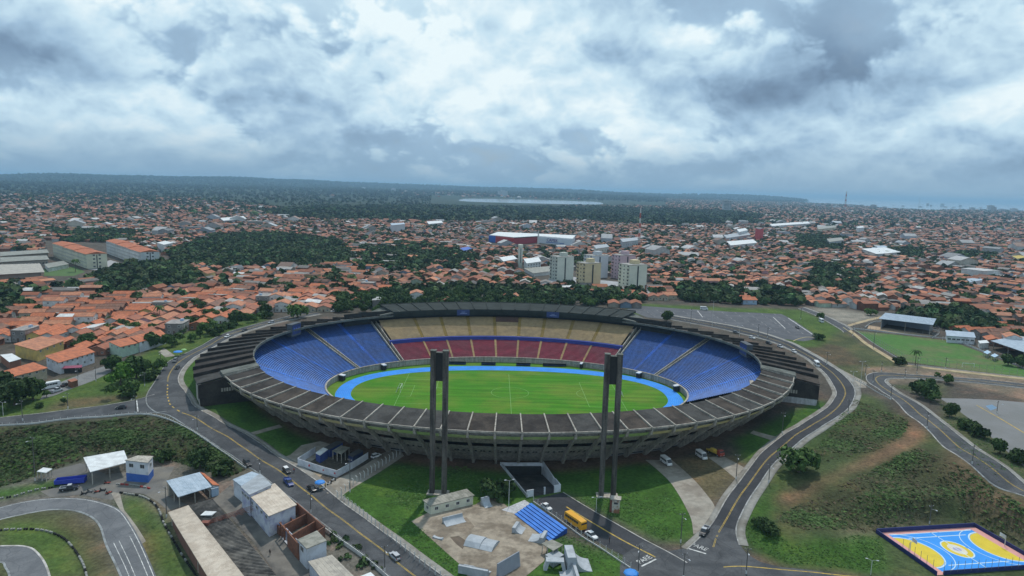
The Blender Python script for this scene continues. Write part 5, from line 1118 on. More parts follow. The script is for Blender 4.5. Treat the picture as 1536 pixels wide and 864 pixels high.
# ---------------------------------------------------------------- people, parasols, motorbikes
SKIN = M('skin', (0.24, 0.13, 0.085), .6, .05, 4); HAIR = M('hair', (0.012, 0.01, 0.01), .8, .1, 4)
def person(px, py, rz, shirt, trousers, label, stride=.16):
    g = G(px, py); J = [(0,0,.95),(0,0,1.2),(0,0,1.42),(0,0,1.52),(0,.02,1.66),(0,-.19,1.38),(.04,-.25,1.1),(.14,-.24,.86),(0,.19,1.38),(-.04,.25,1.1),(.1,.25,.86),(0,-.1,.9),(stride,-.11,.5),(stride*.8,-.11,.08),(stride*.8+.14,-.11,.04),(0,.1,.9),(-stride*.7,.11,.5),(-stride*1.4,.11,.1),(-stride*1.4+.14,.11,.05),(.02,.02,1.74)]
    E = [(0,1),(1,2),(2,3),(3,4),(2,5),(5,6),(6,7),(2,8),(8,9),(9,10),(0,11),(11,12),(12,13),(13,14),(0,15),(15,16),(16,17),(17,18),(4,19)]
    Rr = [.14,.13,.13,.06,.095,.07,.05,.04,.07,.05,.04,.1,.075,.05,.04,.1,.075,.05,.04,.07]
    me = bpy.data.meshes.new('p'); me.from_pydata(J, E, []); o = bpy.data.objects.new('p', me); C.objects.link(o)
    md = o.modifiers.new('s', 'SKIN'); o.modifiers.new('u', 'SUBSURF').levels = 1
    for v, q in zip(me.skin_vertices[0].data, Rr): v.radius = (q, q)
    me.skin_vertices[0].data[0].use_root = True
    m2 = bpy.data.meshes.new_from_object(o.evaluated_get(bpy.context.evaluated_depsgraph_get())); bpy.data.objects.remove(o)
    m2.materials.clear()
    for q in (SKIN, shirt, trousers): m2.materials.append(q)
    for p in m2.polygons:
        c = p.center; p.material_index = 2 if .09 < c.z < .93 and abs(c.y) < .21 else (1 if .93 <= c.z < 1.46 and (abs(c.y) < .26 and c.z > 1.12 or abs(c.y) < .19) else 0)
    r = empty('person', (g.x, g.y, g.z+.02), rz, label, 'person', 'people around the stadium'); link('body', m2, r)
    m = MB(); m.dome((0, .02, 1.68), .105, .1, 8, 3); m.build('hair', HAIR, r); return r
CL = {k: M('cloth_'+k, c, .9, .1, 3) for k, c in (('dark', (0.03,0.03,0.035)), ('white', (0.6,0.6,0.6)), ('red', (0.4,0.04,0.03)), ('blue', (0.05,0.1,0.3)), ('jeans', (0.06,0.08,0.14)), ('yellow', (0.5,0.35,0.05)))}
person(914, 814, 2.4, CL['dark'], CL['dark'], 'person in dark clothes walking on the entrance road past the white sedan')
person(441, 709, 1.0, CL['red'], CL['jeans'], 'person in a red shirt standing on the kerb of the left road')
person(477, 735, .4, CL['white'], CL['jeans'], 'person in a white shirt between the black car and blue parasol'); person(488, 732, 2.0, CL['yellow'], CL['dark'], 'person in a yellow shirt just right of the blue parasol')
person(405, 833, 1.2, CL['dark'], CL['dark'], 'person in dark clothes alone on the paved yard behind the old buildings')
PARA = {k: M('parasol_'+k, c, .6, .08, 1) for k, c in (('blue', (0.03,0.22,0.62)), ('green', (0.25,0.45,0.15)))}
def parasol(px, py, col, label, rad=1.5):
    g = G(px, py); r = empty('parasol', g, 0, label, 'parasol', 'roadside parasols'); m = MB(); m.dome((0, 0, 2.1), rad, .6, 8, 3); m.build('canopy', PARA[col], r); m = MB(); m.tube((0, 0, 0), (0, 0, 2.65), .04, 6); m.build('pole', RIM, r); m = MB(); m.box((0, 0, .08), (.5, .5, .16)); m.build('base', K_BASE, r)
parasol(480, 733, 'blue', 'blue parasol over a street stall at the driveway mouth', 1.7); parasol(267, 534, 'blue', 'blue parasol on the grass beside the left ring road', 2.2); parasol(276, 531, 'green', 'green parasol next to the blue one by the left ring road', 1.4); parasol(946, 871, 'blue', 'blue parasol at the bottom edge near the road corner', 2.0)
def stall(px, py, label):
    g = G(px, py); r = empty('street_stall', g, .5, label, 'stall'); m = MB(); m.box((0, 0, .85), (1.6, .8, .08)); m.build('table_top', WHITEW, r)
    for x in (-.7, .7):
        for y in (-.3, .3): q = MB(); q.box((x, y, .4), (.06, .06, .8)); q.build('leg', RIM, r)
    m = MB(); m.box((-.3, 0, 1.07), (.6, .5, .35)); m.build('cooler', WALLM['yellow'], r)
stall(482, 735, 'small white table stall with a cooler under the blue parasol')
def motorbike(px, py, rz, label):
    g = G(px, py); r = empty('motorbike', g, rz, label, 'motorbike', 'parked motorbikes')
    for x in (-.65, .65): m = MB(); m.tube((x, -.06, .3), (x, .06, .3), .3, 12); m.build('wheel', TYRE, r)
    m = MB(); m.hexa([(-.6, -.14, .5), (.3, -.14, .45), (.3, .14, .45), (-.6, .14, .5)], [(-.75, -.1, .8), (.25, -.12, .95), (.25, .12, .95), (-.75, .1, .8)]); m.build('body', PAINT['white'], r); m = MB(); m.box((-.3, 0, .86), (.7, .24, .1)); m.build('seat', TYRE, r); m = MB(); m.tube((.35, -.35, 1.05), (.35, .35, 1.05), .03); m.tube((.35, 0, 1.05), (.65, 0, .3), .04); m.build('handlebar', RIM, r)
motorbike(500, 722, .6, 'white motorbike parked on the concrete beside the compound wall corner'); motorbike(494, 727, .9, 'white motorbike nearer the blue parasol')
# ---------------------------------------------------------------- poles
POLE = M('pole_concrete', (0.12, 0.115, 0.105), .9, .2, .6); POLEW = M('pole_white', (0.6, 0.6, 0.58), .7, .1, 1)
def ztop(x, y, px, py):
    lo, hi = 0., 140.
    for _ in range(40):
        m = (lo+hi)/2; _, q, _ = pix(np.array([x]), np.array([y]), np.array([m])); lo, hi = (m, hi) if q[0] > py else (lo, m)
    return lo
PLACE = []
def pole(px, py, top, label, kind='utility', arm=0.0):
    g = G(px, py); h = max(4.0, ztop(g.x, g.y, px, top)-g.z); r = empty('utility_pole' if kind == 'utility' else 'street_lamp', g, arm, label, 'pole' if kind == 'utility' else 'street lamp', 'poles and lamps along the roads')
    m = MB(); m.tube((0, 0, -.3), (0, 0, h), .15 if kind == 'utility' else .09, 7, .10 if kind == 'utility' else .07); m.build('shaft', POLE if kind == 'utility' else POLEW, r)
    if kind == 'utility':
        m = MB(); m.box((0, 0, h-.5), (1.8, .12, .12)); m.build('crossarm', POLE, r)
        for x in (-.75, 0, .75): q = MB(); q.tube((x, 0, h-.44), (x, 0, h-.2), .06, 6); q.build('insulator', WHITEW, r)
        m = MB(); m.tube((0, 0, h-1.4), (0, -1.7, h-1.0), .05, 5); m.build('lamp_arm', RIM, r); m = MB(); m.box((0, -1.9, h-1.0), (.25, .6, .12)); m.build('lamp_head', WHITEW, r)
        m = MB(); m.tube((0, 0, 0), (0, 0, 1.0), .2, 7); m.build('painted_foot', POLEW, r)
    else:
        m = MB(); m.tube((0, 0, h), (1.2, 0, h+.3), .05, 5); m.tube((0, 0, h), (-1.2, 0, h+.3), .05, 5); m.build('lamp_arm', RIM, r)
        for x in (-1.3, 1.3): q = MB(); q.box((x, 0, h+.3), (.6, .25, .12)); q.build('lamp_head', WHITEW, r)
for px, py, t, lb in ((204,621,593,'at the left road junction line'), (296,645,623,'on the left road below the junction'), (217,579,558,'on the grass verge beside the bright green tree'), (241,544,527,'on the verge just left of the grey car'), (34,631,600,'on the verge near the left edge, second from the left'), (102,613,589,'on the verge below the parked black car'), (144,572,550,'behind the bright green tree by the side street'),
    (390,710,688,'on the left road beside the grey metal roofs'), (466,769,740,'in front of the brick shell on the left road'), (577,857,818,'nearest the silver hatchback on the left road'), (525,738,688,'on the grass corner of the left driveway'), (53,721,655,'tall on the shrubby slope at far left'), (250,776,730,'beside the end of the long beige roof'), (322,866,838,'cut by the bottom edge on the beige roof side'), (117,568,552,'behind the red brick kiosk'),
    (1104,719,681,'beside the driveway under the right stadium ribs'), (1173,650,618,'between the right ribs and the road'), (1153,724,695,'on the outer pavement of the right road'), (1021,814,769,'on the grass tip left of the right road'), (957,862,817,'at the painted word by the entry road'), (1025,868,829,'at the bottom edge in the crossing'), (1119,861,821,'at the crossing under the right slope'),
    (1272,620,599,'on the outer edge of the right bend'), (1336,598,577,'on the upper right road by the railing'), (1390,643,618,'on the upper right road above the bare red soil'), (1458,696,667,'on the upper right road nearest the court'), (1240,547,528,'on the green slope behind the white van'), (1298,563,547,'at the turn of the upper right road'), (1309,574,555,'on the kerb of the upper right road turn'), (1322,558,542,'on bare earth behind the upper road'), (1357,568,553,'behind the upper road near the field corner'), (1375,560,536,'by the near edge of the fenced field'), (1418,553,536,'inside the near edge of the fenced field'), (1310,523,497,'on the left side of the fenced field'), (1279,504,488,'at the far left corner of the fenced field'),
    (1137,505,486,'on the grass strip below the parking lot'), (1151,507,491,'next to the grass strip pole at the lot'), (1036,486,463,'at the left of the parking lot near the lone tree'), (1495,620,601,'inside the grey yard at right'), (1201,479,462,'at the right back of the parking lot'), (1394,786,757,'thin by the back wall of the blue court')):
    pole(px, py, t, 'dark pole '+lb, 'utility', random.uniform(-.6, .6))
for px, py, t, lb in ((1068,491,452,'tall double armed lamp in the middle of the parking lot'), (1109,505,489,'white double lamp beside the grey car behind the roof'), (1290,585,543,'tall white double lamp between the two right roads'), (1279,576,558,'short white lamp by the footpath to the upper road'), (1306,862,841,'white double lamp on the lawn below the blue court'), (763,762,721,'thin white lamp left of the entrance ramp'), (894,769,747,'white lamp on the kerb opposite the white sedan'), (5,624,604,'white double lamp at the left edge of the verge')): pole(px, py, t, lb, 'lamp', random.uniform(-.4, .4))
# ---------------------------------------------------------------- fences and walls
POSTM = M('post_concrete', (0.55, 0.55, 0.53), .9, .15, 1); RAIL = M('rail_grey', (0.22, 0.23, 0.235), .7, .15, 1)
def fence(name, pts, label, step, hp, lean=0.0, wall=0.0, rails=(.4, .9, 1.4), pm=None, wm=None, cat='fence', th=.12, pixel=True):
    c = edge(pts, max(3, len(pts)*6), pixel) if len(pts) > 2 else (np.array([tuple(G(*p))[:2] for p in pts]) if pixel else np.array(pts, float)); s = np.r_[0, np.cumsum(np.hypot(*np.diff(c, axis=0).T))]; n = max(1, int(s[-1]/step)); u = np.linspace(0, s[-1], n+1)
    X, Y = np.interp(u, s, c[:, 0]), np.interp(u, s, c[:, 1]); Z = Hn(X, Y); r = empty(name, (X[0], Y[0], Z[0]), 0, label, cat); t = np.c_[np.gradient(X), np.gradient(Y)]; t /= np.linalg.norm(t, axis=1)[:, None]
    q = MB(); q.box((0, 0, hp/2-.2), (th, th, hp+.4))
    if lean: q.hexa([(-th/2, -th/2, hp), (th/2, -th/2, hp), (th/2, th/2, hp), (-th/2, th/2, hp)], [(-th/2, -lean-th/2, hp+.4), (th/2, -lean-th/2, hp+.4), (th/2, -lean+th/2, hp+.4), (-th/2, -lean+th/2, hp+.4)])
    me = q.mesh('post', pm or POSTM)
    for i in range(n+1):
        if i < 290: link('post', me, r, (X[i]-X[0], Y[i]-Y[0], Z[i]-Z[0]), math.atan2(t[i, 1], t[i, 0]))
    for z in rails:
        m = MB()
        for i in range(n): m.tube((X[i]-X[0], Y[i]-Y[0], Z[i]-Z[0]+z), (X[i+1]-X[0], Y[i+1]-Y[0], Z[i+1]-Z[0]+z), .035, 4)
        m.build('rail', RAIL, r)
    if wall:
        m = MB(); 
        for i in range(n):
            nx, ny = -t[i, 1]*.09, t[i, 0]*.09; A = (X[i]-X[0], Y[i]-Y[0]); B = (X[i+1]-X[0], Y[i+1]-Y[0]); za, zb = Z[i]-Z[0], Z[i+1]-Z[0]
            m.hexa([(A[0]-nx, A[1]-ny, za-.5), (B[0]-nx, B[1]-ny, zb-.5), (B[0]+nx, B[1]+ny, zb-.5), (A[0]+nx, A[1]+ny, za-.5)], [(A[0]-nx, A[1]-ny, za+wall), (B[0]-nx, B[1]-ny, zb+wall), (B[0]+nx, B[1]+ny, zb+wall), (A[0]+nx, A[1]+ny, za+wall)])
        m.build('low_wall', wm or POSTM, r)
    return r
fence('post_fence', [(512,748),(560,787),(610,829),(660,868),(700,900)], 'row of white bent top posts along the grass of the left road', 2.3, 2.1, .5, 0, (.5, 1.2), None, None, 'fence', .17)
fence('post_fence', [(600,682),(560,708),(506,747)], 'row of white bent top posts along the left driveway', 2.3, 2.1, .5, 0, (.5, 1.2), None, None, 'fence', .17)
fence('post_fence', [(800,753),(836,778),(872,805),(900,822),(946,853)], 'row of white posts with a low kerb wall along the entrance road', 2.4, 1.9, 0, .35, (.8, 1.5))
fence('railing', [(-40,641),(0,639),(80,632),(156,626),(219,622),(262,634),(300,655),(345,686),(369,703)], 'long pale railing on a low wall above the shrubby slope', 2.2, 1.25, 0, .55, (1.15,))
fence('boundary_wall', [(486,796),(520,820),(560,850),(600,885)], 'low pale wall with posts between the left road and the weedy yard', 2.4, 1.6, 0, 1.1, (1.5,))
fence('bridge_rail', [(1281,569),(1305,582),(1337,600)], 'blue grey railing on the footbridge side of the upper road', 1.6, 1.2, 0, .3, (.6, 1.15), RAIL)
fence('field_fence', [(1280,494),(1318,520),(1358,545)], 'tall wire fence on the left side of the lower football field', 3.2, 4.5, 0, .3, (1.5, 3.0, 4.4), RAIL, None, 'fence', .09)
fence('field_fence', [(1358,546),(1450,557),(1560,569)], 'tall wire fence on the near side of the lower football field', 3.2, 4.5, 0, .3, (1.5, 3.0, 4.4), RAIL, None, 'fence', .09)
fence('field_fence', [(1280,493),(1350,501),(1428,509)], 'wire fence between the lower football field and the sand court', 3.2, 3.0, 0, .6, (1.5, 2.9), RAIL, None, 'fence', .09)
fence('field_fence', [(1428,509),(1480,530),(1536,553)], 'wire fence on the right side of the lower football field', 3.2, 3.5, 0, .8, (1.5, 3.3), RAIL, None, 'fence', .09)
# ---------------------------------------------------------------- sheets: paths, yards, fields
patch('driveway', [(421,688),(436,682),(452,668),(480,662),(500,668),(470,690),(448,705)], CONC, .05); patch('driveway', [(482,735),(500,722),(520,712),(548,697),(575,679),(600,674),(606,684),(570,708),(530,732),(505,749)], CONC, .05)
a_, b_ = edge([(968,690),(985,704),(1004,722),(1018,742),(1029,762),(1037,780),(1040,802)], 40), edge([(1008,690),(1024,704),(1043,722),(1060,742),(1072,760),(1070,775),(1062,790)], 40); tag(drape('driveway', a_, b_, CONC, .05, 6), kind='structure')
patch('driveway', [(1062,686),(1084,684),(1110,698),(1128,708),(1112,725),(1096,712)], CONC, .05)
patch('footpath', [(376,649),(419,637),(424,641),(380,653)], CONC, .05); patch('footpath', [(1125,650),(1165,663),(1172,657),(1130,646)], CONC, .05); patch('footpath', [(1228,548),(1258,552),(1300,574),(1299,582),(1272,580),(1262,566),(1244,552)], CONC, .04); patch('footpath', [(263,534),(248,536),(238,528),(246,522),(252,526)], CONC, .05)
LOT = mat_asphalt('lot_asphalt', (0.075, 0.078, 0.088), (0.105, 0.108, 0.118))
patch('parking_lot', [(940,464),(965,459),(1020,463),(1100,468),(1172,471),(1190,480),(1224,503),(1228,508),(1205,512),(1170,508),(1130,499),(1040,484),(970,476)], LOT, .05, 4)
LOTL = M('faded_bay_paint', (0.26, 0.26, 0.265), .8, .2, 1.0, 0, (0.14, 0.14, 0.145), .3, world=True)
for k in range(11):
    x0 = 965+k*19.5
    for j in range(7):
        u0, u1 = j/7+.02, j/7+.09; f = lambda u: (x0+u*(34+k*1.4), 464.5+k*.55+u*(20+k*1.3))
        if f(u1)[1] < 474+(f(u1)[0]-970)*.125: bar(f(u0), f(u1), .4, LOTL, .062)
for a, b in (((1182,477),(1222,504)),): bar(a, b, .6, WHT, .062)
bar((1046,466),(1054,476),.5,WHT,.062); bar((1160,476),(1178,493),.5,WHT,.062)
YARD = M('grey_yard', (0.20, 0.20, 0.20), .9, .15, .1, 0, (0.155, 0.155, 0.15), .05, world=True)
patch('yard', [(1409,597),(1450,598),(1493,600),(1560,606),(1700,640),(1700,760),(1600,760),(1536,700),(1479,650),(1459,632),(1436,615)], YARD, .05, 4)
patch('puddle', [(1478,609),(1488,607),(1496,612),(1486,616)], M('blue_puddle', (0.10,0.19,0.30), .3, .1, .3), .07)
for a, b in (((1465,608),(1500,628)), ((1500,628),(1540,652))): bar(a, b, .5, YEL, .09, 'kerb')
FIELD = M('worn_field', (0.055, 0.145, 0.022), .95, .2, .5, 0, (0.12, 0.125, 0.05), .022, world=True)
patch('football_field', [(1282,496),(1350,503),(1426,511),(1480,532),(1545,558),(1540,566),(1450,555),(1360,543),(1320,520)], FIELD, .05, 4)
for q in ([(1303,488),(1400,503),(1394,506),(1301,493)],): patch('sand_court', q, M('sand', (0.40,0.29,0.19), .95, .12, .3, world=True), .06)
SANDP = M('sand_path', (0.42, 0.33, 0.20), .95, .15, .3, 0, (0.34, 0.25, 0.15), .2, world=True); KY = M('yellow_kerb', (0.50,0.42,0.20), .85, .15, .5, world=True)
a_, b_ = edge([(1264,491),(1290,511),(1315,528),(1342,545)], 40), edge([(1268,489),(1294,509),(1320,526),(1350,545)], 40); tag(drape('footpath', a_, b_, SANDP, .05, 2), kind='structure'); tag(drape('kerb', a_, offset(a_, .5), KY, .15, 1, .3), kind='structure')
a_, b_ = edge([(1350,545.5),(1440,556),(1560,568)], 40), edge([(1350,548),(1440,559),(1560,572)], 40); tag(drape('footpath', a_, b_, SANDP, .05, 2), kind='structure'); tag(drape('kerb', b_, offset(b_, -.4), KY, .15, 1, .3), kind='structure')
a_, b_ = edge([(1266,489),(1290,482),(1322,474)], 20), edge([(1270,491),(1294,484),(1326,476)], 20); tag(drape('footpath', a_, b_, SANDP, .055, 2), kind='structure')
a_ = edge([(1190,512),(1200,508),(1212,506),(1228,508)], 20); tag(drape('kerb', a_, offset(a_, .5), KY, .14, 1, .3), kind='structure')
# ---------------------------------------------------------------- sports court
def cpt(u, v): p = CA+(CB-CA)*u+(CC-CA)*v; return (p.x, p.y)
def csheet(name, pts, z, mat): tag(mesh_link(name, [cpt(*p)+(CZ+z,) for p in pts], [tuple(range(len(pts)))], mat), kind='structure')
m = MB(); m.prism([cpt(-.02, -.02), cpt(-.02, 1.02), cpt(1.02, 1.02), cpt(1.02, -.02)], CZ-1.5, CZ); tag(m.build('court_base', M('court_pink', (0.62,0.30,0.27), .8, .08, .4)), kind='structure')
CBL = M('court_blue', (0.025,0.26,0.72), .7, .08, .3, world=True); CYE = M('court_yellow', (0.62,0.47,0.03), .7, .08, .3, world=True); CWH = M('court_line', (0.50,0.66,0.75), .7, .08, .5)
csheet('court_surface', [(.065, .05), (.065, .97), (.94, .97), (.94, .05)][::1], .006, CBL)
def cell_(u0, v0, ru, rv, a0=0, a1=2*math.pi, n=36): return [(u0+ru*math.cos(a0+(a1-a0)*i/n), v0+rv*math.sin(a0+(a1-a0)*i/n)) for i in range(n+(a1-a0 < 6.2))]
csheet('court_zone', cell_(.065, .5, .205, .36, -math.pi/2, math.pi/2), .012, CYE); csheet('court_zone', cell_(.94, .5, .205, .36, math.pi/2, 1.5*math.pi), .012, CYE)
csheet('court_circle', cell_(.5, .5, .105, .20), .012, CYE); csheet('court_circle', cell_(.5, .5, .067, .13), .018, M('court_cream', (0.62,0.58,0.48), .7, .08, .5))
csheet('court_mark', cell_(.5, .5, .035, .05), .024, M('court_mark', (0.35,0.33,0.5), .7, .1, 1))
def cring(u0, v0, ru, rv, a0, a1, w=.010, n=32, z=.02):
    A = cell_(u0, v0, ru, rv, a0, a1, n); B = cell_(u0, v0, ru-w, rv-w*1.9, a0, a1, n); k = min(len(A), len(B)); mm = MB(); mm.add([cpt(*p)+(CZ+z,) for p in A]+[cpt(*p)+(CZ+z,) for p in B], [(i, i+1, k+i+1, k+i) for i in range(k-1)]); tag(mm.build('court_line', CWH), kind='structure')
cring(.065, .5, .217, .385, -math.pi/2, math.pi/2); cring(.94, .5, .217, .385, math.pi/2, 1.5*math.pi); cring(.5, .5, .115, .22, 0, 2*math.pi-1e-3); cring(.065, .5, .30, .47, -math.pi/2, math.pi/2, .006); cring(.94, .5, .30, .47, math.pi/2, 1.5*math.pi, .006)
for p, q in (((.5, .05), (.5, .97)), ((.2, .17), (.8, .17)), ((.2, .84), (.8, .84)), ((.08, .06), (.925, .06)), ((.08, .955), (.925, .955))):
    d = Vector((q[0]-p[0], q[1]-p[1])).normalized(); n_ = (-d.y*.004, d.x*.008); csheet('court_line', [(p[0]-n_[0], p[1]-n_[1]), (q[0]-n_[0], q[1]-n_[1]), (q[0]+n_[0], q[1]+n_[1]), (p[0]+n_[0], p[1]+n_[1])], .03, CWH)
NAVY = M('navy_wall', (0.022, 0.032, 0.13), .7, .15, .5, world=True)
CRT = empty('court_wall', cpt(0, 0)+(CZ,), 0, 'low navy wall with iron posts around the bright blue sports court', 'wall'); co = cpt(0, 0)
def cw(p, q, h, th=.25):
    a, b = Vector(cpt(*p)), Vector(cpt(*q)); d = (b-a).normalized(); n_ = Vector((-d.y, d.x))*th; mm = MB(); P = [(a.x-co[0], a.y-co[1]), (b.x-co[0], b.y-co[1]), (b.x+n_.x-co[0], b.y+n_.y-co[1]), (a.x+n_.x-co[0], a.y+n_.y-co[1])]; mm.prism(P, -.6, h); mm.build('wall_side', NAVY, CRT)
cw((-.02, -.02), (1.02, -.02), 1.25); cw((-.021, 1.02), (-.021, -.03), 1.05); cw((.04, 1.021), (1.03, 1.021), 1.05); cw((1.021, -.03), (1.021, 1.01), 1.1)
q = MB(); q.box((0, 0, 1.5), (.07, .07, 3.0)); pme = q.mesh('fence_post', RAIL)
for i in range(16): p = cpt(.04+i*.065, 1.021); link('fence_post', pme, CRT, (p[0]-co[0], p[1]-co[1], .6))
for i in range(6): p = cpt(-.021, .45+i*.1); link('fence_post', pme, CRT, (p[0]-co[0], p[1]-co[1], .6))
def hoop(u, v, rz, lb):
    p = cpt(u, v); r = empty('basketball_hoop', p+(CZ,), rz, lb, 'hoop', 'hoops on the blue court'); m = MB(); m.tube((-1.2, 0, 0), (-1.2, 0, 3.2), .1, 8); m.tube((-1.2, 0, 3.1), (0, 0, 3.3), .07, 6); m.build('stand', POLEW, r); m = MB(); m.box((0, 0, 3.4), (.06, 1.8, 1.1)); m.build('backboard', WHITEW, r); m = MB()
    for i in range(10): m.tube((.3+.23*math.cos(.628*i), .23*math.sin(.628*i), 3.05), (.3+.23*math.cos(.628*(i+1)), .23*math.sin(.628*(i+1)), 3.05), .02, 4)
    m.build('ring', PAINT['red'], r)
ca = math.atan2((CB-CA).y, (CB-CA).x); hoop(.95, .5, ca+math.pi, 'white basketball hoop at the right end of the blue court'); hoop(.06, .5, ca, 'white basketball hoop at the left end of the blue court')
# ---------------------------------------------------------------- buildings near the stadium
METAL = {k: M('sheet_'+k, c, .55, .1, .5, 0, c2, .4, metallic=.0, spec=.4) for k, c, c2 in (('white', (0.66,0.68,0.68), (0.56,0.57,0.57)), ('grey', (0.33,0.36,0.39), (0.26,0.28,0.30)), ('bluegrey', (0.36,0.43,0.50), (0.28,0.35,0.42)), ('cream', (0.56,0.48,0.39), (0.46,0.38,0.30)), ('beige', (0.40,0.36,0.30), (0.30,0.27,0.23)), ('dark', (0.075,0.075,0.08), (0.05,0.05,0.052)), ('moss', (0.27,0.26,0.22), (0.16,0.16,0.13)))}
def corners(pts, h):
    """footprint from the four roof corners of a roof h above the ground"""
    g = [G(*p) for p in pts]; z0 = min(q.z for q in g)
    for _ in range(3): w = [un(p[0], p[1], z0+h) for p in pts]; z0 = float(np.mean([hz(q[0], q[1]) for q in w]))
    return [Vector(q[:2]) for q in w], z0
def shrink(P, k): c = sum(P, Vector((0, 0)))/len(P); return [c+(p-c)*k for p in P]
def sheet_roof(mb, P, zs, th, n=0):
    lo = [(p.x, p.y, z) for p, z in zip(P, zs)]; hi = [(p.x, p.y, z+th) for p, z in zip(P, zs)]; mb.hexa(lo, hi)
    for i in range(n):              # standing seams across the slope
        u = (i+.5)/n; a = Vector(hi[0]).lerp(Vector(hi[1]), u); b = Vector(hi[3]).lerp(Vector(hi[2]), u); mb.tube(a, b, .05, 4)
def ccw(P):
    a = sum(P[i].x*P[(i+1) % len(P)].y-P[(i+1) % len(P)].x*P[i].y for i in range(len(P))); return a > 0
def canopy(name, pts, h, roofm, label, cat='shed', drop=(0, 0, 0, 0), seams=0, walls=(), wallm=None, th=.18, posts=True, grp=None):
    P, z0 = corners(pts, h)
    dr = list(drop)
    if not ccw(P): P.reverse(); dr.reverse()
    o = P[0]; r = empty(name, (o.x, o.y, z0), 0, label, cat, grp); Q = [p-o for p in P]
    m = MB(); sheet_roof(m, Q, [h-d-th for d in dr], th, seams); m.build('roof', METAL.get(roofm) or roofm, r); S_ = shrink(Q, .9)
    if posts:
        for i in range(4):
            for u in (0, .5): p = S_[i].lerp(S_[(i+1) % 4], u); q = MB(); q.box((p.x, p.y, (h-max(dr)-th)/2-.3), (.22, .22, h-max(dr)-th+.6)); q.build('post', K_WALL, r)
    for i in walls: a, b = S_[i], S_[(i+1) % 4]; d = (b-a).normalized(); n_ = Vector((-d.y, d.x))*.15; q = MB(); hh = h-max(dr)-th-.02; q.prism([tuple(a), tuple(b), tuple(b+n_), tuple(a+n_)], -.8, hh); q.build('wall', wallm or K_WALL, r)
    return r, Q, z0
def building(name, pts, h, wallm, roofm, label, cat='house', drop=(0, 0, 0, 0), seams=0, wins=(), over=1.06, th=.2, base=None, grp=None, wz=None, ww=1.2, wh=1.0):
    """walled block from the four roof corners; wins: (side, count, height of the row)"""
    P, z0 = corners(pts, h); dr = list(drop); flip = not ccw(P)
    if flip: P.reverse(); dr.reverse()
    o = P[0]; r = empty(name, (o.x, o.y, z0), 0, label, cat, grp); Q = [p-o for p in P]; W_ = shrink(Q, 1/over)
    m = MB(); lo = [(p.x, p.y, -1.0) for p in W_]; hi = [(p.x, p.y, h-d-th-.01) for p, d in zip(W_, dr)]; m.hexa(lo, hi); m.build('wall', wallm, r)
    if base:
        m = MB(); B = shrink(W_, 1.012); m.prism([tuple(p) for p in B], -1.0, base[1]); m.build('painted_base', base[0], r)
    m = MB(); sheet_roof(m, Q, [h-d-th for d in dr], th, seams); m.build('roof', METAL.get(roofm) or roofm, r)
    for side, n, z in wins:
        s = (2-side) % 4 if flip else side
        a, b = W_[s], W_[(s+1) % 4]; d = (b-a); nrm = Vector((d.y, -d.x)).normalized(); a0 = math.atan2(nrm.y, nrm.x)+math.pi/2
        for i in range(n): p = a+d*((i+.5)/n); w = add_window(r, (p.x, p.y, z), ww, wh, 0); w.rotation_euler = (0, 0, a0)
    return r, Q, z0
canopy('open_shed', [(125,685.6),(186,675),(192.7,688),(135,703)], 5.0, 'white', 'open shed with a bright white sheet roof beside the blue tower house', drop=(0,0,1.0,1.0), seams=9)
canopy('small_canopy', [(55,707),(65,701),(78.5,703),(69,709)], 3.0, 'white', 'tiny white canopy at the foot of the shrubby slope', 'canopy')
BASEB = M('blue_base_paint', (0.05,0.13,0.42), .8, .12, .5)
building('tower_house', [(187,690),(207,683),(230,684),(222,694)], 7.0, WHITEW, K_WALL, 'two storey white house with a blue base and dark flat roof', 'house', base=(BASEB, 2.6), wins=((0,2,5.4),(1,1,5.0),(2,1,5.2),(3,2,5.4)), ww=1.6, wh=1.3)
canopy('open_shed', [(249.5,721),(299.5,708),(317.7,726),(267,741.6)], 4.6, 'bluegrey', 'open shed with a blue grey metal roof beside the shrubby slope', drop=(0,0,.8,.8), seams=8, walls=(2,), wallm=K_WALL)
building('lean_to', [(300,708),(306,707),(329,725),(319,727)], 3.6, WALLM['white'], TILE['orange'], 'narrow orange tiled lean-to beside the blue grey metal roof', 'lean-to', drop=(0,.6,.6,0)); building('pump_box', [(314,728),(324,726),(328,731),(317,734)], 2.6, WALLM['blue'], 'bluegrey', 'pale blue box hut at the end of the blue grey roof', 'hut')
canopy('long_shed', [(252,766),(282.6,757.7),(414,925),(350,925)], 3.8, 'cream', 'long narrow shed with a cream corrugated roof running to the bottom edge', seams=46, walls=(0, 3), wallm=M('shed_wall_red', (0.2,0.1,0.075), .9, .2, .5), drop=(.5,0,0,.5))
# old slatted roof between the sheds: joists on a low frame
P, z0 = corners([(283,757.5),(319,747),(430,880),(376,880)], 2.6); o = P[0]
SL = empty('slatted_roof', (o.x, o.y, z0), 0, 'dark slatted old roof between the cream shed and the yard', 'roof'); m = MB(); n = 70
m.hexa([(p.x-o.x, p.y-o.y, 2.2) for p in P], [(p.x-o.x, p.y-o.y, 2.3) for p in P]); m.build('deck', METAL['dark'], SL); m = MB()
for i in range(n): u = (i+.5)/n; a = P[0].lerp(P[3], u)-o; b = P[1].lerp(P[2], u)-o; m.tube((a.x, a.y, 2.38), (b.x, b.y, 2.36), .19, 4)
tag(m.build('slats', M('slat_grey', (0.21,0.19,0.165), .9, .45, .3, 0, (0.08,0.075,0.07), .2), SL), kind='stuff')
for i in range(4): p = P[i]-o; q = MB(); q.box((p.x*.98, p.y*.98, .9), (.25, .25, 2.6)); q.build('post', K_WALL, SL)
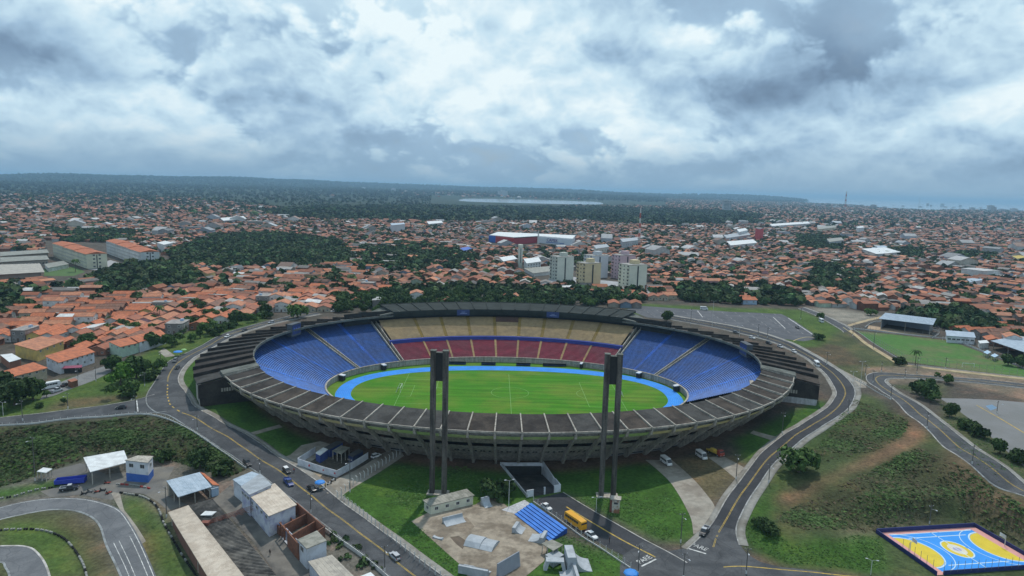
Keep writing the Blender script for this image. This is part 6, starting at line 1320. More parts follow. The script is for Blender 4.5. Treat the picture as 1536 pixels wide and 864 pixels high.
m = MB(); g = G(313, 783); m.hexa([(-1.8, -1.2, 2.5), (1.6, -1.4, 2.5), (1.9, 1.2, 2.6), (-1.5, 1.4, 2.5)], [(-1.8, -1.2, 2.6), (1.6, -1.4, 2.9), (1.9, 1.2, 2.7), (-1.5, 1.4, 2.65)]); tag(m.build('white_sheet', METAL['white'], None, tuple(g)), 'crumpled white sheet lying on the dark slatted roof', 'sheet')
def beam(p, q, z, label):
    a, b = G(*p), G(*q); r = empty('truss_beam', a, 0, label, 'beam'); d = b-a; RUST = M('rust_red', (0.20,0.075,0.055), .85, .2, 1); L = Vector((d.x, d.y)).length; nn = Vector((-d.y, d.x, 0)).normalized()*.35
    for s in (-1, 1):
        for zz in (z, z+.7): m = MB(); m.tube(nn*s+Vector((0, 0, zz)), nn*s+Vector((d.x, d.y, zz+d.z)), .07, 4); m.build('chord', RUST, r)
    m = MB()
    for i in range(14):
        u, v = i/14, (i+1)/14
        for s in (-1, 1): m.tube(nn*s+Vector((d.x*u, d.y*u, z+(.7 if i % 2 else 0))), nn*s+Vector((d.x*v, d.y*v, z+(0 if i % 2 else .7))), .045, 4)
    m.build('lattice', RUST, r); m = MB(); m.box((0, 0, z+.35), (2.2, 1.6, .9)); m.build('end_box', RUST, r)
beam((309,801), (384,775), 2.9, 'rusty red truss beam spanning from the slatted roof to the old buildings')
patch('yard', [(319,750),(345,728),(360,735),(400,775),(450,820),(500,885),(430,885),(380,812)], M('yard_concrete', (0.17,0.155,0.135), .95, .2, .3, 0, (0.10,0.095,0.088), .12, world=True), .05)
building('old_workshop', [(349,719),(378,707),(389,711),(362,729)], 5.2, WHITEW, 'bluegrey', 'low white wing with a pale blue metal roof at the row end', 'workshop', wins=((0,1,3.5),))
GW = M('graffiti_wall', (0.56,0.58,0.63), .85, .15, .5, 0, (0.36,0.36,0.50), .3, world=True)
building('old_workshop', [(361,730),(390,710),(408,727),(374,742)], 6.6, GW, 'grey', 'two storey white workshop with a grey metal roof beside the left road', 'workshop', wins=((3,3,5.0),(0,1,5.0)), seams=0, ww=1.5)
building('old_workshop', [(373,742),(412,724.6),(445,754),(403,771)], 6.4, GW, 'cream', 'workshop under a cream metal roof next to the brick shell', 'workshop', drop=(0,0,.6,.6), seams=10, wins=((3,4,4.6),(0,1,4.4)), ww=1.5)
BRICK = M('raw_brick', (0.24,0.105,0.065), .95, .2, 1.5, 0, (0.17,0.085,0.06), .4)
P, z0 = corners([(408,770),(446,754),(487,789),(448,815)], 4.2); o = P[0]; SH = empty('brick_shell', (o.x, o.y, z0), 0, 'roofless brick shell of an unfinished building beside the left road', 'building')
def bwall(a, b, h, name='wall', mat=BRICK, par=SH, th=.28, z=-.6):
    a, b = a-o, b-o; d = (b-a).normalized(); n_ = Vector((-d.y, d.x))*th/2; q = MB(); q.prism([tuple(a-n_), tuple(b-n_), tuple(b+n_), tuple(a+n_)], z, h); return q.build(name, mat, par)
bwall(P[0].lerp(P[3], .04), P[1], 4.2); bwall(P[1].lerp(P[2], .01), P[2], 4.0); bwall(P[3].lerp(P[2], .01), P[2].lerp(P[3], .02), 4.1); bwall(P[0], P[0].lerp(P[3], .3), 2.6); bwall(P[0].lerp(P[3], .6), P[3], 4.0)
for u in (.36, .68): bwall(P[0].lerp(P[3], u+.004), P[1].lerp(P[2], u), 3.4)
bwall(P[0].lerp(P[1], .5).lerp(P[3].lerp(P[2], .5), .02), P[0].lerp(P[1], .5).lerp(P[3].lerp(P[2], .5), .35), 3.0)
for u in (.31, .45, .59): p = P[0].lerp(P[3], u); bwall(p, p+Vector((.35, .3)), 4.1, 'column')
bwall(P[0].lerp(P[3], .3), P[0].lerp(P[3], .595), 4.12, 'ring_beam', BRICK, SH, .25, 3.85)
q = MB(); q.hexa([(p.x-o.x, p.y-o.y, -.1) for p in P], [(p.x-o.x, p.y-o.y, .05) for p in P]); q.build('floor', K_BASE, SH)
building('white_house', [(446,809),(475.7,795.5),(490,810.6),(460,823)], 5.6, WHITEW, 'moss', 'small white flat roofed house with a mossy roof by the brick shell', 'house', wins=((3,1,4.2),), ww=2.0, wh=1.4, over=1.02)
building('low_house', [(462,842),(498,832),(545,878),(500,890)], 3.6, GW, 'beige', 'low building with a patchy beige roof below the small white house', 'house', seams=6)
canopy('white_roof', [(536,866),(556,858),(585,885),(560,890)], 3.6, 'white', 'white sheet roof cut by the bottom edge beside the weedy yard')
bwallpts = [(405,778),(446,822),(470,848),(500,885)]
fence('painted_wall', bwallpts, 'long white wall with purple graffiti along the back of the old buildings', 6.0, 2.4, 0, 2.4, (), None, GW, 'wall', .2)
clumpP = [G(px, py) for px, py in ((505,800),(515,812),(530,825),(545,840),(510,818),(524,836),(556,852),(540,850),(500,812))]
clump_bulk('weeds', np.array([tuple(p)[:2] for p in clumpP for _ in range(3)])+rng.normal(0, .9, (27, 2)), .5, 1.1, 16, 'rank green weeds in the yard behind the low wall', 61, 1.3)
# white walled compound under the left ribs
fence('compound_wall', [(473,680),(447,697)], 'left side of the white compound wall with blue marks', 3.0, 2.4, 0, 2.4, (), WHITEW, WHITEW, 'wall', .14); fence('compound_wall', [(447,698),(505,716)], 'front of the white compound wall along the left road', 3.0, 2.4, 0, 2.4, (), WHITEW, WHITEW, 'wall', .14); fence('compound_wall', [(505.5,716),(552,688)], 'right side of the white compound wall along the driveway', 3.0, 2.4, 0, 2.4, (), WHITEW, WHITEW, 'wall', .14)
INK = M('wall_print', (0.10,0.08,0.30), .7, .15, 2); INKR = M('wall_print_red', (0.45,0.06,0.07), .7, .15, 2)
for px, py in ((464.5,703.5),(486,710),(503,715)):
    a, b = G(447,698), G(505,716); lbl = {464.5: 'left', 486: 'middle', 503: 'right'}[px]+' purple and red painted emblem on the front compound wall'; d = Vector((b.x-a.x, b.y-a.y)).normalized(); g = G(px, py); rz = math.atan2(d.y, d.x); r = empty('wall_emblem', (g.x+d.y*.12, g.y-d.x*.12, g.z+.3), rz, lbl, 'emblem', 'emblems on the compound wall')
    m = MB(); m.prism([(-.55, -.02), (.55, -.02), (.55, .02), (-.55, .02)], .1, .75); m.build('lower_mark', INK, r); m = MB(); m.dome((0, 0, .8), .42, .6, 8, 3); m.box((0, 0, 1.2), (.3, .1, .6)); m.build('upper_mark', INKR, r)
building('blue_hut', [(473,679),(485,671),(492,673),(480,682)], 3.2, M('blue_hut_wall', (0.05,0.08,0.26), .8, .15, .5), 'white', 'blue hut with a white pitched roof inside the compound', 'hut', drop=(0,0,.2,.2)); building('long_hut', [(486,671),(505,661),(515,663),(494,674)], 3.0, M('blue_hut_wall', (0.05,0.08,0.26), .8, .15, .5), 'dark', 'long dark roofed hut behind the blue hut', 'hut')
canopy('grey_canopy', [(498,676),(512,668),(525,671),(512,681)], 3.4, 'moss', 'grey canopy between the blue huts in the compound', 'canopy'); building('container', [(522,682),(538,673),(545,676),(529,685)], 2.8, M('container_blue', (0.03,0.045,0.12), .7, .15, .6), 'dark', 'dark blue container at the right of the compound', 'container')
patch('dirt_patch', [(463,711),(470,708),(484,712),(478,718),(466,717)], M('dirt', (0.36,0.27,0.18), .95, .15, .5, world=True), .05)
# ---- kart circuit
KART = mat_asphalt('kart_asphalt', (0.115, 0.12, 0.128), (0.155, 0.16, 0.168))
a_, b_ = edge([(-60,776),(0,761),(39,752),(86,747),(125,748),(156,754.6),(180,765),(198,788),(216,822),(234,864),(256,920)], 90), edge([(-60,795),(0,779),(26,773),(73,764.5),(109,765),(135,773),(151,788),(161,817),(180,857),(206,920)], 90); tag(drape('kart_track', a_, b_, KART, .07, 6), kind='structure')
tag(drape('kerb', b_, offset(b_, -.5), KERB, .10, 1, .2), kind='structure')
for u, w in ((.25, .18), (.62, .16), (.8, .16)):
    c_ = a_*(1-u)+b_*u; s_ = np.r_[0, np.cumsum(np.hypot(*np.diff(c_, axis=0).T))]; e1, e2 = along(c_, s_[-1]*.62, s_[-1], w); tag(drape('track_line', e1, e2, WHT, .083, 1), kind='structure')
e1, e2 = along(a_, 2, 1e9, .18, -.5); tag(drape('track_line', e1, e2, WHT, .083, 1), kind='structure')
a2, b2 = edge([(-60,822),(0,820),(39,821),(57,833),(70,856),(80,900)], 40), edge([(-60,842),(0,842),(10,851),(16,864),(20,900)], 40); tag(drape('kart_track', a2, b2, KART, .07, 6), kind='structure'); tag(drape('kerb', a2, offset(a2, .5), KERB, .10, 1, .2), kind='structure'); tag(drape('kerb', b2, offset(b2, -.5), KERB, .10, 1, .2), kind='structure')
patch('pit_lane', [(60,737),(100,728),(112,712),(60,722),(80,706),(120,695),(160,712),(240,700),(262,700),(250,722),(252,745),(282,757),(252,766),(235,752),(215,741),(180,737),(168,750),(120,742),(75,746)], M('pit_asphalt', (0.135,0.13,0.122), .95, .2, .2, 0, (0.185,0.17,0.145), .08, world=True), .055)
patch('concrete_strip', [(166,738),(180,740),(186,765),(205,790),(219,812),(210,818),(196,790),(180,765)], CONC, .06)
def barrier(pts, label, step=1.5, cols=('w', 'b')):
    c = edge(pts, len(pts)*8); s = np.r_[0, np.cumsum(np.hypot(*np.diff(c, axis=0).T))]; n = int(s[-1]/step); u = np.linspace(0, s[-1], n+1); X, Y = np.interp(u, s, c[:, 0]), np.interp(u, s, c[:, 1]); r = empty('tyre_barrier', (X[0], Y[0], hz(X[0], Y[0])), 0, label, 'barrier', 'tyre barriers of the kart circuit')
    mk = {}
    for k, mt in (('w', M('tyre_white', (0.34,0.34,0.32), .9, .35, .7, 0, (0.16,0.15,0.14), .5)), ('b', TYRE), ('r', M('tyre_red', (0.35,0.05,0.04), .8, .2, 1))):
        q = MB()
        for z in (.12, .36): q.tube((-.38, 0, z-.11), (-.38, 0, z+.11), .28, 9); q.tube((.3, 0, z-.11), (.3, 0, z+.11), .28, 9)
        mk[k] = q.mesh('tyre_stack', mt)
    for i in range(n): j = random.uniform(-.15, .15); link('tyre_stack', mk[random.choice(cols)], r, (X[i]-X[0]+j, Y[i]-Y[0]-j, hz(X[i], Y[i])-hz(X[0], Y[0])+.04), math.atan2(Y[i+1]-Y[i], X[i+1]-X[i]))
barrier([(-20,797),(0,796),(52,795),(88,804),(109,822),(125,848),(132,875)], 'curved row of black and white tyres inside the left loop of the track', 1.6, ('w','w','b'))
barrier([(182,740),(213,745.5),(232,757),(240,770),(247,788),(268,825),(292,861),(304,880)], 'long row of black and white tyres between the lawn and cream shed', 1.6, ('b','w','b','w'))
barrier([(177,727),(200,729),(228,734)], 'short straight row of white and red tyres by the pit lane', 1.5, ('w','r','w')); barrier([(-20,753),(0,749),(25,744),(52,736),(86,731)], 'ragged row of white tyres along the grass bank at far left', 1.7, ('w','w','w','b'))
def kart(px, py, rz, paint, label):
    g = G(px, py); r = empty('go_kart', (g.x, g.y, g.z+.08), rz, label, 'go-kart', 'karts parked by the pit lane'); m = MB(); m.hexa([(-.8, -.4, .12), (.9, -.3, .12), (.9, .3, .12), (-.8, .4, .12)], [(-.8, -.4, .35), (1.0, -.22, .25), (1.0, .22, .25), (-.8, .4, .35)]); m.build('body', PAINT[paint], r); m = MB(); m.profile([(-.6, .3), (-.1, .3), (-.1, .4), (-.5, .42), (-.62, .95), (-.75, .95)], -.22, .22); m.build('seat', TYRE, r)
    for x in (-.6, .65):
        for y in (-.55, .55): m = MB(); m.tube((x, y-.12, .17), (x, y+.12, .17), .17, 9); m.build('wheel', TYRE, r)
for a in ((126,741,.4,'black','black kart at the left of the pit lane cluster'), (135,738,.2,'grey','grey kart second from the left in the pit lane'), (146,738,.5,'red','red kart in the middle of the pit lane cluster'), (154,736,.3,'black','black kart behind the red kart'), (163,740,1.2,'red','red kart at the right end of the pit lane cluster'), (161,725,.2,'red','red kart alone near the blue tower house')): kart(*a)
vehicle('pickup', 'black', (104,735), (118,733), 'black and pale pickup parked in front of the long blue skip', 'pickup', CG, 'silver')
g = G(106, 725); r = empty('skip', g, R(14), 'long blue open top skip standing by the pit lane', 'skip'); BL = M('skip_blue', (0.035,0.06,0.38), .6, .15, .6); m = MB(); m.hexa([(-3.6, -1.1, .3), (3.2, -1.1, .3), (3.2, 1.1, .3), (-3.6, 1.1, .3)], [(-4.2, -1.3, .45), (4.2, -1.3, .45), (4.2, 1.3, .45), (-4.2, 1.3, .45)]); m.build('floor', BL, r)
for y in (-1.3, 1.3): m = MB(); m.hexa([(-4.2, y-.06, .45), (4.2, y-.06, .45), (4.2, y+.06, .45), (-4.2, y+.06, .45)], [(-4.3, y-.06, 1.7), (4.5, y-.06, 2.1), (4.5, y+.06, 2.1), (-4.3, y+.06, 1.7)]); m.build('side', BL, r)
for x, h_ in ((-4.25, 1.65), (4.35, 2.05)): m = MB(); m.box((x, 0, h_/2+.2), (.12, 2.5, h_-.4)); m.build('end_plate', BL, r)
# ---- skate park
SKF = M('skate_floor', (0.31,0.26,0.20), .92, .22, .6, 0, (0.185,0.15,0.112), .13, world=True); patch('skate_park', [(617,782),(640,770),(713,757),(727,748),(745,748),(773,768),(800,788),(826,809),(816,842),(785,868),(770,885),(715,885),(689,846)], SKF, .06)
patch('dark_stain', [(675,806),(688,804),(700,812),(694,824),(684,816)], M('stain', (0.13,0.10,0.075), .95, .25, .5, world=True), .072); patch('dark_stain', [(682,784),(700,776),(712,790),(700,802),(688,797)], M('stain_light', (0.22,0.175,0.13), .95, .3, .8, world=True), .072); patch('walkway', [(752,765),(787,750),(796,756),(772,771)], K_BASE, .07)
RAMPM = M('ramp_concrete', (0.40,0.43,0.46), .75, .12, .4, 0, (0.31,0.335,0.36), .3)
def quarter(name, px, py, rz, w, d, h, plat, label, sc=1.0):
    g = G(px, py); r = empty(name, (g.x, g.y, g.z+.07), rz, label, 'skate ramp', 'ramps of the skate park'); pts = [(d*i/10, h*(1-math.sqrt(max(0, 1-(i/10)**2)))*1.0) for i in range(11)]; pts = [(x-d/2, z+.03) for x, z in pts]
    m = MB(); m.profile(pts+[(d/2, -.1), (-d/2, -.1)], -w/2, w/2); m.build('curved_face', RAMPM, r)
    if plat: m = MB(); m.box((d/2+plat/2+.005, 0, h/2-.04), (plat, w, h+.08)); m.build('platform', RAMPM, r)
    m = MB(); m.tube((d/2, -w/2, h+.04), (d/2, w/2, h+.04), .05, 6); m.build('coping', RAIL, r); return r
Lw = G(713, 757)-G(645, 773); A0 = math.atan2(Lw.y, Lw.x)
quarter('quarter_pipe', 682, 784, A0+math.pi/2, 6.4, 2.6, 1.5, .5, 'low concrete quarter pipe in front of the cream house'); quarter('quarter_pipe', 731, 759, A0+math.pi/2, 2.6, 2.4, 2.2, .8, 'narrow quarter pipe at the back corner of the skate park')
quarter('quarter_pipe', 714, 856, A0-2.4, 8.0, 3.6, 2.0, .8, 'wide quarter pipe cut by the bottom edge of the picture'); quarter('mini_ramp', 804, 808, A0-.85, 4.6, 3.4, 1.7, 1.0, 'right half of the mini ramp before the blue bleachers'); quarter('mini_ramp', 781, 796, A0+math.pi-.85, 4.2, 2.0, 1.5, 1.0, 'left half of the mini ramp before the blue bleachers')
def spine(px, py, rz, label):
    g = G(px, py); r = empty('fun_box', (g.x, g.y, g.z+.07), rz, label, 'skate ramp', 'ramps of the skate park')
    for k, (y0, y1, h) in enumerate(((-4.6, -.9, 1.0), (-.85, 3.8, 1.35))): m = MB(); m.profile([(-3.2, 0), (3.2, 0), (1.9, h*.75), (.6, h), (-.6, h), (-1.9, h*.75)], y0, y1); m.build('bank', RAMPM, r)
spine(721, 815, A0-.9+math.pi/2, 'double humped concrete bank in the middle of the skate park')
g = G(657, 808); r = empty('kicker', (g.x, g.y, g.z+.07), A0-.95, 'small curved concrete bench near the left edge of the skate park', 'skate ramp', 'ramps of the skate park'); m = MB(); m.profile([(-1.6, 0), (1.6, 0), (1.5, .5), (.6, .25), (-.6, .25), (-1.5, .5)], -.45, .45); m.build('block', RAMPM, r)
g = G(764, 858); r = empty('slant_wall', (g.x, g.y, g.z+.06), A0+.28, 'tall sloping grey concrete wall at the front of the skate park', 'wall'); m = MB(); m.hexa([(-4, -.3, -.3), (4, -.3, -.3), (4, .8, -.3), (-4, .8, -.3)], [(-4, .35, 3.6), (4, .35, 3.9), (4, .65, 3.9), (-4, .65, 3.6)]); m.build('slab', M('slant_concrete', (0.27,0.29,0.33), .85, .12, .4), r)
quarter('half_pipe', 873, 848, A0-3.6, 6.4, 4.4, 4.0, 2.2, 'tall half pipe tower of pale concrete on the grass by the entrance road')
quarter('half_pipe', 851, 868, A0-.45, 6.4, 3.4, 2.4, .8, 'lower half pipe side facing the tall tower, near the bottom edge'); 
def arch(px, py, rz, label):
    g = G(px, py); r = empty('ramp_arch', (g.x, g.y, g.z), rz, label, 'skate ramp', 'ramps of the skate park')
    for s in (-1, 1): m = MB(); m.hexa([(s*2.6-.5, -1.2, -.3), (s*2.6+.5, -1.2, -.3), (s*2.6+.5, 1.2, -.3), (s*2.6-.5, 1.2, -.3)], [(s*1.9-.4, -1.0, 2.2), (s*1.9+.4, -1.0, 2.2), (s*1.9+.4, 1.0, 2.2), (s*1.9-.4, 1.0, 2.2)]); m.build('leg', RAMPM, r)
    m = MB(); m.box((0, 0, 2.4), (4.7, 2.2, .38)); m.build('deck', RAMPM, r)
arch(832, 853, A0-.55, 'low concrete arch ramp left of the half pipe tower')
building('ramp_store', [(818,832),(834,824),(846,832),(830,841)], 1.9, RAMPM, RAMPM, 'low concrete box ramp behind the arch ramp', 'skate ramp', over=1.0)
canopy('tin_shelter', [(812,815),(828,809),(845,817),(830,826)], 2.8, 'moss', 'dirty tin shelter beside the lower end of the blue bleachers', 'shelter')
building('club_house', [(634,750),(700,733),(712,741),(645,757)], 3.4, M('cream_wall', (0.60,0.60,0.48), .85, .1, .5, 0, (0.5,0.49,0.4), .3), METAL['moss'], 'small cream house with a stained sheet roof beside the skate park', 'house', drop=(0,0,.4,.4), wins=((2,4,1.7),(3,1,1.7)), seams=14, ww=1.1)
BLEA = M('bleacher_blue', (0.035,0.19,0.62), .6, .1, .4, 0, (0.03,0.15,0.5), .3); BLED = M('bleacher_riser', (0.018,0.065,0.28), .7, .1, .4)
a, b, c_ = [Vector(tuple(G(*p))[:2]) for p in ((772,772), (825,813), (796,761))]; o = a; uu = b-a; vv = c_-a; vv = vv*1.05; r = empty('bleachers', (a.x, a.y, hz(a.x, a.y)+.05), 0, 'bright blue five step bleachers beside the skate park', 'bleachers')
for k in range(6):
    q0, q1 = vv*(k/6), vv*((k+1)/6); z = .24*(k+1); m = MB(); m.prism([tuple(q0), tuple(q0+uu), tuple(q1*.985+uu+q0*.015), tuple(q1*.985+q0*.015)], -.4, z-.10); m.build('riser', BLED, r)
    m = MB(); e = vv.normalized()*.12; m.prism([tuple(q0-e), tuple(q0+uu-e), tuple(q1-e*1.3+uu), tuple(q1-e*1.3)], z-.095, z); m.build('step', BLEA, r)
g = G(921, 767); r = empty('pump_hut', g, R(-12), 'small white hut with rusty stains at the foot of the right tower', 'hut'); m = MB(); m.box((.5, 0, 2.0), (2.3, 2.4, 4.2)); m.build('wall', M('stained_white', (0.55,0.53,0.46), .85, .15, .5, 0, (0.25,0.12,0.07), .5), r); m = MB(); m.box((-1.0, 0, 1.6), (.65, 2.0, 3.4)); m.build('rusty_side', M('rust_red', (0.20,0.075,0.055), .85, .2, 1), r); m = MB(); m.box((0.4, 0, 4.4), (3.2, 2.8, .25)); m.build('roof', K_WALL, r); m = MB(); m.box((.5, -1.22, 3.2), (1.2, .06, .6)); m.build('vent', GLASS, r)
# ---- left corner houses and shop
building('shop_house', [(67,534),(122,517),(143,525),(88,541)], 6.2, WHITEW, TILE['orange'], 'long white two storey shop house with two orange roofs at left', 'house', drop=(.0,.0,.9,.9), wins=((2,7,4.6),(2,5,1.8),(3,3,4.4)), ww=1.0)
g = G(109, 559); r = empty('shop_awning', (g.x, g.y, g.z+2.4), R(20), 'red and black shop awning on the front of the white shop house', 'awning'); m = MB(); m.hexa([(-4, -1.2, 0), (4, -1.2, 0), (4, .3, .8), (-4, .3, .8)], [(-4, -1.2, .12), (4, -1.2, .12), (4, .3, .95), (-4, .3, .95)]); m.build('cover', M('awning_red', (0.33,0.09,0.14), .7, .15, 1), r); m = MB(); m.box((0, .1, -1.3), (7.6, .3, 2.2)); m.build('shop_front', GLASS, r)
building('beige_house', [(0,558),(50,543),(72,549),(16,563)], 6.0, WALLM['beige'], TILE['orange'], 'long beige two storey house with an orange roof at the left edge', 'house', drop=(0,0,.8,.8), wins=((2,5,4.4),(1,2,4.4),(1,2,1.8)), ww=1.1); building('yellow_house', [(20,516),(62,504),(97,508),(55,523)], 6.6, WALLM['yellow'], TILE['faded'], 'big house with yellow and lilac gable under a wide orange roof', 'house', drop=(0,0,.9,.9), wins=((2,4,4.6),(1,2,4.6))); building('corner_house', [(162,512),(196,505),(216,510),(180,518)], 6.2, WALLM['mint'], TILE['orange'], 'pale green white house with an orange roof behind the roadside trees', 'house', drop=(0,0,.8,.8), wins=((2,4,4.6),(3,2,4.4)))
building('roadside_house', [(195,505),(240,494),(250,500),(208,511)], 6.0, WHITEW, TILE['orange'], 'white house with a long orange roof above the left ring road', 'house', drop=(0,0,.8,.8), wins=((2,4,4.4),)); building('metal_roof_house', [(0,532),(18,530),(32,538),(14,543)], 3.8, WALLM['brick'], 'white', 'brick house with a white sheet roof at the left edge', 'house')
building('kiosk', [(101,570),(112,567),(117,570),(107,573)], 2.8, BRICK, TILE['rust'], 'small red brick kiosk beside the parked black car', 'kiosk')
# ---- right hand facilities
r, Q, z0 = canopy('grandstand_shed', [(1318.4,476),(1328,469),(1404.6,478),(1400,485.5)], 8.0, 'bluegrey', 'long covered stand with a pale grey roof beyond the fenced field', 'covered stand', seams=22, walls=(1, 2), wallm=M('stand_wall', (0.24,0.28,0.34), .85, .15, .3), drop=(.8,0,0,.8))
fence('sand_court_fence', [(1297,492),(1322,483),(1404,496),(1398,508)], 'grey green fence around the sand court', 3.0, 3.6, 0, .8, (1.8, 3.5), RAIL, None, 'fence', .09)
building('club_building', [(1418,495),(1461,498.5),(1464,505),(1420,502)], 5.0, WHITEW, 'bluegrey', 'long low white building right of the fenced football field', 'building', drop=(0,0,.6,.6), wins=((2,6,2.4),), seams=14, ww=1.8); building('white_kiosk', [(1467,511),(1480,510),(1484,514),(1470,515)], 3.4, WALLM['white'], 'white', 'square white kiosk next to the long low white building', 'kiosk')
canopy('market_roof', [(1486,511),(1526,504),(1620,525),(1536,528)], 5.0, 'bluegrey', 'wide pale grey roof at the right edge beyond the field', 'roof', seams=16)
for px, py, lb in ((1481,529,'left blue and white tarp stall by the field corner'), (1492,534,'right blue and white tarp stall by the field corner')): canopy('tarp_stall', [(px-6,py-1),(px,py-4),(px+6,py-1),(px,py+2)], 2.6, M('tarp_blue', (0.22,0.40,0.58), .6, .15, .3, 0, (0.55,0.58,0.6), .5), lb, 'stall', grp='tarp stalls by the field')
for px, py, rz, lb in ((1421,511,.1,'white goal at the far end of the fenced field'), (1452,551,.1,'white goal at the near end of the fenced field')):
    g = G(px, py); r = empty('small_goal', g, R(80)+rz, lb, 'goal', 'goals of the fenced field'); m = MB(); m.tube((0, -3, 0), (0, -3, 2.2), .08); m.tube((0, 3, 0), (0, 3, 2.2), .08); m.tube((0, -3, 2.2), (0, 3, 2.2), .08); m.build('frame', GOALM, r)
# ---------------------------------------------------------------- larger buildings in the town
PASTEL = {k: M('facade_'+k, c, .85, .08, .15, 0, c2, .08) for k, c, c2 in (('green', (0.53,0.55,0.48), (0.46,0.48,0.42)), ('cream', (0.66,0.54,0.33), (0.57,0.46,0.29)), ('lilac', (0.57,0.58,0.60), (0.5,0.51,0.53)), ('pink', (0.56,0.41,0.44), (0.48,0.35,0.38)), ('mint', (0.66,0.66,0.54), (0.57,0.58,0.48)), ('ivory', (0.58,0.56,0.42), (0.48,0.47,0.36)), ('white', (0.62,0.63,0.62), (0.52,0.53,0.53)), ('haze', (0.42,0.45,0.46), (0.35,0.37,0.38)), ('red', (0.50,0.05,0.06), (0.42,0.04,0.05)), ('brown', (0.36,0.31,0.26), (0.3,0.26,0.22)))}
def tower_block(px, py, w, d, h, rz, wall, label, floors, name='apartment_tower', grp=None, balc=True, top=None):
    g = G(px, py); r = empty(name, (g.x, g.y, g.z-.3), rz, label, 'building', grp); m = MB(); m.box((0, 0, h/2), (w, d, h)); m.build('wall', PASTEL[wall], r)
    m = MB(); m.box((0, 0, h+.15), (w+.5, d+.5, .3)); m.build('roof', M('flat_roof', (0.30,0.29,0.27), .9, .2, .3), r)
    m = MB(); m.box((0, d*.08, h+2.0), (w*.42, d*.34, 3.6)); m.build('stair_head', PASTEL[top or wall], r)
    fh = h/floors; k = ('tw', round(fh, 1)); q = MATS.get(k)
    if q is None: a = MB(); a.box((0, -.05, 0), (2.1, .2, fh*.5)); b = MB(); b.box((0, -.03, 0), (1.2, .16, fh*.36)); q = MATS[k] = (a.mesh('window', GLASS), b.mesh('window', GLASS))
    for f in range(floors):
        z = fh*(f+.55)
        for x in (-.36, .36): link('window', q[0], r, (w*x, -d/2, z), 0)
        link('window', q[1], r, (0, -d/2, z), 0)
        if balc:
            for x in (-.36, .36): m = MATS.get(('bal', wall)) ; 
            if m is None: b = MB(); b.box((0, -.6, -.75), (2.6, 1.2, .9)); m = MATS[('bal', wall)] = b.mesh('balcony', PASTEL[wall])
            for x in (-.36, .36): link('balcony', m, r, (w*x, -d/2, z-.1), 0)
    m = MB(); m.box((w/2+.02, -d*.02, h*.48), (.12, 1.5, h*.94)); m.build('stairwell_slot', GLASS, r)
    return r
PG = 'pastel apartment towers beyond the stadium'
for a in ((842,419,13,19,23,-1.05,'green','pale green apartment tower at the left of the pastel group',7), (882,432,13,17,23,-1.05,'cream','cream apartment tower in front of the lilac one',7), (893,416,14,20,23,-1.05,'lilac','pale lilac apartment tower behind the cream one',7), (934,417,14,19,24,-1.05,'pink','pink apartment tower behind the pale mint one',7), (948,432,15,20,22,-1.05,'mint','pale mint apartment tower at the right front of the pastel group',7)): tower_block(*a, grp=PG, top='cream' if a[6] in ('mint', 'cream') else None)
patch('courtyard', [(815,428),(850,440),(985,440),(985,430),(940,424),(900,420),(830,412)], M('pale_yard', (0.32,0.32,0.33), .9, .15, .1, world=True), .06, 8)
def slab_row(pts, h, wall, label, n):
    """row of walk-up blocks: back to front"""
    a, b = G(*pts[0]), G(*pts[1]); d = b-a; L = Vector((d.x, d.y)).length; rz = math.atan2(d.y, d.x); r = empty('apartment_row', (a.x, a.y, a.z-.3), rz, label, 'building', 'long apartment rows with orange roofs'); W_ = 18.0; seg = L/n
    for i in range(n):
        x0 = seg*i+.4; x1 = seg*(i+1)-.4; dz = -.5*i; m = MB(); m.box(((x0+x1)/2, W_/2, (h+dz)/2), (x1-x0, W_, h+dz)); m.build('wall', PASTEL[wall], r)
        m = MB(); zr = h+dz; m.profile([(-.7, zr-.1), (W_+.7, zr-.1), (W_/2, zr+2.0)], x0-.3, x1+.3, 0, 'x'); m.V = [(x, y, z) for x, y, z in m.V]; m.build('roof', TILE['orange'], r)
        for f in range(4):
            nn = max(3, int((x1-x0)/4.2))
            for j in range(nn): w = add_window(r, (x0+(x1-x0)*(j+.5)/nn, 0, 2.0+f*3.7), 1.7, 1.5, 0)
    for f in range(4):
        for y in (.36, .64): add_window(r, (L-.4, W_*y, 2.0+f*3.7), 2.0, 1.6, 1)
    m = MB(); m.box((L-.38, W_/2, h*.45), (.12, .9, h*.85)); m.build('stairwell_slot', GLASS, r); return r
slab_row([(80,385),(131,404)], 15.5, 'ivory', 'left cream four storey apartment row with stepped orange roofs', 3); slab_row([(160,380),(212,399)], 15.5, 'white', 'right white four storey apartment row with stepped orange roofs', 3)
patch('lawn', [(66,404),(112,400),(128,408),(110,414),(66,414)], M('lawn_green', (0.07,0.13,0.035), .95, .2, .2, world=True), .06, 6)
patch('courtyard', [(132,404),(165,390),(200,400),(214,404),(170,408)], M('pale_yard', (0.3,0.3,0.3)), .06, 6)
canopy('warehouse', [(-40,398),(60,395),(67,408),(-40,414)], 9.0, 'beige', 'long grey warehouse with a curved pale roof at the left edge', 'warehouse', seams=12, walls=(0,1,2,3), wallm=PASTEL['brown'], posts=False)
for pts, lb in (([(0,378),(70,374),(74,379),(0,384)], 'upper long grey school block at the left edge'), ([(0,386),(70,383),(74,389),(0,393)], 'lower long school block with a row of arches at the left edge')): building('school_block', pts, 6, PASTEL['brown'], 'moss', lb, 'building', wins=((2,14,2.4),), ww=1.8, wh=1.8)
building('low_hall', [(66,396),(95,391),(104,396),(72,402)], 4, WALLM['white'], 'moss', 'low white hall beside the small lawn left of the apartments', 'building')
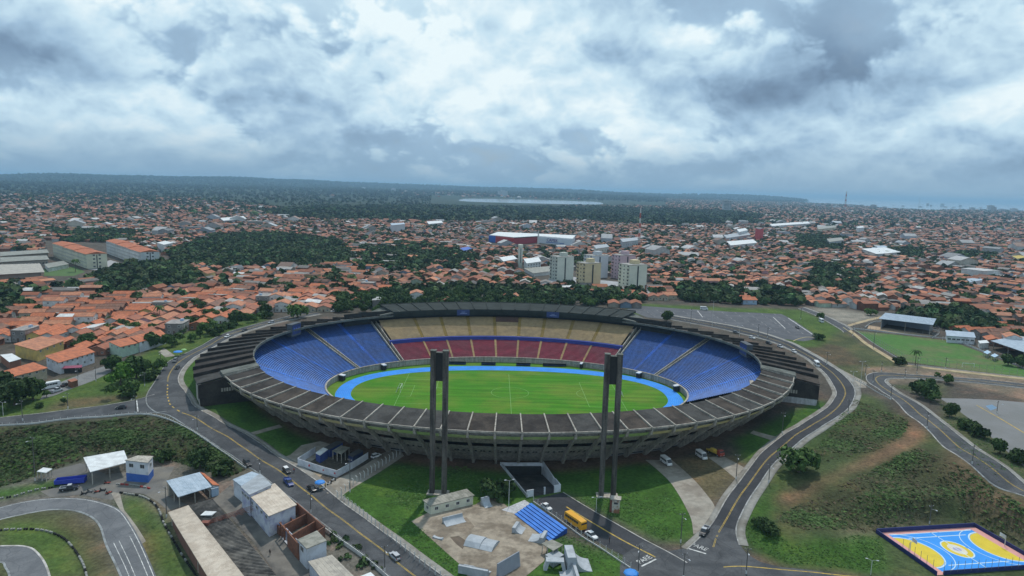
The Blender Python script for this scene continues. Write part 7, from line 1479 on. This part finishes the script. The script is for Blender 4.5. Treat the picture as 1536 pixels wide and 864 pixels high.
building('white_cube_house', [(235,364),(248,361),(260,364),(246,367)], 10, PASTEL['white'], 'white', 'white and dark cube building right of the apartment rows', 'building', wins=((2,2,7),(2,2,3.5)), ww=3)
# hypermarket: blue corner, red front, white wing with the sign
def mall():
    a, b, c_, d = [Vector(un(px, py, 10)[:2]) for px, py in ((733,362), (770,366), (806,363.5), (858,368))]; r = empty('hypermarket', (a.x, a.y, 10), 0, 'large flat hypermarket with blue corner, red front and white signed wing', 'building'); o = a; H_ = 9; back = Vector((12, 85))
    def vol(p, q, mat, name, h, dep=back, th=None): m = MB(); P = [p-o, q-o, q-o+dep, p-o+dep]; m.prism([tuple(v) for v in P], -1, h); return m.build(name, mat, r)
    vol(a.lerp(b, .0), a.lerp(b, .28), M('mall_blue', (0.04,0.12,0.42), .7, .08, .1), 'blue_corner', H_+.2, back*.5); vol(a.lerp(b, .281), b, M('mall_red', (0.40,0.045,0.055), .7, .08, .1), 'red_front', H_, back*.5); vol(b, c_, M('mall_red2', (0.32,0.035,0.05), .7, .08, .1), 'red_front', H_-.6, back*.5)
    vol(c_, d, M('mall_white', (0.62,0.66,0.70), .7, .08, .1), 'white_wing', H_+.6, back*.9)
    m = MB(); P = [a-o, b-o, c_-o, d-o, d-o+back, a-o+back]; m.prism([tuple(v+Vector((1, 3))) for v in P], H_+.9, H_+1.6); m.build('roof', METAL['white'], r)
    cu = bpy.data.curves.new('t', 'FONT'); cu.body = 'CAMIX'; cu.size = 7; cu.extrude = .15; t = bpy.data.objects.new('t', cu); C.objects.link(t); me = bpy.data.meshes.new_from_object(t.evaluated_get(bpy.context.evaluated_depsgraph_get())); bpy.data.objects.remove(t); me.materials.clear(); me.materials.append(M('sign_purple', (0.10,0.04,0.22), .6, .05, 1)); e = d-c_; rz = math.atan2(e.y, e.x); s = link('sign', me, r); p = c_+e*.28-o; n_ = Vector((e.y, -e.x)).normalized(); s.location = (p.x+n_.x*.4, p.y+n_.y*.4, 3.2); s.rotation_euler = (math.pi/2, 0, rz)
    m = MB(); q0 = c_+e*.26-o+n_*.3; q1 = c_+e*.78-o+n_*.3; m.add([(q0.x, q0.y, 1.2), (q1.x, q1.y, 1.2), (q1.x, q1.y, 2.2), (q0.x, q0.y, 2.2)], [(0, 1, 2, 3)]); m.build('blue_band', M('mall_blue', (0.04,0.12,0.42)), r)
mall()
def mast(px, py, top, label, w=2.2, red=True):
    g = G(px, py); h = ztop(g.x, g.y, px, top)-g.z; r = empty('radio_mast', g, .4, label, 'mast', 'masts over the town'); cols = (M('mast_red', (0.42,0.09,0.06), .7, .1, 1), M('mast_white', (0.55,0.55,0.54), .7, .1, 1)); n = 8
    for i in range(n):
        m = MB(); z0, z1 = h*i/n, h*(i+1)/n
        f = lambda z: w*(1-z/h*.75)
        for x, y in ((-1, -1), (1, -1), (1, 1), (-1, 1)): m.tube((x*f(z0)/2, y*f(z0)/2, z0), (x*f(z1)/2, y*f(z1)/2, z1), .22*w/2.2, 4)
        for x, y, u, v in ((-1, -1, 1, -1), (1, -1, 1, 1), (1, 1, -1, 1), (-1, 1, -1, -1)): m.tube((x*f(z0)/2, y*f(z0)/2, z0), (u*f(z1)/2, v*f(z1)/2, z1), .13*w/2.2, 4)
        m.build('section', cols[i % 2] if red else cols[1], r)
mast(958, 372, 312, 'red and white lattice mast behind the pink apartment tower', 3.0); mast(1267, 318, 287, 'tall slender red mast standing over the right of the town', 9.0); mast(807, 372, 346, 'white mast beside the hypermarket corner', 2.6, False); mast(1378, 312, 292, 'thin distant mast above the right skyline', 6, False); mast(404, 270.5, 263, 'thin mast on the far left ridge', 8, False)
g = G(780, 402); r = empty('water_tower', g, .2, 'tall pale green square water tower left of the pastel apartments', 'tower'); m = MB(); m.box((0, 0, 12), (4.2, 4.2, 24)); m.build('shaft', PASTEL['green'], r); m = MB(); m.box((0, 0, 25.2), (4.8, 4.8, 2.4)); m.build('tank', PASTEL['mint'], r); m = MB(); m.box((0, -2.15, 14), (.8, .1, 16)); m.build('slot', GLASS, r)
for pts, h, w, rf, lb, win in (([(785,388),(808,386),(812,392),(790,395)], 9, 'white', 'white', 'white building with three rows of dark windows beside the water tower', ((2,5,6.5),(2,5,3.5))), ([(749,386),(770,383),(776,388),(755,392)], 7, 'white', 'white', 'white roofed hall left of the pale green water tower', ()), ([(785,402),(840,398),(850,404),(800,410)], 4, 'white', 'moss', 'low white compound wall building below the water tower', ()),
    ([(1133,342),(1140,341),(1146,342),(1139,344)], 26, 'red', 'dark', 'tall red block standing alone over the right of the town', ()), ([(1284,340),(1294,339),(1297,341),(1287,342)], 16, 'white', 'white', 'bright white block far right beyond the red block', ((2,3,10),)), ([(1155,336),(1212,332),(1216,335),(1158,339)], 12, 'white', 'white', 'long white and orange institution building beyond the red block', ((2,14,6),)), ([(1105,344),(1118,342),(1122,345),(1109,348)], 16, 'white', 'white', 'pale block just left of the tall red block', ()), ([(1085,352),(1122,348),(1126,352),(1090,357)], 10, 'lilac', 'grey', 'wide pale blue building left of the tall red block', ((2,8,6),)), ([(1225,340),(1252,338),(1255,341),(1228,344)], 12, 'ivory', 'moss', 'pale yellow building left of the bright white block', ((2,8,7),)), ([(1292,373),(1328,371),(1352,378),(1315,381)], 8, 'white', 'white', 'long pale roofed hall in the middle of the right houses', ()), ([(1305,369),(1328,368),(1332,371),(1310,373)], 6, 'haze', 'bluegrey', 'low pale blue hall behind the long pale roofed hall', ()),
    ([(585,335),(606,334),(608,336),(588,338)], 16, 'lilac', 'bluegrey', 'pale blue box building at the edge of the mangrove wood', ()), ([(690,372),(703,370),(708,373),(696,376)], 8, 'lilac', M('roof_blue', (0.03,0.10,0.42), .6, .1, .2), 'house with a vivid blue roof left of the hypermarket', ()), ([(1450,418),(1470,416),(1474,420),(1455,423)], 7, 'lilac', 'bluegrey', 'pale blue two storey house among the right hand roofs', ((2,4,4),)), ([(1518,384),(1536,382),(1545,385),(1526,388)], 8, 'ivory', M('roof_yellow', (0.45,0.33,0.06), .7, .1, .2), 'yellow roofed house at the right edge', ()), ([(930,358),(955,356),(958,360),(934,363)], 14, 'haze', 'grey', 'grey three storey block right of the hypermarket', ((2,7,9),(2,7,5))), ([(890,368),(910,366),(914,370),(894,373)], 12, 'green', 'grey', 'grey green block below the right end of the hypermarket', ((2,5,8),(2,5,4))), ([(1240,358),(1262,356),(1266,360),(1244,363)], 10, 'haze', 'moss', 'grey green roofed hall under the red block', ()), ([(460,378),(474,376),(478,379),(464,381)], 5, 'white', 'white', 'white hut at the upper edge of the dark hill wood', ()), ([(345,399),(362,397),(366,401),(350,404)], 7, 'white', 'dark', 'white two storey house at the lower edge of the hill wood', ((2,3,4.5),)), ([(380,401),(396,399),(400,403),(384,406)], 6, 'lilac', 'grey', 'pale blue house at the lower edge of the hill wood', ((2,3,4),)), ([(414,401),(428,399),(432,403),(418,406)], 6, 'white', 'grey', 'white house at the right end of the hill wood edge', ((2,3,4),)), ([(1090,362),(1130,359),(1136,364),(1096,368)], 8, 'white', 'white', 'white roofed market hall below the pale blue building', ()), ([(330,327),(365,324),(370,328),(335,331)], 9, 'haze', 'white', 'long pale factory roof far left beyond the hill wood', ()), ([(640,332),(662,331),(665,334),(643,336)], 9, 'haze', 'white', 'pale flat hall beside the mangrove wood', ())): building('town_building', pts, h, PASTEL[w], rf, lb, 'building', wins=win, ww=2.2, wh=1.8, grp=None)
sk = random.Random(5)
for i, (px, py, w, h) in enumerate([(1088,318,30,62), (1092,318,26,58), (1254,313,40,22), (1276,311,40,30), (1292,311,34,24), (1310,313,40,34), (1326,314,36,22), (1340,312,30,30), (1354,313,30,40), (1366,311,30,26), (1380,314,40,36), (1391,311,34,62), (1396,312,30,44), (1413,312,44,66), (1418,314,36,40), (1430,315,40,34), (1440,313,34,52), (1458,316,44,30), (1470,315,34,38), (1485,317,50,56), (1490,318,36,44), (1503,318,50,26), (1520,319,44,36), (1200,309,40,20), (1228,310,36,26), (1170,309,38,22)]):
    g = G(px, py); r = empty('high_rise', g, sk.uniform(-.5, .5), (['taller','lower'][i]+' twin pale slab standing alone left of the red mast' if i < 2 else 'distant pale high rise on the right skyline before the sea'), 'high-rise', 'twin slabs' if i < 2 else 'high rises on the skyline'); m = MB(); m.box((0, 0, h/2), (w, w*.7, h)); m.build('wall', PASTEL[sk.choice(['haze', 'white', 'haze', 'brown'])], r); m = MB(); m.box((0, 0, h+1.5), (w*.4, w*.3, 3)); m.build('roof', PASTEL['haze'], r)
    for f in range(int(h/7)): q = MB(); q.box((0, -w*.35-.1, 4+f*7), (w*.9, .3, 2.4)); q.build('window_band', GLASS, r)
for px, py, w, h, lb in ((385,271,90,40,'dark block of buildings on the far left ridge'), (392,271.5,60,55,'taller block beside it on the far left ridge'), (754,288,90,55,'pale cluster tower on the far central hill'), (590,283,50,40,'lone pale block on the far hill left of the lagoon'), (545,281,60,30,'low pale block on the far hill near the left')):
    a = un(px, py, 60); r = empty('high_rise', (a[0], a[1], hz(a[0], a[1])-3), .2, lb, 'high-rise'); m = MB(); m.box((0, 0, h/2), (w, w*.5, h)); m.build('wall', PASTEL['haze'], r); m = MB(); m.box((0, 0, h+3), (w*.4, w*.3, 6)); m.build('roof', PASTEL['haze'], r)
settle([(o, pix(o.location.x, o.location.y, o.location.z)[0]) for o in C.objects if o.get('group') == 'high rises on the skyline'])
# ---------------------------------------------------------------- scrub and grass tufts
def tufts(polys, n, size, cols, name, label, seed, hh=.7):
    g = np.random.default_rng(seed); A = []
    for P, k in zip(polys, n):
        P = np.array(gpoly(P)); lo, hi = P.min(0), P.max(0); q = g.uniform(lo, hi, (k*3, 2)); A.append(q[inpoly(q[:, 0], q[:, 1], P)][:k])
    P = np.concatenate(A); N = len(P); f = 3; nz = np.sin(P[:, 0]*.21+np.sin(P[:, 1]*.13)*2)+np.sin(P[:, 1]*.3-P[:, 0]*.08); keep = g.random(N) < .55+.25*nz; P = P[keep]; nz = nz[keep]; N = len(P)
    z = Hn(P[:, 0], P[:, 1]); a = g.uniform(0, 3.14, (N, f)); s = (g.uniform(.5, 1.25, N)*size)[:, None]*g.uniform(.7, 1.2, (N, f)); cx = P[:, None, 0]+g.normal(0, .3, (N, f))*size; cy = P[:, None, 1]+g.normal(0, .3, (N, f))*size; dx, dy = np.cos(a)*s, np.sin(a)*s; tl = np.stack([g.normal(0, .5, (N, f)), g.normal(.55, .5, (N, f))], -1)*s[..., None]*1.3; z = z[:, None]+np.zeros((N, f)); t = s*hh
    V = np.stack([np.stack([cx-dx*.6, cy-dy*.6, z-.1], -1), np.stack([cx+dx*.6, cy+dy*.6, z-.1], -1), np.stack([cx+dx*.9+tl[..., 0], cy+dy*.9+tl[..., 1], z+t*.8], -1), np.stack([cx-dx*.8+tl[..., 0], cy-dy*.8+tl[..., 1], z+t*.85], -1)], 2).reshape(-1, 3)
    cc = np.array(cols); ci = np.clip(((nz+2)/4*len(cc)+g.normal(0, .8, N)).astype(int), 0, len(cc)-1); col = np.repeat((cc[ci]*g.uniform(.7, 1.3, (N, 1)))[:, None], f, 1).reshape(-1, 3)
    tag(bulk(name, V, np.arange(4*N*f).reshape(-1, 4), Mattr('canopy_leaves'), None, col), label, 'plants', None, 'stuff')
tufts([[(-40,642),(0,642),(215,624),(262,634),(330,676),(368,704),(345,716),(318,708),(262,692),(196,682),(180,678),(120,690),(50,715),(-40,745)]], [11000], .62, [(0.075,0.062,0.034), (0.058,0.070,0.028), (0.050,0.080,0.026), (0.066,0.112,0.030)], 'scrub', 'dense dark scrub covering the slope between the left road and the kart circuit', 71)
tufts([[(1284,600),(1310,612),(1358,626),(1366,640),(1338,668),(1262,690),(1205,695),(1240,655)], [(1376,672),(1420,690),(1440,740),(1400,780),(1300,800),(1210,795),(1165,782),(1180,764),(1260,727),(1330,694)], [(1420,690),(1490,730),(1560,790),(1536,800),(1440,770)]], [3000, 4800, 1000], .5, [(0.105,0.080,0.046), (0.090,0.094,0.042), (0.070,0.100,0.034), (0.076,0.130,0.036)], 'scrub', 'low dry scrub on the slope between the right road and the blue court', 72, .5)
tufts([[(1150,790),(1190,818),(1320,805),(1330,856),(1180,846),(1118,812),(1112,775)], [(600,700),(700,700),(745,745),(700,735),(620,770),(560,735)], [(850,745),(950,735),(1000,740),(1030,790),(1000,812),(930,780)], [(640,800),(690,850),(680,870),(540,770),(610,778)], [(1345,580),(1415,580),(1408,640),(1450,690),(1530,740),(1536,690),(1480,655),(1430,615)], [(840,805),(880,808),(945,845),(940,860),(850,862),(826,842)]], [3000, 2600, 2600, 1500, 2600, 900], .28, [(0.075,0.115,0.03), (0.058,0.125,0.026), (0.066,0.14,0.03), (0.085,0.15,0.036)], 'grass_tufts', 'rough green grass on the lawns around the stadium', 73, .5)
# ---------------------------------------------------------------- air
HAZE_DENSITY = 7.6e-5
m = MB(); m.box((0, 30000, 70), (130000, 76000, 220)); hzb = m.build('haze', None if False else bpy.data.materials.new('haze_air')); tag(hzb, kind='stuff'); hm = hzb.data.materials[0]; hm.use_nodes = True; t = NT(hm.node_tree); t.n.clear(); o_ = t.new('ShaderNodeOutputMaterial'); pv = t.new('ShaderNodeVolumePrincipled', {'Color': (0.46, 0.75, 1.0, 1), 'Density': HAZE_DENSITY, 'Anisotropy': 0.1}); t.l.new(pv.outputs[0], o_.inputs['Volume'])
